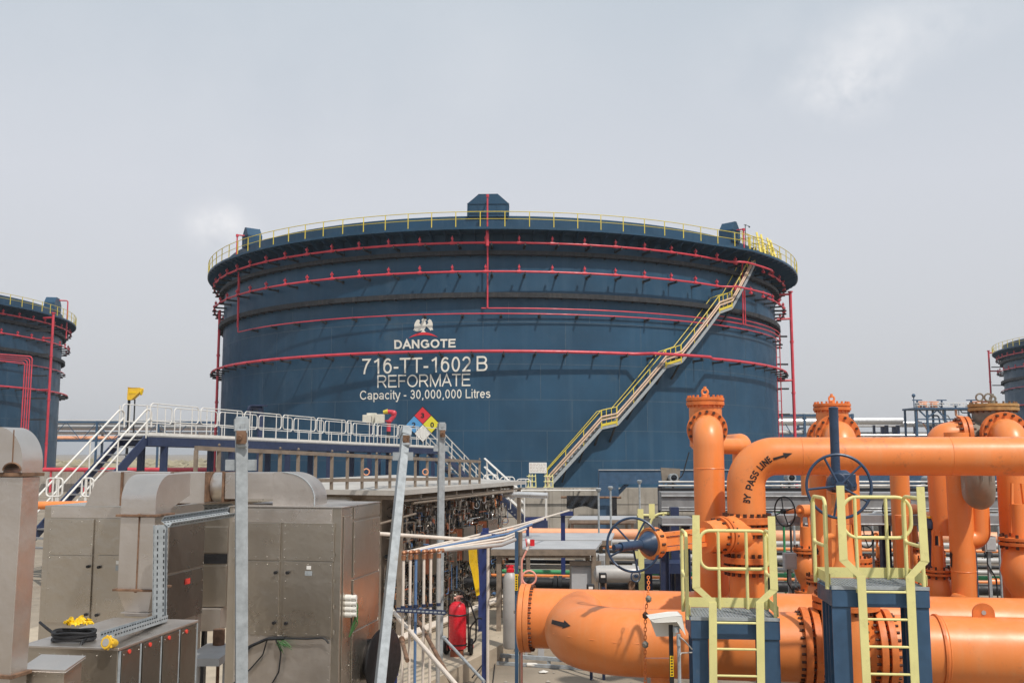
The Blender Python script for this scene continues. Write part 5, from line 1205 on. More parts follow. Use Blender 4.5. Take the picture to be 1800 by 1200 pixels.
# ---- sample tubes
Yr = 12.6; tops = [(709.5,'whitetube','first upright cream sample tube from the leaning post'),(721.5,'whitetube','second upright cream sample tube, just left of the blue one'),(731.5,'bluetube','blue sample tube among the cream ones'),(745.5,'whitetube','cream sample tube just right of the blue one'),(757.5,'whitetube','cream sample tube second from the slim galvanised post'),(771.5,'greypipe','greyish sample tube right beside the slim galvanised post')]
zt = zpx(971, Yr)
for k, (px, m_, lab) in enumerate(tops):
    Yk = Yr+.05*k; a = PY(px, 971, Yk); e = PZ((903,897,892,888,885,882)[k], (925,932,938,944,950,957)[k], zt+.02)
    t = T('sample_tube', lab, 'tube', (a.x, Yk, 0), 0, 'sample tubes rising and turning over the blue bracket')
    pts = [V3((a.x,Yk,-.0)), V3((a.x,Yk,zt)), e, PZ((1000,955,935,925,915,905)[k], (897,912,921,929,938,948)[k], zt+.02)]
    x = MB(); x.tube(fillet(pts, .05, 5), .0185 if k < 5 else .027, 9); t.part('tube', x, M[m_], world=True)
    x = MB(); q = V3((a.x,Yk,zt)); x.cyl(q-V3((0,0,.09)), q-V3((0,0,.03)), .03, 8); x.sphere(q, .031, 8); d_ = (e-q).normalized(); x.cyl(q+d_*.02, q+d_*.07, .029, 8); t.part('elbow_fitting', x, M['brass'], world=True)
    x = MB(); x.cyl((a.x,Yk,zt-.7), (a.x,Yk,zt-.66), .03, 8); t.part('clip', x, M['navy'], world=True)
Ys = Yr-.06; x = MB(); a = PY(697,1071,Ys); b = PY(783,1076,Ys+.05); x.bar(a, b, .03, .055); x.mat(1)
for k in range(12): q = a+(b-a)*(k+.5)/12; x.bar(q-V3((.018,.016,0)), q+V3((.018,-.016,0)), .002, .02)
t = T('strut_channel', 'slotted navy channel clamping the upright sample tubes', 'bracket', a); t.part('channel', x, [M['navy'], M['galv']], world=True, smooth=False)
# ---- blue bracket posts
def bpost(label, x0, x1, ytop, Y, arm, m='royal', zb=0, tag=False):
    q = PY((x0+x1)/2, ytop, Y); wv = (x1-x0)*Y/1700; t = T('steel_post', label, 'post', (q.x, Y, zb), 0, 'steel bracket posts carrying the sample tubes')
    x = MB(); x.ibeam((q.x,Y,zb), q, wv, wv*1.2, .012, (0,1,0)) if not tag else x.bar((q.x,Y,zb), q, wv, wv); t.part('upright', x, M[m], world=True)
    x = MB(); x.box(q.x-wv*.9,q.x+wv*.9,Y-wv*.9,Y+wv*.9,zb,zb+.015); t.part('base_plate', x, M[m], world=True)
    if arm:
        a = PY(arm[0], arm[2], Y-.1); b = PY(arm[1], arm[3], Y-.1); x = MB(); x.bar(a, b, .1, .1); t.part('arm', x, M[m], world=True)
    return t
bpost('bright blue bracket post in front of the wheeled extinguisher', 848, 859, 928, 15.3, (845, 888, 940, 947))
bpost('second bright blue post standing just behind the first', 841.5, 849, 936, 18.6, None)
bpost('blue bracket post standing before the peach pipeline', 986, 993, 899, 22.5, (985, 1007, 902, 902))
bpost('blue post between the grey canopies', 925, 930, 912, 24., (923, 960, 913, 911))
t = bpost('slate grey post with a yellow tag left of the blind flange', 905, 911, 934, 14.6, None, 'steelblue', tag=True)
q = PY(907.8, 1022, 14.55); x = MB(); x.box(q.x-.024,q.x+.024,14.535,14.54,zpx(1037,14.55),zpx(1008,14.55)); o = t.part('yellow_tag', x, M['hose'], world=True)
x = MB(); rn = random.Random(9)
for k in range(6): z = zpx(1035-k*4.3,14.55); x.box(q.x-.012,q.x+.013-.006*rn.random(),14.531,14.534,z,z+.018)
t.part('tag_text', x, M['blackpaint'], o, world=True)
x = MB(); q = PY(914.5, 934, 14.7); x.cyl((q.x,14.7,0), (q.x,14.7,q.z), .022, 8); x.cyl((q.x-.0,14.7,q.z-.35),(q.x+.0,14.68,q.z-.0),.032,8); t.part('conduit', x, M['brownsteel'], world=True)
x = MB()
for z in (.7, 1.25, 1.9): x.box(q.x-.1,q.x+.03,14.66,14.69,z,z+.04)
t.part('pipe_clamp', x, M['shiny'], world=True)
# ring handled pole and alarm head
Yp_ = 13.6; q = PY(930, 1015, Yp_); t = T('call_point_pole', 'faded pink bent pole with a red white alarm head and ring handle', 'pole', (q.x-.08, Yp_, 0))
x = MB(); x.torus(q, (0,1,0), .095, .0135, 32, 8); t.part('ring', x, M['pink'], world=True)
b_ = PY(917, 1030, Yp_); x = MB(); x.tube(fillet([(b_.x+.14,Yp_,0), (b_.x,Yp_,.3), (b_.x,Yp_,zpx(985,Yp_)), PY(926,966,Yp_)], .12, 4), .014, 8); t.part('pole', x, M['pink'], world=True)
x = MB(); h_ = PY(930, 953, Yp_); x.lathe(h_-V3((.035,0,0)), (1,0,.1), [(.03,0),(.045,.02),(.045,.04),(.03,.055)], 16); x.cyl(PY(926,966,Yp_), h_, .02, 8); t.part('alarm_head', x, M['nwhite'], world=True)
x = MB(); x.box(h_.x+.015,h_.x+.075,Yp_-.04,Yp_+.04,h_.z-.045,h_.z+.04); x.torus(h_-V3((.04,0,-.0)), (1,0,.1), .05, .008, 16, 6); t.part('alarm_cap', x, M['redext'], world=True)
# ---- yellow hose bundle
x = MB(); rn = random.Random(2); a0 = PY(832, 962, 16.8)
for k in range(7):
    dx = .02*(k-3); x.tube(fillet([a0+V3((dx-.02,.02*k,.05)), a0+V3((dx,.02*k,-.25)), PY(835,1005,16.8)+V3((dx*.8,.02*k,0)), PY(840,1036,16.8)+V3((dx*.3,.02*k,-.1))], .2, 4), .009, 7)
solo('hose_bundle', 'bundle of bright yellow hoses hanging beside the blue post', 'hose', x, M['hose'], (a0.x, a0.y, .3))
# ---- wheeled fire extinguisher on the pad
q = PZ(804, 1152, .3); Y = q.y; s = Y/1700
t = T('fire_extinguisher', 'red wheeled fire extinguisher with black handle and hose on the concrete pad', 'fire extinguisher', (q.x, Y, .3), 8)
r = 15.2*s; hz0 = .1; hz1 = hz0+ (1140-1062)*s*1.02
x = MB(); x.lathe((0,0,hz0), (0,0,1), [(r*.6,0),(r*.93,.02),(r,.05),(r,hz1-hz0-.13),(r*.93,hz1-hz0-.07),(r*.7,hz1-hz0-.02),(r*.35,hz1-hz0+.01)], 36); o = t.part('cylinder', x, M['redext'])
x = MB()
for z in (hz0+.09, hz1-.2): x.torus((0,0,z), (0,0,1), r+.002, .012, 36, 6)
t.part('strap', x, M['black'], o)
x = MB(); x.cyl((0,0,hz1), (0,0,hz1+.07), .03, 10); x.cyl((-.06,0,hz1+.06), (.07,0,hz1+.06), .02, 8); x.box(-.02,.09,-.02,.02,hz1+.07,hz1+.1); t.part('valve', x, M['pink'])
x = MB(); zt = hz1+.2
for sx in (-1, 1): x.tube(fillet([(sx*(r+.02),.1,.05), (sx*(r+.015),.06,hz1-.1), (sx*(r-.0),-.02,hz1+.12), (sx*r*.45,-.1,zt)], .1, 5), .013, 8)
x.tube(fillet([(-r*.95,-.03,hz1+.08), (-r*.8,-.12,zt), (r*.5,-.12,zt), (r*.95,-.03,hz1+.04), (r*1.0,.02,hz1-.35)], .05, 4), .014, 8); t.part('handle', x, M['black'])
for sx in (-1, 1):
    c_ = V3((sx*(r+.06), .12, .13)); x = MB(); x.torus(c_, (1,.18*sx,0), .1, .035, 28, 10); o = t.part('wheel', x, M['black']); x = MB(); ax_ = V3((1,.18*sx,0)).normalized(); x.lathe(c_-ax_*.025, ax_, [(.085,0),(.085,.012),(.05,.02),(.05,.03),(.085,.038),(.085,.05)], 20); t.part('rim', x, M['pink'], o); x = MB(); x.cyl(c_-ax_*.04, c_+ax_*.04, .025, 10); t.part('hub', x, M['redext'], o)
x = MB(); x.cyl((-r-.1,.12,.13), (r+.1,.12,.13), .012, 8); x.box(-.1,.1,-.1,.02,0,hz0); t.part('axle', x, M['rustplate'])
x = MB(); x.tube(fillet([(.05,-.02,hz1+.06), (r+.06,-.05,hz1+.02), (r+.17,-.03,hz1-.3), (r+.16,.0,hz1-.6), (r+.06,0,hz1-.72), (r+.07,-.03,hz1-.4), (r+.22,-.05,hz1-.22), (r+.33,-.06,hz1-.3)], .08, 5), .014, 8); t.part('hose', x, M['black'])
# ---- cable reel and blue board beside cabinet B
q = PY(655, 1158, 10.3); t = T('cable_reel', 'large black cable reel standing against the right side of the four door cabinet', 'cable reel', (q.x, 10.3, 0))
ax_ = V3((.9,-.43,0)).normalized(); Rr_ = .33
for s in (-.13, .13): x = MB(); x.lathe(q+ax_*s-ax_*.012, ax_, [(Rr_*.97,0),(Rr_,.006),(Rr_,.02),(Rr_*.97,.026)], 48); t.part('disc', x, M['black'], world=True)
x = MB(); x.cyl(q-ax_*.12, q+ax_*.12, .2, 32); x.cyl(q-ax_*.16, q+ax_*.16, .05, 16); t.part('drum', x, M['blackpaint'], world=True)
x = MB(); x.cyl((q.x,10.3,0), (q.x,10.3,q.z-Rr_+.01), .03, 10); x.bar((q.x-.2,10.3,.02),(q.x+.2,10.3,.02),.2,.04); t.part('stand', x, M['blackpaint'], world=True)
x = MB(); P = [PY(683,1106,11.3), PY(690,1108,11.3), PY(700,1186,11.1), PY(693,1192,11.1)]; x.prism(P, (0,.03,0)); x.bar((P[2].x-.03,11.12,0),(P[2].x-.03,11.12,P[2].z+.05),.03,.03)
solo('blue_board', 'narrow blue board propped by the black cable reel', 'board', x, M['royal'], (P[3].x, 11.2, 0))
# ---- loose pipes and props
for (a, b, r, m_, lab, grp) in (
  ((686,1068,13.5), (812,1215,10.8), .028, 'whitetube', 'long cream scaffold pipe sloping behind the sample tubes', 1),
  ((730,1080,13.5), (800,1210,11.2), .026, 'rust', 'rusty scaffold pipe sloping beside the cream one', 1),
  ((706,1122,12.2), (716,1160,11.4), .026, 'rust', 'short rusty pipe lying on the pad by the blue board', 1),
  ((780,1120,13.9), (851,1197,12.2), .02, 'galv', 'thin grey brace sloping down to the foot of the blue post', 1)):
    A = PY(*a); B = PY(*b); x = MB(); B = A+(B-A)*min(1.3, (A.z-.03)/max(.01,(A.z-B.z))) if B.z < .03 else B; x.cyl(A, B, r, 10); x.cyl(A-(B-A).normalized()*.0, A+(B-A).normalized()*.06, r+.012, 10)
    solo('scaffold_pipe', lab, 'pipe', x, M[m_], B, group='loose pipes leaning around the pad')
x = MB(); A = PY(664, 937.5, 13); B = PY(858, 950, 14.8); x.cyl(A, B, .027, 10); x.cyl((B.x,B.y,0), B, .022, 8); x.cyl((A.x,A.y,0), A, .022, 8)
solo('air_line', 'horizontal white pipe crossing behind the two slim posts', 'pipe', x, M['whitetube'], (A.x, A.y, 0))
# ground litter and low rails
x = MB(); A = PZ(862, 1150, .12); B = PZ(1010, 1160, .12); x.bar(A, B, .08, .06); x.bar(PZ(850,1163,.03), PZ(1060,1176,.03), .06, .05); 
for u in (.2, .7): q = A+(B-A)*u; x.bar((q.x,q.y,0), q, .06, .06)
solo('low_rail', 'low grey rail on the ground under the orange elbow', 'rail', x, M['galv'], (A.x, A.y, 0))
for px, lab in ((925, 'slim grey upright under the orange elbow'), (951, 'wider grey upright under the orange elbow')):
    q = PZ(px, 1158, 0); x = MB(); w_ = .05 if px == 925 else .11; x.box(q.x-w_/2,q.x+w_/2,q.y,q.y+.1,0,.62 if px == 951 else .5); solo('pipe_support', lab, 'support', x, M['grey'], (q.x, q.y, 0), group='grey supports under the elbow', bevel=.004)
q = PZ(925, 1168, .03); x = MB(); ax_ = V3((1,-.15,0)).normalized(); x.lathe(V3((q.x,q.y,.035)), ax_, [(.015,0),(.033,.02),(.035,.15),(.03,.18),(.014,.21),(.014,.24)], 14); solo('plastic_bottle', 'clear blue plastic bottle lying on the ground below the blind flange', 'bottle', x, M['nblue'] if False else M['plasticw'], (q.x, q.y, 0))
q = PZ(955, 1181, .01); x = MB(); rn = random.Random(1)
for k in range(5): a = 2*math.pi*k/5; x.add([q+V3((0,0,.04)), q+V3((.09*math.cos(a),.07*math.sin(a),.002+.01*rn.random())), q+V3((.09*math.cos(a+1.3),.07*math.sin(a+1.3),.012))], [(0,1,2)])
solo('litter', 'scrap of white plastic litter on the ground under the orange elbow', 'litter', x, M['plasticw'], q)
x = MB(); rn = random.Random(12)
for k in range(500): xx = rn.uniform(-3, 9); yy = rn.uniform(13.5, 40); s_ = rn.uniform(.012,.05); x.sphere((xx,yy,s_*.3), s_, 5, (1,1,.6))
solo('gravel', 'scattered gravel and crumbs over the dusty ground', 'gravel', x, M['concrete'], (3,20,0), kind='stuff', smooth=False)
q = PZ(700, 1140, .3); x = MB(); rn = random.Random(5)
x.tube(fillet([PZ(852,1060,.32), PZ(880,1090,.1), PZ(870,1140,.05), PZ(830,1190,.32)], .4, 4), .012, 6)
x.tube(fillet([PZ(866,1200,.0), PZ(872,1150,.05), PZ(876,1120,.3)], .3, 4), .01, 6); solo('ground_cable', 'thin dark cables trailing over the pad edge by the blue posts', 'cable', x, M['black'], (q.x, q.y, 0))
# ================================================================== PIPEWORK ON THE RIGHT
def handwheel_mb(c, axis, Rw, r, spokes, hub=.08, a0=.3):
    x = MB(); x.torus(c, axis, Rw, r, 56, 10); a_, u, v = frame(axis)
    for k in range(spokes):
        an = a0 + 2*math.pi*k/spokes; d = math.cos(an)*u+math.sin(an)*v
        x.cyl(V3(c)+d*hub*.5+a_*.03, V3(c)+d*(Rw-r*.5), r*.8, 8)
    x.cyl(V3(c)-a_*.05, V3(c)+a_*.07, hub, 16); return x
def flange_set(t, c, axis, r, th, n, nb='flange', m_='orangefl', gap=.02, pair=True, br=.02, bl=None, parent=None):
    a_ = V3(axis).normalized(); c = V3(c); x = MB(); b = MB()
    if pair:
        x.cyl(c-a_*(gap/2+th), c-a_*gap/2, r, 40); x.cyl(c+a_*gap/2, c+a_*(gap/2+th), r, 40); x.cyl(c-a_*gap, c+a_*gap, r*.8, 24)
        b.bolts(c, a_, r*.88, n, br, bl or (2*th+gap+.09))
    else:
        x.cyl(c-a_*th/2, c+a_*th/2, r, 40); b.bolts(c, a_, r*.86, n, br, bl or (th+.09))
    o = t.part(nb, x, M[m_], parent, world=True, bevel=.004); t.part('bolt_circle', b, M['bolt'], o, world=True); return o
dR = V3((math.cos(R_(YAW_R)), -math.sin(R_(YAW_R)), 0)); dB = V3((math.sin(R_(YAW_R)), math.cos(R_(YAW_R)), 0)); UP = V3((0,0,1))
# ---- header (rear big pipe)
YH = 13.2; hc = PY(960, 1086, YH); rH = .385
hs0 = hc - dR*.30
t = T('header_pipe', 'long big orange header pipe, bolted blind flange at its left end', 'pipe', (hs0.x, hs0.y, 0), YAW_R)
x = MB(); x.cyl(hs0, hs0+dR*13, rH, 56); t.part('pipe', x, M['orange'], world=True)
x = MB(); x.cyl(hs0+dR*.034, hs0+dR*.105, rH+.055, 56); o = t.part('flange', x, M['orange'], world=True, bevel=.006)
b = MB(); b.bolts(hs0+dR*.12, dR, rH+.03, 40, .013, .05); t.part('bolt_circle', b, M['bolt'], o, world=True)
x = MB(); x.lathe(hs0, -dR, [(rH+.055,-.03),(rH+.06,.03),(rH+.03,.05),(rH-.1,.065),(.02,.07)], 56); t.part('blind_flange', x, M['orange'], world=True)
for k in (1.6, 4.3, 7.4): t.part('weld_seam', MB().torus(hs0+dR*k, dR, rH-.002, .007, 56, 6), M['orange'], world=True)
for k in (2.2, 6.4, 10): x = MB(); c_ = hs0+dR*k; x.prism([c_-dB*.3-UP*c_.z*1+UP*0, c_+dB*.3-UP*c_.z, c_+dB*.2-UP*(rH-.05), c_-dB*.2-UP*(rH-.05)], dR*.2); t.part('saddle', x, M['concrete'] if False else M['greypipe'], world=True)
# ---- front main pipe with elbow into the header
YF = 11.3; fc = PY(1200, 1131, YF); rF = .375
def on_axis(px):   # point of the front pipe's axis at a given pixel column
    k = (px-900)/F_PX; 
    # camera depth of a point p: p.y*cp + (p.z-H)*sp
    A0 = fc; num = k*(A0.y*cp+(A0.z-H)*sp) - A0.x; den = dR.x - k*dR.y*cp; return A0 + dR*(num/den)
pe = on_axis(1001)                    # elbow corner
pf = on_axis(1413)
hdr_z = hc.z
# point on header axis straight behind the elbow corner
s_ = (pe - hs0).dot(dR); back = hs0 + dR*s_; back.z = pe.z
EL = MB(); EL.tube(fillet([pf, pe, V3((back.x, back.y, hdr_z))], .95, 16), rF, 56)
t = T('main_pipe', 'big foreground orange pipe, black arrow on its left elbow turning into the header', 'pipe', (pe.x, pe.y, 0), YAW_R)
t.part('pipe', EL, M['orange'], world=True)
AW = MB(); eb = EL.bvh()
decal_poly(AW, eb, [(971,1088.5),(991.5,1093.5),(992.5,1089.5),(1003.5,1099.5),(988.5,1104),(989.5,1101.5),(969.8,1096)], .005, 4); t.part('arrow_mark', AW, M['blackpaint'], world=True, smooth=False)
sm = MB(); sb = [project(eb, px, py, .0) for px, py in ((972,1113),(1000,1118),(1040,1124),(1080,1128.5),(1124,1131))]; sm.tube([q for q in sb if q is not None], .006, 6); t.part('long_seam', sm, M['orange'], world=True)
for px in (1127,): c_ = on_axis(px); x = MB(); x.torus(c_, dR, rF-.002, .007, 56, 6); t.part('weld_seam', x, M['orange'], world=True)
x = MB(); c_ = on_axis(1162); x.cyl((c_.x,c_.y,0), (c_.x,c_.y,c_.z-rF+.05), .125, 28); x.box(c_.x-.25,c_.x+.25,c_.y-.25,c_.y+.25,0,.02); t.part('pedestal', x, M['orange'], world=True)
flange_set(t, on_axis(1423), dR, rF+.06, .075, 28, gap=.03, br=.015)
# ---- big valve between the platforms, then pipe to the right
v0 = on_axis(1440); v1 = on_axis(1540); vm = (v0+v1)/2
t = T('gate_valve', 'large orange gate valve in the foreground with the dark blue stem tube and blue handwheel', 'valve', (vm.x, vm.y, 0), YAW_R)
x = MB(); L_ = (v1-v0).length; x.lathe(v0, dR, [(rF-.03,0),(rF-.02,.05),(rF*.8,.12),(rF*.86,L_*.5),(rF*.8,L_-.12),(rF-.02,L_-.05),(rF-.03,L_)], 40)
x.lathe(vm-UP*rF*1.02, UP, [(.2,0),(.31,.06),(.33,rF),(.33,rF*1.6),(.27,rF*2.35)], 36); t.part('valve_body', x, M['orange'], world=True)
x = MB()
for k in range(9): q = vm + UP*(-.3+k*.09) - dB*.34; x.sphere(q - dR*.16, .016, 6); x.sphere(q + dR*.16, .016, 6)
t.part('bolt_row', x, M['bolt'], world=True)
flange_set(t, v1+dR*.06, dR, rF+.06, .07, 28, gap=.03, br=.015)
vt = vm+UP*(rF*1.35); flange_set(t, vt, UP, .36, .06, 20, 'bonnet_flange', br=.016)
wc = PY(1474.5, 854, vm.y-.28)
x = MB(); x.lathe(vt+UP*.05, UP, [(.27,0),(.22,.15),(.12,.4),(.1,.8)], 28); 
for s in (-1, 1): x.bar(vt+UP*.3+dR*.13*s, V3((vm.x, vm.y, wc.z-.1))+dR*.11*s, .05, .12)
t.part('bonnet', x, M['orange'], world=True)
gx = V3((vm.x, vm.y, wc.z+.06))
x = MB(); x.lathe(gx-UP*.14, UP, [(.1,0),(.165,.03),(.17,.09),(.15,.16),(.1,.22),(.06,.25)], 28); x.cyl(gx, V3((wc.x, wc.y+.03, wc.z+.06)), .08, 18); x.box(gx.x-.12,gx.x+.12,gx.y-.15,gx.y+.02,gx.z-.08,gx.z+.07); t.part('gearbox', x, M['wheel'], world=True, bevel=.01)
x = MB(); tp = PY(1465, 719, vm.y); x.cyl(V3((tp.x,vm.y,gx.z+.05)), V3((tp.x,vm.y,tp.z)), .051, 24); x.lathe((tp.x,vm.y,tp.z), UP, [(.051,0),(.054,.0),(.054,.02),(.03,.028)], 24); t.part('stem_tube', x, M['wheel'], world=True)
hw = handwheel_mb(V3((wc.x,wc.y,wc.z)), (-.12,-1,.06), .345, .0165, 5, .05, 2.0); t.part('handwheel', hw, M['wheel'], world=True)
x = MB(); pb = []
for (px, py) in ((1495,1180),(1493,1060),(1492,1000),(1448,965),(1440,950)): pb.append(PY(px,py,vm.y-.3))
# vertical orange guard pipe left of platform
x = MB(); x.tube(fillet([PY(1453,1168,vm.y-.45), PY(1448,1040,vm.y-.45), PY(1446,944,vm.y-.45), PY(1462,941,vm.y-.2)], .1, 5), .03, 10); t.part('drain_pipe', x, M['orange'], world=True)
x = MB(); x.cyl((vm.x,vm.y,0), (vm.x,vm.y,vm.z-.3), .14, 20); t.part('pedestal', x, M['orange'], world=True)
pr0 = v1 + dR*.14
t = T('main_pipe', 'big orange pipe running off right, lifting lug on top', 'pipe', (pr0.x, pr0.y, 0), YAW_R)
RP = MB(); RP.cyl(pr0, pr0+dR*6, rF, 56); t.part('pipe', RP, M['orange'], world=True)
for k in (.55, 2.1): t.part('weld_seam', MB().torus(pr0+dR*k, dR, rF-.002, .007, 56, 6), M['orange'], world=True)
lg = on_axis(1732); x = MB(); q = lg+UP*(rF-.03)-dB*.02; P = [q-dR*.11, q+dR*.11]; n_ = 10
P = [q-dR*.115] + [q + dR*(-.115*math.cos(math.pi*k/n_)) + UP*(.07+.11*math.sin(math.pi*k/n_)) for k in range(n_+1)] + [q+dR*.115]
x.prism(P, dB*.03); lo_ = t.part('lifting_lug', x, M['orangefl'], world=True); x = MB(); x.cyl(q+UP*.08-dB*.006, q+UP*.08+dB*.036, .024, 14); t.part('lug_eye', x, M['greypipe'], lo_, world=True)
x = MB(); c_ = on_axis(1612); 
flange_set(t, on_axis(1648), dR, rF+.02, .03, 30, pair=False, br=.012)
for s in (.9, 3.2): c_ = pr0+dR*s; x = MB(); x.cyl((c_.x,c_.y,0), (c_.x,c_.y,c_.z-rF+.05), .14, 20); t.part('pedestal', x, M['orange'], world=True)
# ---- capped check valve on a column
def capped(label, px, ytop, yfl, Y, rp, rfl, rcap, zbase, name='capped_valve', front=True, mcol='orange', rearring=0):
    c = PY(px, yfl, Y); zc = zpx(ytop, Y); zb = zbase
    t = T(name, label, 'valve', (c.x, Y, 0), YAW_R, 'capped valves on orange columns'); eb = rp*1.25
    x = MB(); x.tube(fillet([(c.x,Y,zb), (c.x,Y,c.z), V3((c.x,Y,c.z))+dB*(eb+.2)], eb, 8), rp, 36); t.part('column', x, M['orange'], world=True)
    f = V3((c.x,Y,c.z))+dB*(eb+.02)
    flange_set(t, f, dB, rfl, .06, 16, 'ring_flange', gap=.02, br=.021)
    vb = f + dB*(.1+rcap*.85); x = MB(); x.lathe((vb.x,vb.y,c.z-rcap*1.3), UP, [(rcap*.4,0),(rcap*.85,.12),(rcap*.86,zc-.1-c.z+rcap*1.3)], 36); x.cyl(f+dB*.07, vb, rp, 32); x.cyl(vb, vb+dB*(rcap*.9), rp, 32); t.part('valve_body', x, M[mcol], world=True)
    zf_ = zc-.055; x = MB(); x.cyl((vb.x,vb.y,zf_-.05), (vb.x,vb.y,zf_), rcap, 40); x.cyl((vb.x,vb.y,zf_+.012), (vb.x,vb.y,zf_+.055), rcap, 40); x.cyl((vb.x,vb.y,zf_-.01), (vb.x,vb.y,zf_+.03), rcap*.9, 24); o = t.part('cap_flange', x, M['orangefl' if mcol == 'orange' else 'dirtyflange'], world=True, bevel=.004)
    b = MB(); b.bolts((vb.x,vb.y,zf_+.005), UP, rcap*.89, 20, .016, .165); t.part('bolt_circle', b, M['orangefl' if mcol == 'orange' else 'rust'], o, world=True)
    x = MB(); e0 = V3((vb.x,vb.y,zf_+.055)); x.cyl(e0, e0+UP*.05, .05, 14); x.torus(e0+UP*.085, (.3,1,0), .04, .016, 16, 8); x.cyl(e0+UP*.1, e0+UP*.16, .022, 8); t.part('lifting_eye', x, M[mcol], world=True)
    return t, c, vb
t, c1, vb1 = capped('tall capped orange valve column left of the bypass elbow', 1244.5, 695, 754, 12.9, .2, .27, .262, hdr_z+.3)
q = t.part('weld_seam', MB().torus((c1.x,c1.y,zpx(823,12.9)), UP, .2, .006, 36, 6), M['orange'], world=True)
lo = MB(); lo.cyl((c1.x,c1.y,hdr_z+.2), (c1.x,c1.y,zpx(1005,12.9)), .225, 36); lo.cyl((c1.x,c1.y,zpx(1005,12.9)), (c1.x,c1.y,zpx(985,12.9)), .225, 36, .2); t.part('branch_stub', lo, M['orange'], world=True)
t, c3, vb3 = capped('capped orange valve column behind the dark blue stem tube', 1478, 706, 766, 14.6, .235, .34, .285, zpx(1005,14.6))
flange_set(t, V3((c3.x+.13,c3.y,zpx(988,14.6))), UP, .25, .06, 16, gap=.03, br=.02)
x = MB(); x.cyl((c3.x+.13,c3.y,.9), (c3.x+.13,c3.y,zpx(1000,14.6)), .2, 32); x.cyl((c3.x+.13,c3.y,zpx(1000,14.6)), (c3.x+.13,c3.y,zpx(985,14.6)), .2, 32, .235); t.part('lower_column', x, M['orange'], world=True)
t, c4, vb4 = capped('grey bodied capped valve with a rusted bonnet at the right edge', 1778, 706, 762, 14.2, .23, .33, .36, .9, mcol='greyvalve')
x = MB()
for s in (-.15, -.02): x.torus((vb4.x+s-.1,vb4.y-.1,zpx(698,14.8)), (0,1,.2), .055, .014, 20, 8)
t.part('lifting_ring', x, M['greyvalve'], world=True)
f = V3((vb4.x-.48,vb4.y,c4.z-.02)); flange_set(t, f, dR, .3, .06, 16, 'ring_flange', gap=.02, br=.021)
x = MB(); x.cyl(f, V3((vb4.x,vb4.y,c4.z-.02)), .22, 28); t.part('side_neck', x, M['greyvalve'], world=True)
x = MB(); x.tube(fillet([f-dR*.05, f-dR*.35, V3((f.x-.35,f.y,f.z-1.5))], .28, 8), .21, 28); t.part('side_elbow', x, M['orange'], world=True)
fr = PY(1684, 776, 16.5); t = T('flanged_elbow', 'orange flange ring half hidden by the bypass pipe, left of the grey bonnet', 'pipe fitting', (fr.x, fr.y, 0), YAW_R)
flange_set(t, fr, dB, .36, .06, 16, 'ring_flange', gap=.02, br=.024); x = MB(); x.tube(fillet([fr+dB*.3, fr-dB*.3, fr-dB*.3-UP*1.2], .25, 7), .26, 28); t.part('elbow', x, M['orange'], world=True)
x = MB(); x.cyl(fr-dB*.35+dR*.02, fr-dB*.35+dR*.3+UP*.03, .13, 18); t.part('nozzle', x, M['greyvalve'], world=True)
fr = PY(1452, 768, 16.); t = T('flanged_elbow', 'orange flange ring peeping out left of the capped column by the blue stem tube', 'pipe fitting', (fr.x, fr.y, 0), YAW_R)
flange_set(t, fr, dB, .3, .06, 16, 'ring_flange', gap=.02, br=.022); x = MB(); x.tube(fillet([fr+dB*.3, fr-dB*.25, fr-dB*.25-UP*1.2], .22, 7), .2, 28); t.part('elbow', x, M['orange'], world=True)
# inverted U behind the first column
Y = 14.2; a_ = PY(1250,784,Y); b_ = PY(1308,900,Y); z0 = a_.z; ut = zpx(779, Y)
t = T('orange_pipe', 'slim orange pipe bending down between the capped column and the bypass elbow', 'pipe', (b_.x, Y, 0))
x = MB(); x.cyl((a_.x,Y-.35,z0), (b_.x+.02,Y,z0), .115, 24); t.part('branch', x, M['orange'], world=True)
x = MB(); zb_ = zpx(900,Y); x.tube(fillet([(b_.x,Y,zb_-1.1), (b_.x,Y,ut), (b_.x+.02,Y+1.,ut)], .16, 8), .147, 28); t.part('downpipe', x, M['orange'], world=True)
# ---- bypass line
YB = 12.35; bc = PY(1312.5, 900, YB); zb = zpx(801.5, YB-.15); rB = .237
bp0 = V3((bc.x, bc.y, zpx(908,YB))); bcor = V3((bc.x, bc.y, zb)); bend = bcor + dR*9
t = T('bypass_pipe', 'elbowed orange bypass pipe lettered BY PASS LINE with an arrow', 'pipe', (bc.x, bc.y, 0), YAW_R)
BP = MB(); BP.tube(fillet([bp0, bcor, bend], .68, 18), rB, 56); t.part('pipe', BP, M['orange'], world=True)
t.part('weld_seam', MB().torus(bcor+dR*2.45, dR, rB-.001, .005, 56, 6), M['orange'], world=True)
s1 = bcor + dR*.685; x = MB(); x.torus(s1, dR, rB-.001, .006, 56, 6); t.part('weld_seam', x, M['orange'], world=True)
bb = BP.bvh(); x = MB()
arc = [(1318.5,884),(1322,862),(1330.5,840),(1341.5,824),(1358,810)]
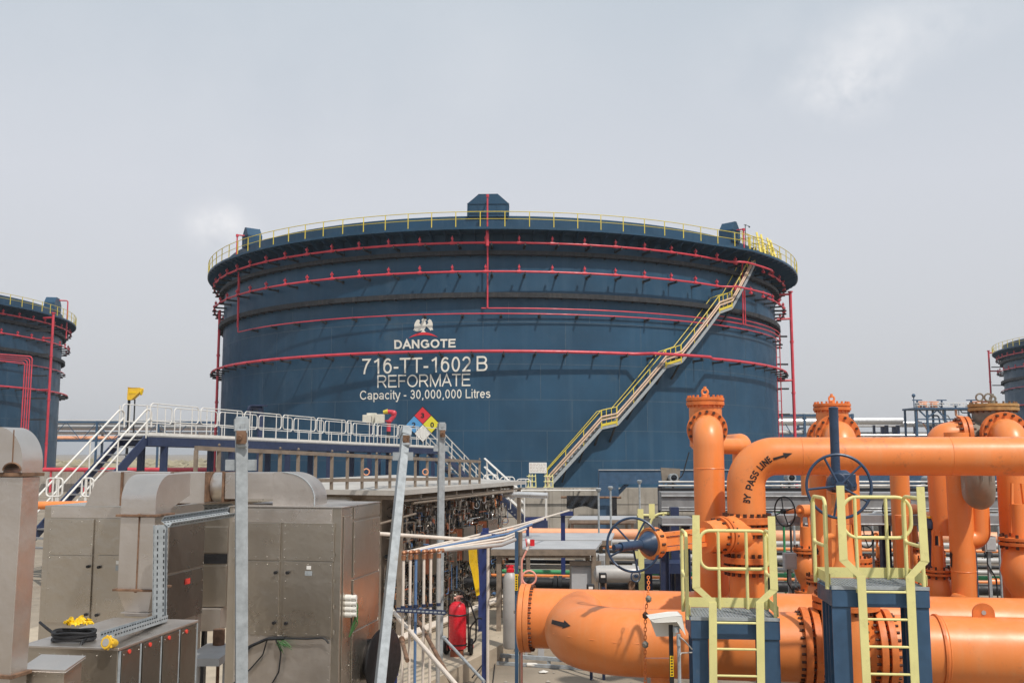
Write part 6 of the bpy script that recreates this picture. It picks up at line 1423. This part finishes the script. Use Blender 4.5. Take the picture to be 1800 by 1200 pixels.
def arcfn(u, w):
    k = u*(len(arc)-1); i = min(int(k), len(arc)-2); f_ = k-i
    pm, p0_, p1_, p2_ = arc[max(i-1,0)], arc[i], arc[i+1], arc[min(i+2,len(arc)-1)]
    cr = lambda q: .5*(2*p0_[q] + (-pm[q]+p1_[q])*f_ + (2*pm[q]-5*p0_[q]+4*p1_[q]-p2_[q])*f_*f_ + (-pm[q]+3*p0_[q]-3*p1_[q]+p2_[q])*f_**3)
    dc = lambda q: .5*((-pm[q]+p1_[q]) + 2*(2*pm[q]-5*p0_[q]+4*p1_[q]-p2_[q])*f_ + 3*(-pm[q]+3*p0_[q]-3*p1_[q]+p2_[q])*f_*f_)
    X_, Y_ = cr(0), cr(1); tx, ty = dc(0), dc(1); l_ = math.hypot(tx, ty); nx, ny = ty/l_, -tx/l_
    return X_+nx*w*12.5, Y_+ny*w*12.5
decal_text(x, bb, 'BY |PASS |LINE', None, None, None, None, .004, .21, arcfn, .0008); t.part('lettering', x, M['blackpaint'], world=True, smooth=False)
x = MB(); decal_poly(x, bb, [(1358.5,804.5),(1377.5,799.2),(1376,795.6),(1393,796.2),(1380.5,805.2),(1379,802.6),(1360,808.5)], .005, 4); t.part('arrow_mark', x, M['blackpaint'], world=True, smooth=False)
flange_set(t, V3((bc.x,bc.y,zpx(922,YB))), UP, .315, .085, 20, gap=.035, br=.025)
vz0, vz1 = zpx(986,YB), zpx(934,YB)
t = T('gate_valve', 'orange valve under the bypass elbow with a yoke reaching left to a blue handwheel', 'valve', (bc.x, bc.y, 0), YAW_R)
x = MB(); x.lathe((bc.x,bc.y,vz0), UP, [(.24,0),(.25,.05),(.27,(vz1-vz0)*.5),(.25,vz1-vz0-.05),(.24,vz1-vz0)], 32); t.part('valve_body', x, M['orange'], world=True)
flange_set(t, V3((bc.x,bc.y,zpx(990,YB))), UP, .315, .075, 20, gap=.03, br=.022)
x = MB(); x.cyl((bc.x,bc.y,hdr_z+.2), (bc.x,bc.y,zpx(1000,YB)), .235, 36); t.part('branch', x, M['orange'], world=True)
wv = PY(1113, 958, 11.15); ax = (V3((bc.x,bc.y,(vz0+vz1)/2+.02)) - wv); ax.z = .05; ax.normalize(); ctr = V3((bc.x, bc.y, wv.z+.02))
Lx = (ctr-wv).length; P = lambda s: wv + ax*s
x = MB(); x.lathe(P(Lx-.78), ax, [(.17,0),(.19,.1),(.2,.35),(.24,.6),(.24,.78)], 28); t.part('bonnet', x, M['orange'], world=True)
flange_set(t, P(Lx-.5), ax, .23, .045, 14, 'bonnet_flange', br=.014)
g1 = .25
x = MB()
for s in (-1, 1): 
    x.bar(P(g1+.1)+UP*.085*s, P(Lx-.7)+UP*.085*s, .07, .045); 
x.bar(P(g1+.1)+UP*.0, P(Lx-.7)+UP*.0, .03, .1); x.cyl(P(Lx-.8), P(Lx-.76), .19, 24)
t.part('yoke', x, M['orange'], world=True)
x = MB(); x.cyl(P(g1+.0), P(g1+.12), .18, 28); o = t.part('yoke_flange', x, M['orange'], world=True, bevel=.006)
x = MB()
for k in range(12): 
    _, u_, v_ = frame(ax); an = 2*math.pi*k/12; x.cyl(P(g1+.03)+.176*(math.cos(an)*u_+math.sin(an)*v_), P(g1+.08)+.183*(math.cos(an)*u_+math.sin(an)*v_), .016, 6)
t.part('bolt_circle', x, M['bolt'], o, world=True)
x = MB(); x.lathe(P(g1-.14), ax, [(.056,0),(.07,.02),(.135,.12),(.145,.14)], 28); t.part('gearbox', x, M['wheel'], world=True)
x = MB(); x.cyl(P(-.2), P(g1-.13), .052, 20); x.cyl(P(-.3), P(-.2), .034, 14); t.part('stem_tube', x, M['wheel'], world=True)
hw = handwheel_mb(PY(1113,957,11.3), (-.3,-1,.05), .302, .0145, 5, .045, 1.1); t.part('handwheel', hw, M['wheel'], world=True)
# ---- yellow ladder platforms
def platform(label, Yf, beam, legs, low, mid, top, rungs, deckback, rails, posts, yaw, rx, sideL, sideR, tb):
    bx0, bx1, by0, by1 = beam; o = PY(bx0, by0, Yf); t = T('ladder_platform', label, 'platform', (o.x, o.y, 0), yaw, 'yellow ladder platforms')
    L0 = t.fy(bx0, by0); L1 = t.fy(bx1, by0); zt = L0.z; zb = t.fy(bx0, by1).z; w = L1.x; dep = .62
    for nm, (xa, xb, ya, yb) in (('front_beam', (0, w, 0, .1)), ('rear_beam', (0, w, dep-.1, dep)), ('side_beam', (0, .1, .102, dep-.102)), ('side_beam', (w-.1, w, .102, dep-.102))):
        x = MB(); x.box(xa, xb, ya, yb, zb, zt); t.part(nm, x, M['steelblue'], bevel=.006)
    for (xa, xb) in legs:
        a_, b_ = t.fy(xa, by1).x, t.fy(xb, by1).x
        for yy in (.01, dep-.36): 
            x = MB(); x.ibeam(((a_+b_)/2, yy+.08, 0), ((a_+b_)/2, yy+.08, zb-.003), (b_-a_), .15, .014, (0,1,0)); t.part('leg', x, M['steelblue'])
    x = MB(); nb = 26
    for k in range(nb): xx = .03+(w-.06)*k/(nb-1); x.box(xx-.002, xx+.002, .02, dep-.02, zt+.005, zt+.033)
    for k in range(13): yy = .03+(dep-.06)*k/12; x.box(.02, w-.02, yy-.004, yy+.004, zt+.006, zt+.030)
    x.box(.0, w, -.004, .012, zt+.004, zt+.035); x.box(.0, w, dep-.012, dep, zt+.004, zt+.035)
    t.part('grating', x, M['galv'])
    yl = -.09
    for s in (0, 1):
        P = [t.fy(*p_, yl) for p_ in (low[s], mid[s], top[s][0], top[s][1])]
        P[0] = P[1] + (P[0]-P[1])*((P[1].z-.0)/(P[1].z-P[0].z)); x = MB()
        wv_ = .036
        off = []
        for i, p_ in enumerate(P):
            d1 = (P[min(i+1,3)]-P[max(i-1,0)]).normalized(); nn = V3((d1.z, 0, -d1.x)); off.append((p_-nn*wv_*1.08 if i in (1,2) else p_-nn*wv_, p_+nn*wv_*1.08 if i in (1,2) else p_+nn*wv_))
        for i in range(3):
            b0 = len(x.V); 
            for yy in (yl, yl+.012): x.V += [V3((q.x, yy+(.0 if i != 1 else .003), q.z)) for q in (off[i][0], off[i][1], off[i+1][1], off[i+1][0])]
            for f_ in ((0,1,2,3),(7,6,5,4),(0,4,5,1),(1,5,6,2),(2,6,7,3),(3,7,4,0)): x.F.append([b0+j for j in f_]); x.M.append(0)
        t.part('ladder_stile', x, M['paley'], smooth=False)
        x = MB(); q = P[1]; x.box(q.x-.03, q.x+.03, yl+.012, .0, zt-.02, zt+.01); t.part('stile_bracket', x, M['paley'])
    a_ = t.fy(*mid[0], yl); b_ = t.fy(*mid[1], yl); zlist = [t.fy(low[0][0], ry, yl).z for ry in rungs]; dz_ = zlist[-2]-zlist[-1]
    while zlist[-1] > .35: zlist.append(zlist[-1]-dz_)
    l0 = t.fy(*low[0], yl); l1 = t.fy(*low[1], yl)
    for z in zlist:
        u = (a_.z-z)/(a_.z-l0.z); xa = a_.x+(l0.x-a_.x)*u; xb = b_.x+(l1.x-b_.x)*u
        x = MB(); x.cyl((xa, yl+.012, z), (xb, yl+.012, z), .0115, 10); t.part('rung', x, M['paley'])
    yb_ = dep-.03
    r0 = t.fy(rails[0], rails[2], yb_); r1 = t.fy(rails[1], rails[3], yb_)
    x = MB(); x.tube(rloop((r0.x, yb_, r1.z), V3((1,0,0)), V3((0,0,1)), r1.x-r0.x, r0.z-r1.z, rx, 6), .0175, 10, closed=True)
    for pp in posts: q = t.fy(pp, rails[2], yb_); x.cyl((q.x, yb_, zt+.02), (q.x, yb_, r0.z), .017, 10)
    t.part('guard_rail', x, M['paley'])
    for (xx, pxs) in ((sideL, -1), (sideR, 1)):
        q = -.025 if pxs < 0 else w-.03; x = MB(); zt1 = r0.z+.0; zm = r1.z
        x.tube(rloop((q, .03, zm-.04), V3((0,1,0)), V3((0,0,1)), dep-.06, zt1-zm+.05, .1, 5), .0175, 10, closed=True)
        x.cyl((q, .06, zt), (q, .06, zt1-.05), .019, 10); x.cyl((q, dep-.06, zt), (q, dep-.06, zt1-.05), .019, 10); t.part('side_rail', x, M['paley'])
    x = MB(); x.box(.0, w, dep-.008, dep-.002, zt+.04, zt+.04+tb); t.part('toe_board', x, M['paley'])
    for xx in (.0, w-.006): x = MB(); x.box(xx, xx+.006, .05, dep-.01, zt+.04, zt+.04+tb); t.part('toe_board', x, M['paley'])
    return t
platform('lower yellow ladder platform on blue legs in front of the bypass valve', 9.9, (1214, 1371, 1090, 1122), ((1217,1245),(1339,1371)), ((1254,1200),(1338,1200)), ((1253,1058),(1336,1058)), (((1224,1032),(1223.5,905)),((1361,1036),(1356,907))), (1094,1140,1187), 0, (1230,1352,932,1000), (1262,1311), 5., .1, 1214, 1367, .1)
platform('taller yellow ladder platform on blue legs in front of the large gate valve', 9.3, (1462, 1634, 1036, 1066), ((1463,1496),(1606,1634)), ((1524,1200),(1609,1200)), ((1514,1013),(1600,1014)), (((1483,984),(1477,853)),((1626,986),(1618,855))), (1040,1088,1136,1184), 0, (1480,1603,873,945), (1502,1556), 5., .14, 1457, 1626, .1)
# third, further back
Y = 19.; 
t = T('ladder_platform', 'distant yellow ladder platform on navy legs behind the blue handwheel', 'platform', (xpx(1170,950,Y), Y, 0), 0, 'yellow ladder platforms')
x = MB(); zt = zpx(990,Y); x.box(xpx(1128,990,Y), xpx(1212,990,Y), Y, Y+1, zpx(1008,Y), zt); t.part('frame', x, M['navy'], world=True)
for px in (1142, 1176, 1198): x = MB(); q = xpx(px,1000,Y); x.bar((q,Y+.3,0), (q,Y+.3,zpx(1008,Y)), .16, .16); t.part('leg', x, M['navy'], world=True)
x = MB(); x.bar((xpx(1197,900,Y),Y+.8,0), (xpx(1197,900,Y),Y+.8,zpx(895,Y)), .17, .17); t.part('tall_post', x, M['navy'], world=True)
for px, y0 in ((1126, 894), (1146, 885)): x = MB(); x.bar((xpx(px,950,Y),Y-.05,0 if px == 1126 else zpx(910,Y)), (xpx(px,950,Y),Y-.05,zpx(y0,Y)), .11, .03); t.part('ladder_stile', x, M['paley'], world=True)
x = MB(); x.box(xpx(1126,985,Y), xpx(1196,985,Y), Y+.9, Y+.93, zpx(992,Y), zpx(976,Y)); t.part('toe_board', x, M['paley'], world=True)
x = MB(); x.tube(rloop(PY(1143,943,Y+.9), V3((1,0,0)), UP, xpx(1200,940,Y)-xpx(1143,940,Y), zpx(900,Y)-zpx(943,Y), .25), .025, 8, closed=True); x.cyl(PY(1120,905,Y+.5), PY(1150,905,Y+.5), .025, 8)
for px in (1166, 1185): x.cyl(PY(px,990,Y+.9), PY(px,900,Y+.9), .025, 8)
x.tube(rloop(PY(1170,938,Y+.8), V3((1,0,0)), UP, .32, .28, .08), .03, 8, closed=True); t.part('guard_rail', x, M['paley'], world=True)
# ---- orange columns further back
def column(label, px, Y, rpx, ytop, ybot, arrow=None, seam=None, bonnet=None):
    q = PY(px, ytop, Y); r = rpx*Y/1700; t = T('orange_column', label, 'pipe', (q.x, Y, 0), 0, 'vertical orange columns')
    x = MB(); x.cyl((q.x,Y,max(.3, zpx(ybot,Y))), q, r, 32); t.part('pipe', x, M['orange'], world=True)
    if arrow:
        b_ = x.bvh(); a = MB(); ax_, y0, y1 = arrow; decal_poly(a, b_, [(ax_-2.1,y1),(ax_-2.1,y0+7),(ax_-3.4,y0+7),(ax_,y0),(ax_+3.4,y0+7),(ax_+2.1,y0+7),(ax_+2.1,y1)], .006, 6); t.part('arrow_mark', a, M['blackpaint'], world=True, smooth=False)
    if seam: t.part('weld_seam', MB().torus((q.x,Y,zpx(seam,Y)), UP, r, .006, 32, 6), M['orange'], world=True)
    return t, q, r
t, q, r = column('wide orange column with an up arrow and a curved branch, right of the taller platform', 1681, 14.2, 20.5, 760, 1062, (1672,968,998), 1003)
x = MB(); e0 = PY(1719,880,14.2); x.tube(fillet([(e0.x,14.2,e0.z+.35), (e0.x,14.2,zpx(948,14.2)), (q.x,14.2,zpx(948,14.2))], .27, 9), .145, 28); t.part('branch', x, M['orange'], world=True)
x = MB(); cc = PY(1685,1052,14.0); x.cyl(cc+V3((0,.1,0)), cc-V3((0,.25,0)), .07, 16); t.part('nozzle', x, M['orange'], world=True)
column('orange column with an up arrow left of the blue handwheel', 1446, 15.5, 23, 835, 1055, (1437,962,990))
column('orange column behind the guard rail of the taller platform', 1581, 17, 16, 835, 1010)
column('orange column cut by the right edge', 1802, 14.6, 14, 760, 965)
column('short faded column peeping between bypass elbow and handwheel', 1421, 19.5, 13, 830, 870)
t, q, r = column('slim orange column behind the right end of the taller platform', 1584, 15.2, 11, 905, 1062)
# grey U-bend
Yu = 12.9; q = PY(1722, 820, Yu); t = T('grey_pipe_bend', 'weathered grey stainless U-bend hanging below the bypass pipe', 'pipe', (q.x, Yu, 0))
x = MB(); zl = zpx(872,Yu); x.tube(fillet([(q.x,Yu+.05,q.z+.12), (q.x,Yu,zl), (q.x+.38,Yu+.95,zl), (q.x+.38,Yu+.95,q.z+.05)], .36, 10), .185, 36); t.part('bend', x, M['bend'], world=True)
for dx in (-.05, .06): 
    x = MB(); x.cyl((q.x+dx,Yu-.175,zl+.2), (q.x+dx,Yu-.175,q.z+.1), .008, 6); t.part('weld_seam', x, M['bend'], world=True)
# ---- small valves behind
def small_valve(label, px, py, Y, s, wheel_ax=(0,-1,0), wr=.2, hz=True, wm='black'):
    q = PY(px, py, Y); t = T('gate_valve', label, 'valve', (q.x, Y, 0), 0, 'small orange valves on the branch lines'); k = s
    x = MB(); x.lathe(q-UP*.35*k, UP, [(.12*k,-.2),(.13*k,0),(.2*k,.12*k),(.24*k,.3*k),(.2*k,.5*k),(.13*k,.6*k)], 24); x.cyl((q.x,Y,.2), q-UP*.5*k, .13*k, 20); t.part('valve_body', x, M['orange'], world=True)
    for z in (-.5, .3): flange_set(t, q+UP*z*k, UP, .24*k, .04*k, 10, br=.018*k)
    x = MB(); x.cyl(q+UP*.35*k, q+UP*.75*k, .1*k, 16); x.bar(q+UP*.4*k+V3((.1*k,0,0)), q+UP*1.*k+V3((.06*k,0,0)), .03, .05); x.bar(q+UP*.4*k-V3((.1*k,0,0)), q+UP*1.*k-V3((.06*k,0,0)), .03, .05); t.part('bonnet', x, M['orange'], world=True)
    if hz:
        c_ = q+UP*1.05*k; a_ = V3(wheel_ax).normalized(); x = MB(); x.cyl(c_, c_+a_*.5*k, .045*k, 12); x.cyl(c_-a_*.1, c_+a_*.12*k, .12*k, 16); t.part('gearbox', x, M['orange'], world=True)
        t.part('handwheel', handwheel_mb(c_+a_*.5*k, a_, wr, .013, 4, .04), M[wm], world=True)
    return t
small_valve('small orange gate valve with a thin wheel right of the lower platform', 1418, 995, 17.0, .9, (-1,-.5,0), .25)
small_valve('small orange gate valve seen through the guard rail of the taller platform', 1606, 985, 17.5, .85, (-1,-.6,0), .27)
small_valve('orange valve with dark actuator beside the wide arrow column', 1652, 1036, 14.6, .85, (0,0,1), .12, False)
t = small_valve('orange valve at the right edge under the bypass pipe', 1796, 995, 13.8, 1.15, (0,0,1), .15, False)
small_valve('small orange valve low behind the lower platform, left of the large gate valve', 1440, 1045, 15.2, .8, (0,0,1), .12, False)
# dark actuator tower
Y = 15.; x = MB(); q = PY(1638, 925, Y); t = T('valve_actuator', 'dark blue valve actuator tower right of the taller platform', 'actuator', (q.x, Y, 0))
x.cyl((q.x,Y,.3), (q.x,Y,q.z+.12), .085, 14); x.lathe((q.x,Y,q.z-.05), UP, [(.1,0),(.14,.03),(.14,.12),(.1,.18)], 18); t.part('tower', x, M['navy'], world=True)
x = MB(); x.cyl((q.x+.05,Y-.05,q.z), (q.x+.3,Y-.05,q.z), .07, 14); x.tube(fillet([(q.x+.28,Y,q.z), (q.x+.42,Y,q.z-.1), (q.x+.42,Y,q.z-.75)], .12, 4), .04, 8); t.part('motor', x, M['tankdark'], world=True)
x = MB(); x.box(q.x-.08,q.x+.06,Y-.1,Y+.1,q.z+.13,q.z+.16); t.part('name_plate', x, M['ybeacon'], world=True)
# navy posts
for px, py0, Y, lab, yb in ((1767, 898, 16.5, 'wide navy post near the right edge under the cable covers', 0), (1783, 897, 17.5, 'slim navy post just right of the wide one', 0), (1711, 970, 16.5, 'slim navy post behind the curved orange branch', 0), (1328, 880, 23, 'navy post behind the bypass flange', 0)):
    q = PY(px, py0, Y); x = MB(); wv_ = .15 if 'wide' in lab else .08; x.ibeam((q.x,Y,0), (q.x,Y,q.z), wv_, wv_, .014, (1,0,0)); solo('steel_post', lab, 'post', x, M['steelblue'], (q.x, Y, 0), group='navy steel posts among the pipes')
Y = 15.8; q = PY(1775, 900, Y); x = MB(); x.cyl((q.x,Y,0), (q.x,Y,q.z), .025, 8); solo('conduit_post', 'pale thin conduit between the two navy posts at the right', 'conduit', x, M['galv'], (q.x, Y, 0))
x = MB(); q = PY(1377, 902, 24); x.cyl((q.x,24,zpx(911,24)), (q.x,24,q.z+.1), .17, 20); x.cyl((q.x,24,0), (q.x,24,zpx(911,24)-.002), .03, 8); x.lathe((q.x,24,q.z+.1), UP, [(.17,0),(.15,.06),(.05,.09)], 20); solo('green_drum', 'green cylinder between the two grey cable covers', 'cylinder', x, M['green'], (q.x, 24, 0))
# ---- sensor hood in front
Yh = 8.9; q = PY(1178, 1098, Yh); t = T('sensor_hood', 'white plastic weather hood over a sensor on a dark pole', 'sensor', (q.x, Yh, 0))
P = [PY(1143,1088,Yh), PY(1178,1083,Yh), PY(1187,1117,Yh), PY(1154,1117,Yh)]
x = MB(); a, b, c_, d = P; e1, e2 = PY(1199,1083,Yh+.16), PY(1204,1111,Yh+.16)
x.prism([a, PY(1182,1083,Yh), PY(1199,1082,Yh), PY(1204,1113,Yh), PY(1190,1092,Yh), PY(1150,1093,Yh)], (0,.25,0))
x.prism([PY(1143,1088,Yh+.24), PY(1198,1082,Yh+.24), PY(1187,1117,Yh+.24), PY(1154,1117,Yh+.24)], (0,.012,0)); t.part('hood', x, M['plasticw'], world=True, bevel=.004)
xp = xpx(1180,1150,Yh+.1)
x = MB(); x.bar((xp,Yh+.1,0), (xp,Yh+.1,zpx(1101,Yh)), .035, .035); t.part('pole', x, M['black'], world=True)
x = MB(); x.cyl((xp+.04,Yh+.05,zpx(1112,Yh)), (xp+.04,Yh+.05,zpx(1102,Yh)), .03, 12); x.cyl((xp+.055,Yh+.02,zpx(1135,Yh)), (xp+.055,Yh+.02,zpx(1114,Yh)), .018, 10); x.cyl((xp+.06,Yh+.04,0), (xp+.06,Yh+.04,zpx(1118,Yh)), .016, 8); t.part('sensor_head', x, M['galv'], world=True)
x = MB(); x.box(xp-.016,xp+.016,Yh+.078,Yh+.082,zpx(1192,Yh),zpx(1155,Yh)); o = t.part('yellow_tag', x, M['hose'], world=True)
x = MB(); rn = random.Random(4)
for k in range(7): z = zpx(1190-k*5,Yh); x.box(xp-.009,xp+.01-.006*rn.random(),Yh+.0755,Yh+.0775,z,z+.012)
t.part('tag_text', x, M['blackpaint'], o, world=True)
x = MB(); x.tube(fillet([(xp+.06,Yh,zpx(1118,Yh)), PY(1203,1125,Yh), PY(1216,1140,Yh+.2)], .05, 3), .007, 6); x.tube(fillet([(xp+.06,Yh+.02,zpx(1160,Yh)), PY(1196,1147,Yh), PY(1216,1146,Yh+.3)], .05, 3), .006, 6); t.part('cable', x, M['greypipe'], world=True)
# chain with tensioners
Yc = 10.45; t = T('chain', 'rust orange chain with couplings hanging in front of the big pipe', 'chain', (xpx(1134,1100,Yc), Yc, 0))
x = MB(); pts = [PY(1139.5,1012,Yc+.3), PY(1140,1030,Yc+.15), PY(1138,1055,Yc), PY(1134.5,1075,Yc), PY(1134,1130,Yc), PY(1134.5,1230,Yc)]
n = 0
for i in range(len(pts)-1):
    seg = pts[i+1]-pts[i]; m = max(1, int(seg.length/.036)); ud = seg.normalized()
    for k in range(m):
        c_ = pts[i]+seg*(k+.5)/m; n += 1; sd = V3((1,0,0)) if n % 2 else V3((0,1,0)); x.tube(rloop(c_-ud*.024-sd*.012, ud, sd, .048, .024, .011, 2), .0048, 5, closed=True)
t.part('links', x, M['rust'] if False else M['orangefl'], world=True)
for (px, py, m_) in ((1140,1052,'greyvalve'), (1134.5,1132,'greyvalve'), (1134.5,1081,'bolt')):
    c_ = PY(px,py,Yc-.02); x = MB(); x.lathe(c_-UP*.035, UP, [(.012,0),(.03,.015),(.032,.05),(.012,.07)], 12); x.sphere(c_+V3((0,-.03,0)), .014, 8); t.part('coupling', x, M[m_], world=True)
x = MB(); x.tube([PY(1134.5,1156,Yc), PY(1183,1156,Yh+.1)], .006, 6); t.part('tie_cord', x, M['pink'], world=True)

# ---- extra small fittings seen between the columns
rn = random.Random(31)
for k, (px, y0, y1, Y, m_, lab) in enumerate(((1395,898,1045,18.5,'galv','thin galvanised conduit behind the lower platform'), (1532,900,1040,18.,'galv','thin galvanised conduit seen through the taller guard rail'), (1648,895,1010,17.2,'orange','slim orange drain line left of the wide arrow column'), (1753,900,1010,18.,'galv','thin galvanised conduit left of the wide navy post'), (1620,905,1040,16.8,'orange','slim orange drain line right of the taller guard rail'))):
    q = PY(px, y0, Y); x = MB(); t = T('drain_line' if m_ == 'orange' else 'conduit', lab, 'pipe', (q.x, Y, 0), 0, 'slim lines between the orange columns')
    r = .05 if m_ == 'orange' else .022; x.tube(fillet([(q.x,Y,0), q, q+V3((.35,.3,0))], .12, 4), r, 10); t.part('line', x, M[m_], world=True)
    if m_ == 'orange':
        for u in (.45, .7): flange_set(t, V3((q.x,Y,q.z*u)), UP, .1, .025, 8, br=.01)
for px, py, Y, lab in ((1330,940,17.,'small orange valve with dark bonnet just right of the lower platform'), (1548,950,18.2,'small orange valve between the two vertical guard rails')):
    small_valve(lab, px, py+55, Y, .62, (-1,-.4,0), .2)
for px, py, Y, lab in ((1388,985,16.2,'grey junction box on a stand right of the lower platform'), (1738,955,17.2,'grey junction box below the cable covers at the right')):
    q = PY(px, py, Y); t = T('junction_box', lab, 'junction box', (q.x, Y, 0), 0, 'grey junction boxes on stands')
    x = MB(); x.box(q.x-.1,q.x+.1,Y-.07,Y+.07,q.z-.13,q.z+.13); t.part('box', x, M['grey'], world=True, bevel=.01)
    x = MB(); x.box(q.x-.075,q.x+.075,Y-.082,Y-.071,q.z-.1,q.z+.1); t.part('lid', x, M['grey'], world=True, bevel=.004)
    x = MB(); x.bar((q.x,Y+.03,0), (q.x,Y+.03,q.z-.132), .05, .05); t.part('stand', x, M['galv'], world=True)
    x = MB(); x.tube(fillet([(q.x-.04,Y,q.z-.13), (q.x-.05,Y-.02,q.z-.35), (q.x+.1,Y,q.z-.6), (q.x+.12,Y,.1)], .1, 3), .012, 6); t.part('cable', x, M['black'], world=True)
# ================================================================== CAMERA, SUN, SKY
cam = bpy.data.cameras.new('camera'); co = bpy.data.objects.new('camera', cam); C.objects.link(co)
cam.lens = 36*F_PX/1800; cam.sensor_width = 36; cam.clip_end = 6000; cam.clip_start = .05
co.location = CAM; co.rotation_euler = (math.pi/2 + PITCH, 0, 0); bpy.context.scene.camera = co
SUN_EL, SUN_AZ = 55, 34
sv = V3((math.sin(R_(SUN_AZ))*math.cos(R_(SUN_EL)), -math.cos(R_(SUN_AZ))*math.cos(R_(SUN_EL)), math.sin(R_(SUN_EL))))
su = bpy.data.lights.new('sun', 'SUN'); su.energy = 3.4; su.angle = R_(1.4); su.color = (1, .94, .86)
so = bpy.data.objects.new('sun', su); C.objects.link(so); so.rotation_euler = sv.to_track_quat('Z', 'Y').to_euler(); so.location = (20, -20, 40)
w = bpy.data.worlds.new('World'); bpy.context.scene.world = w; w.use_nodes = True
nt = w.node_tree; N = nt.nodes; LK = nt.links; bg = N['Background']
sky = N.new('ShaderNodeTexSky'); sky.sky_type = 'NISHITA'; sky.sun_disc = False; sky.sun_elevation = R_(SUN_EL); sky.sun_rotation = R_(180-SUN_AZ)
sky.air_density = 1.2; sky.dust_density = 4.; sky.ozone_density = 1.5
hs = N.new('ShaderNodeHueSaturation'); hs.inputs['Saturation'].default_value = .28; LK.new(sky.outputs[0], hs.inputs['Color'])
tc = N.new('ShaderNodeTexCoord')
# thin high cloud veil evens the sky out
veil = N.new('ShaderNodeMix'); veil.data_type = 'RGBA'; veil.inputs['Factor'].default_value = .88
LK.new(hs.outputs[0], veil.inputs[6])
sep = N.new('ShaderNodeSeparateXYZ'); LK.new(tc.outputs['Generated'], sep.inputs[0])
gr = N.new('ShaderNodeValToRGB'); LK.new(sep.outputs[2], gr.inputs['Fac'])
e = gr.color_ramp.elements; e[0].position = 0.; e[0].color = (4.75,4.8,4.95,1); e[1].position = .5; e[1].color = (4.0,4.58,5.15,1)
m_ = e.new(.26); m_.color = (4.95,5.15,5.6,1)
LK.new(gr.outputs[0], veil.inputs[7])
def cloud_mask(px, py, size, sc, seed):
    d = ray(px, py).normalized()
    v = N.new('ShaderNodeVectorMath'); v.operation = 'SUBTRACT'; v.inputs[1].default_value = d; LK.new(tc.outputs['Generated'], v.inputs[0])
    s = N.new('ShaderNodeMapping'); s.inputs['Rotation'].default_value = (0, R_(seed), 0); s.inputs['Scale'].default_value = (1/size[0], 1/size[0], 1/size[1]); LK.new(v.outputs[0], s.inputs['Vector'])
    ln = N.new('ShaderNodeVectorMath'); ln.operation = 'LENGTH'; LK.new(s.outputs[0], ln.inputs[0])
    r = N.new('ShaderNodeMapRange'); r.inputs['From Min'].default_value = 1.; r.inputs['From Max'].default_value = 0.; r.interpolation_type = 'SMOOTHSTEP'; LK.new(ln.outputs['Value'], r.inputs['Value'])
    n = N.new('ShaderNodeTexNoise'); n.inputs['Scale'].default_value = sc; n.inputs['Detail'].default_value = 7; n.inputs['Roughness'].default_value = .6; LK.new(tc.outputs['Generated'], n.inputs['Vector'])
    rr = N.new('ShaderNodeMapRange'); rr.inputs['From Min'].default_value = .38; rr.inputs['From Max'].default_value = .75; LK.new(n.outputs['Fac'], rr.inputs['Value'])
    mu = N.new('ShaderNodeMath'); mu.operation = 'MULTIPLY'; LK.new(r.outputs[0], mu.inputs[0]); LK.new(rr.outputs[0], mu.inputs[1]); return mu.outputs[0]
src = veil.outputs[2]
for (px, py, size, sc, seed, amt) in ((1490,150,(.075,.05),14,0,1.), (1590,60,(.13,.045),9,-35,.7), (385,400,(.05,.036),16,0,1.), (1440,100,(.16,.08),7,-30,.4), (500,120,(.5,.25),3.5,10,.22)):
    mk = cloud_mask(px, py, size, sc, seed); sc_ = N.new('ShaderNodeMath'); sc_.operation = 'MULTIPLY'; sc_.inputs[1].default_value = amt; LK.new(mk, sc_.inputs[0])
    x = N.new('ShaderNodeMix'); x.data_type = 'RGBA'; LK.new(sc_.outputs[0], x.inputs['Factor']); LK.new(src, x.inputs[6]); x.inputs[7].default_value = (7.0,6.95,7.05,1); src = x.outputs[2]
LK.new(src, bg.inputs['Color']); bg.inputs['Strength'].default_value = .138
sc_ = bpy.context.scene; sc_.view_settings.view_transform = 'Standard'; sc_.view_settings.look = 'None'; sc_.view_settings.exposure = 0; sc_.view_settings.gamma = 1
sc_.cycles.max_bounces = 6

hz = MB(); hz.box(-3050, 3050, -3050, 3050, -1, 40)
ho = struct('haze', hz, []); ho['kind'] = 'stuff'
hm = bpy.data.materials.new('haze_air'); hm.use_nodes = True; hn = hm.node_tree; hn.nodes.remove(hn.nodes['Principled BSDF'])
pv = hn.nodes.new('ShaderNodeVolumePrincipled'); pv.inputs['Color'].default_value = (.86,.9,.95,1); pv.inputs['Density'].default_value = .0004; pv.inputs['Anisotropy'].default_value = .2
hn.links.new(pv.outputs[0], hn.nodes['Material Output'].inputs['Volume']); ho.data.materials.append(hm)
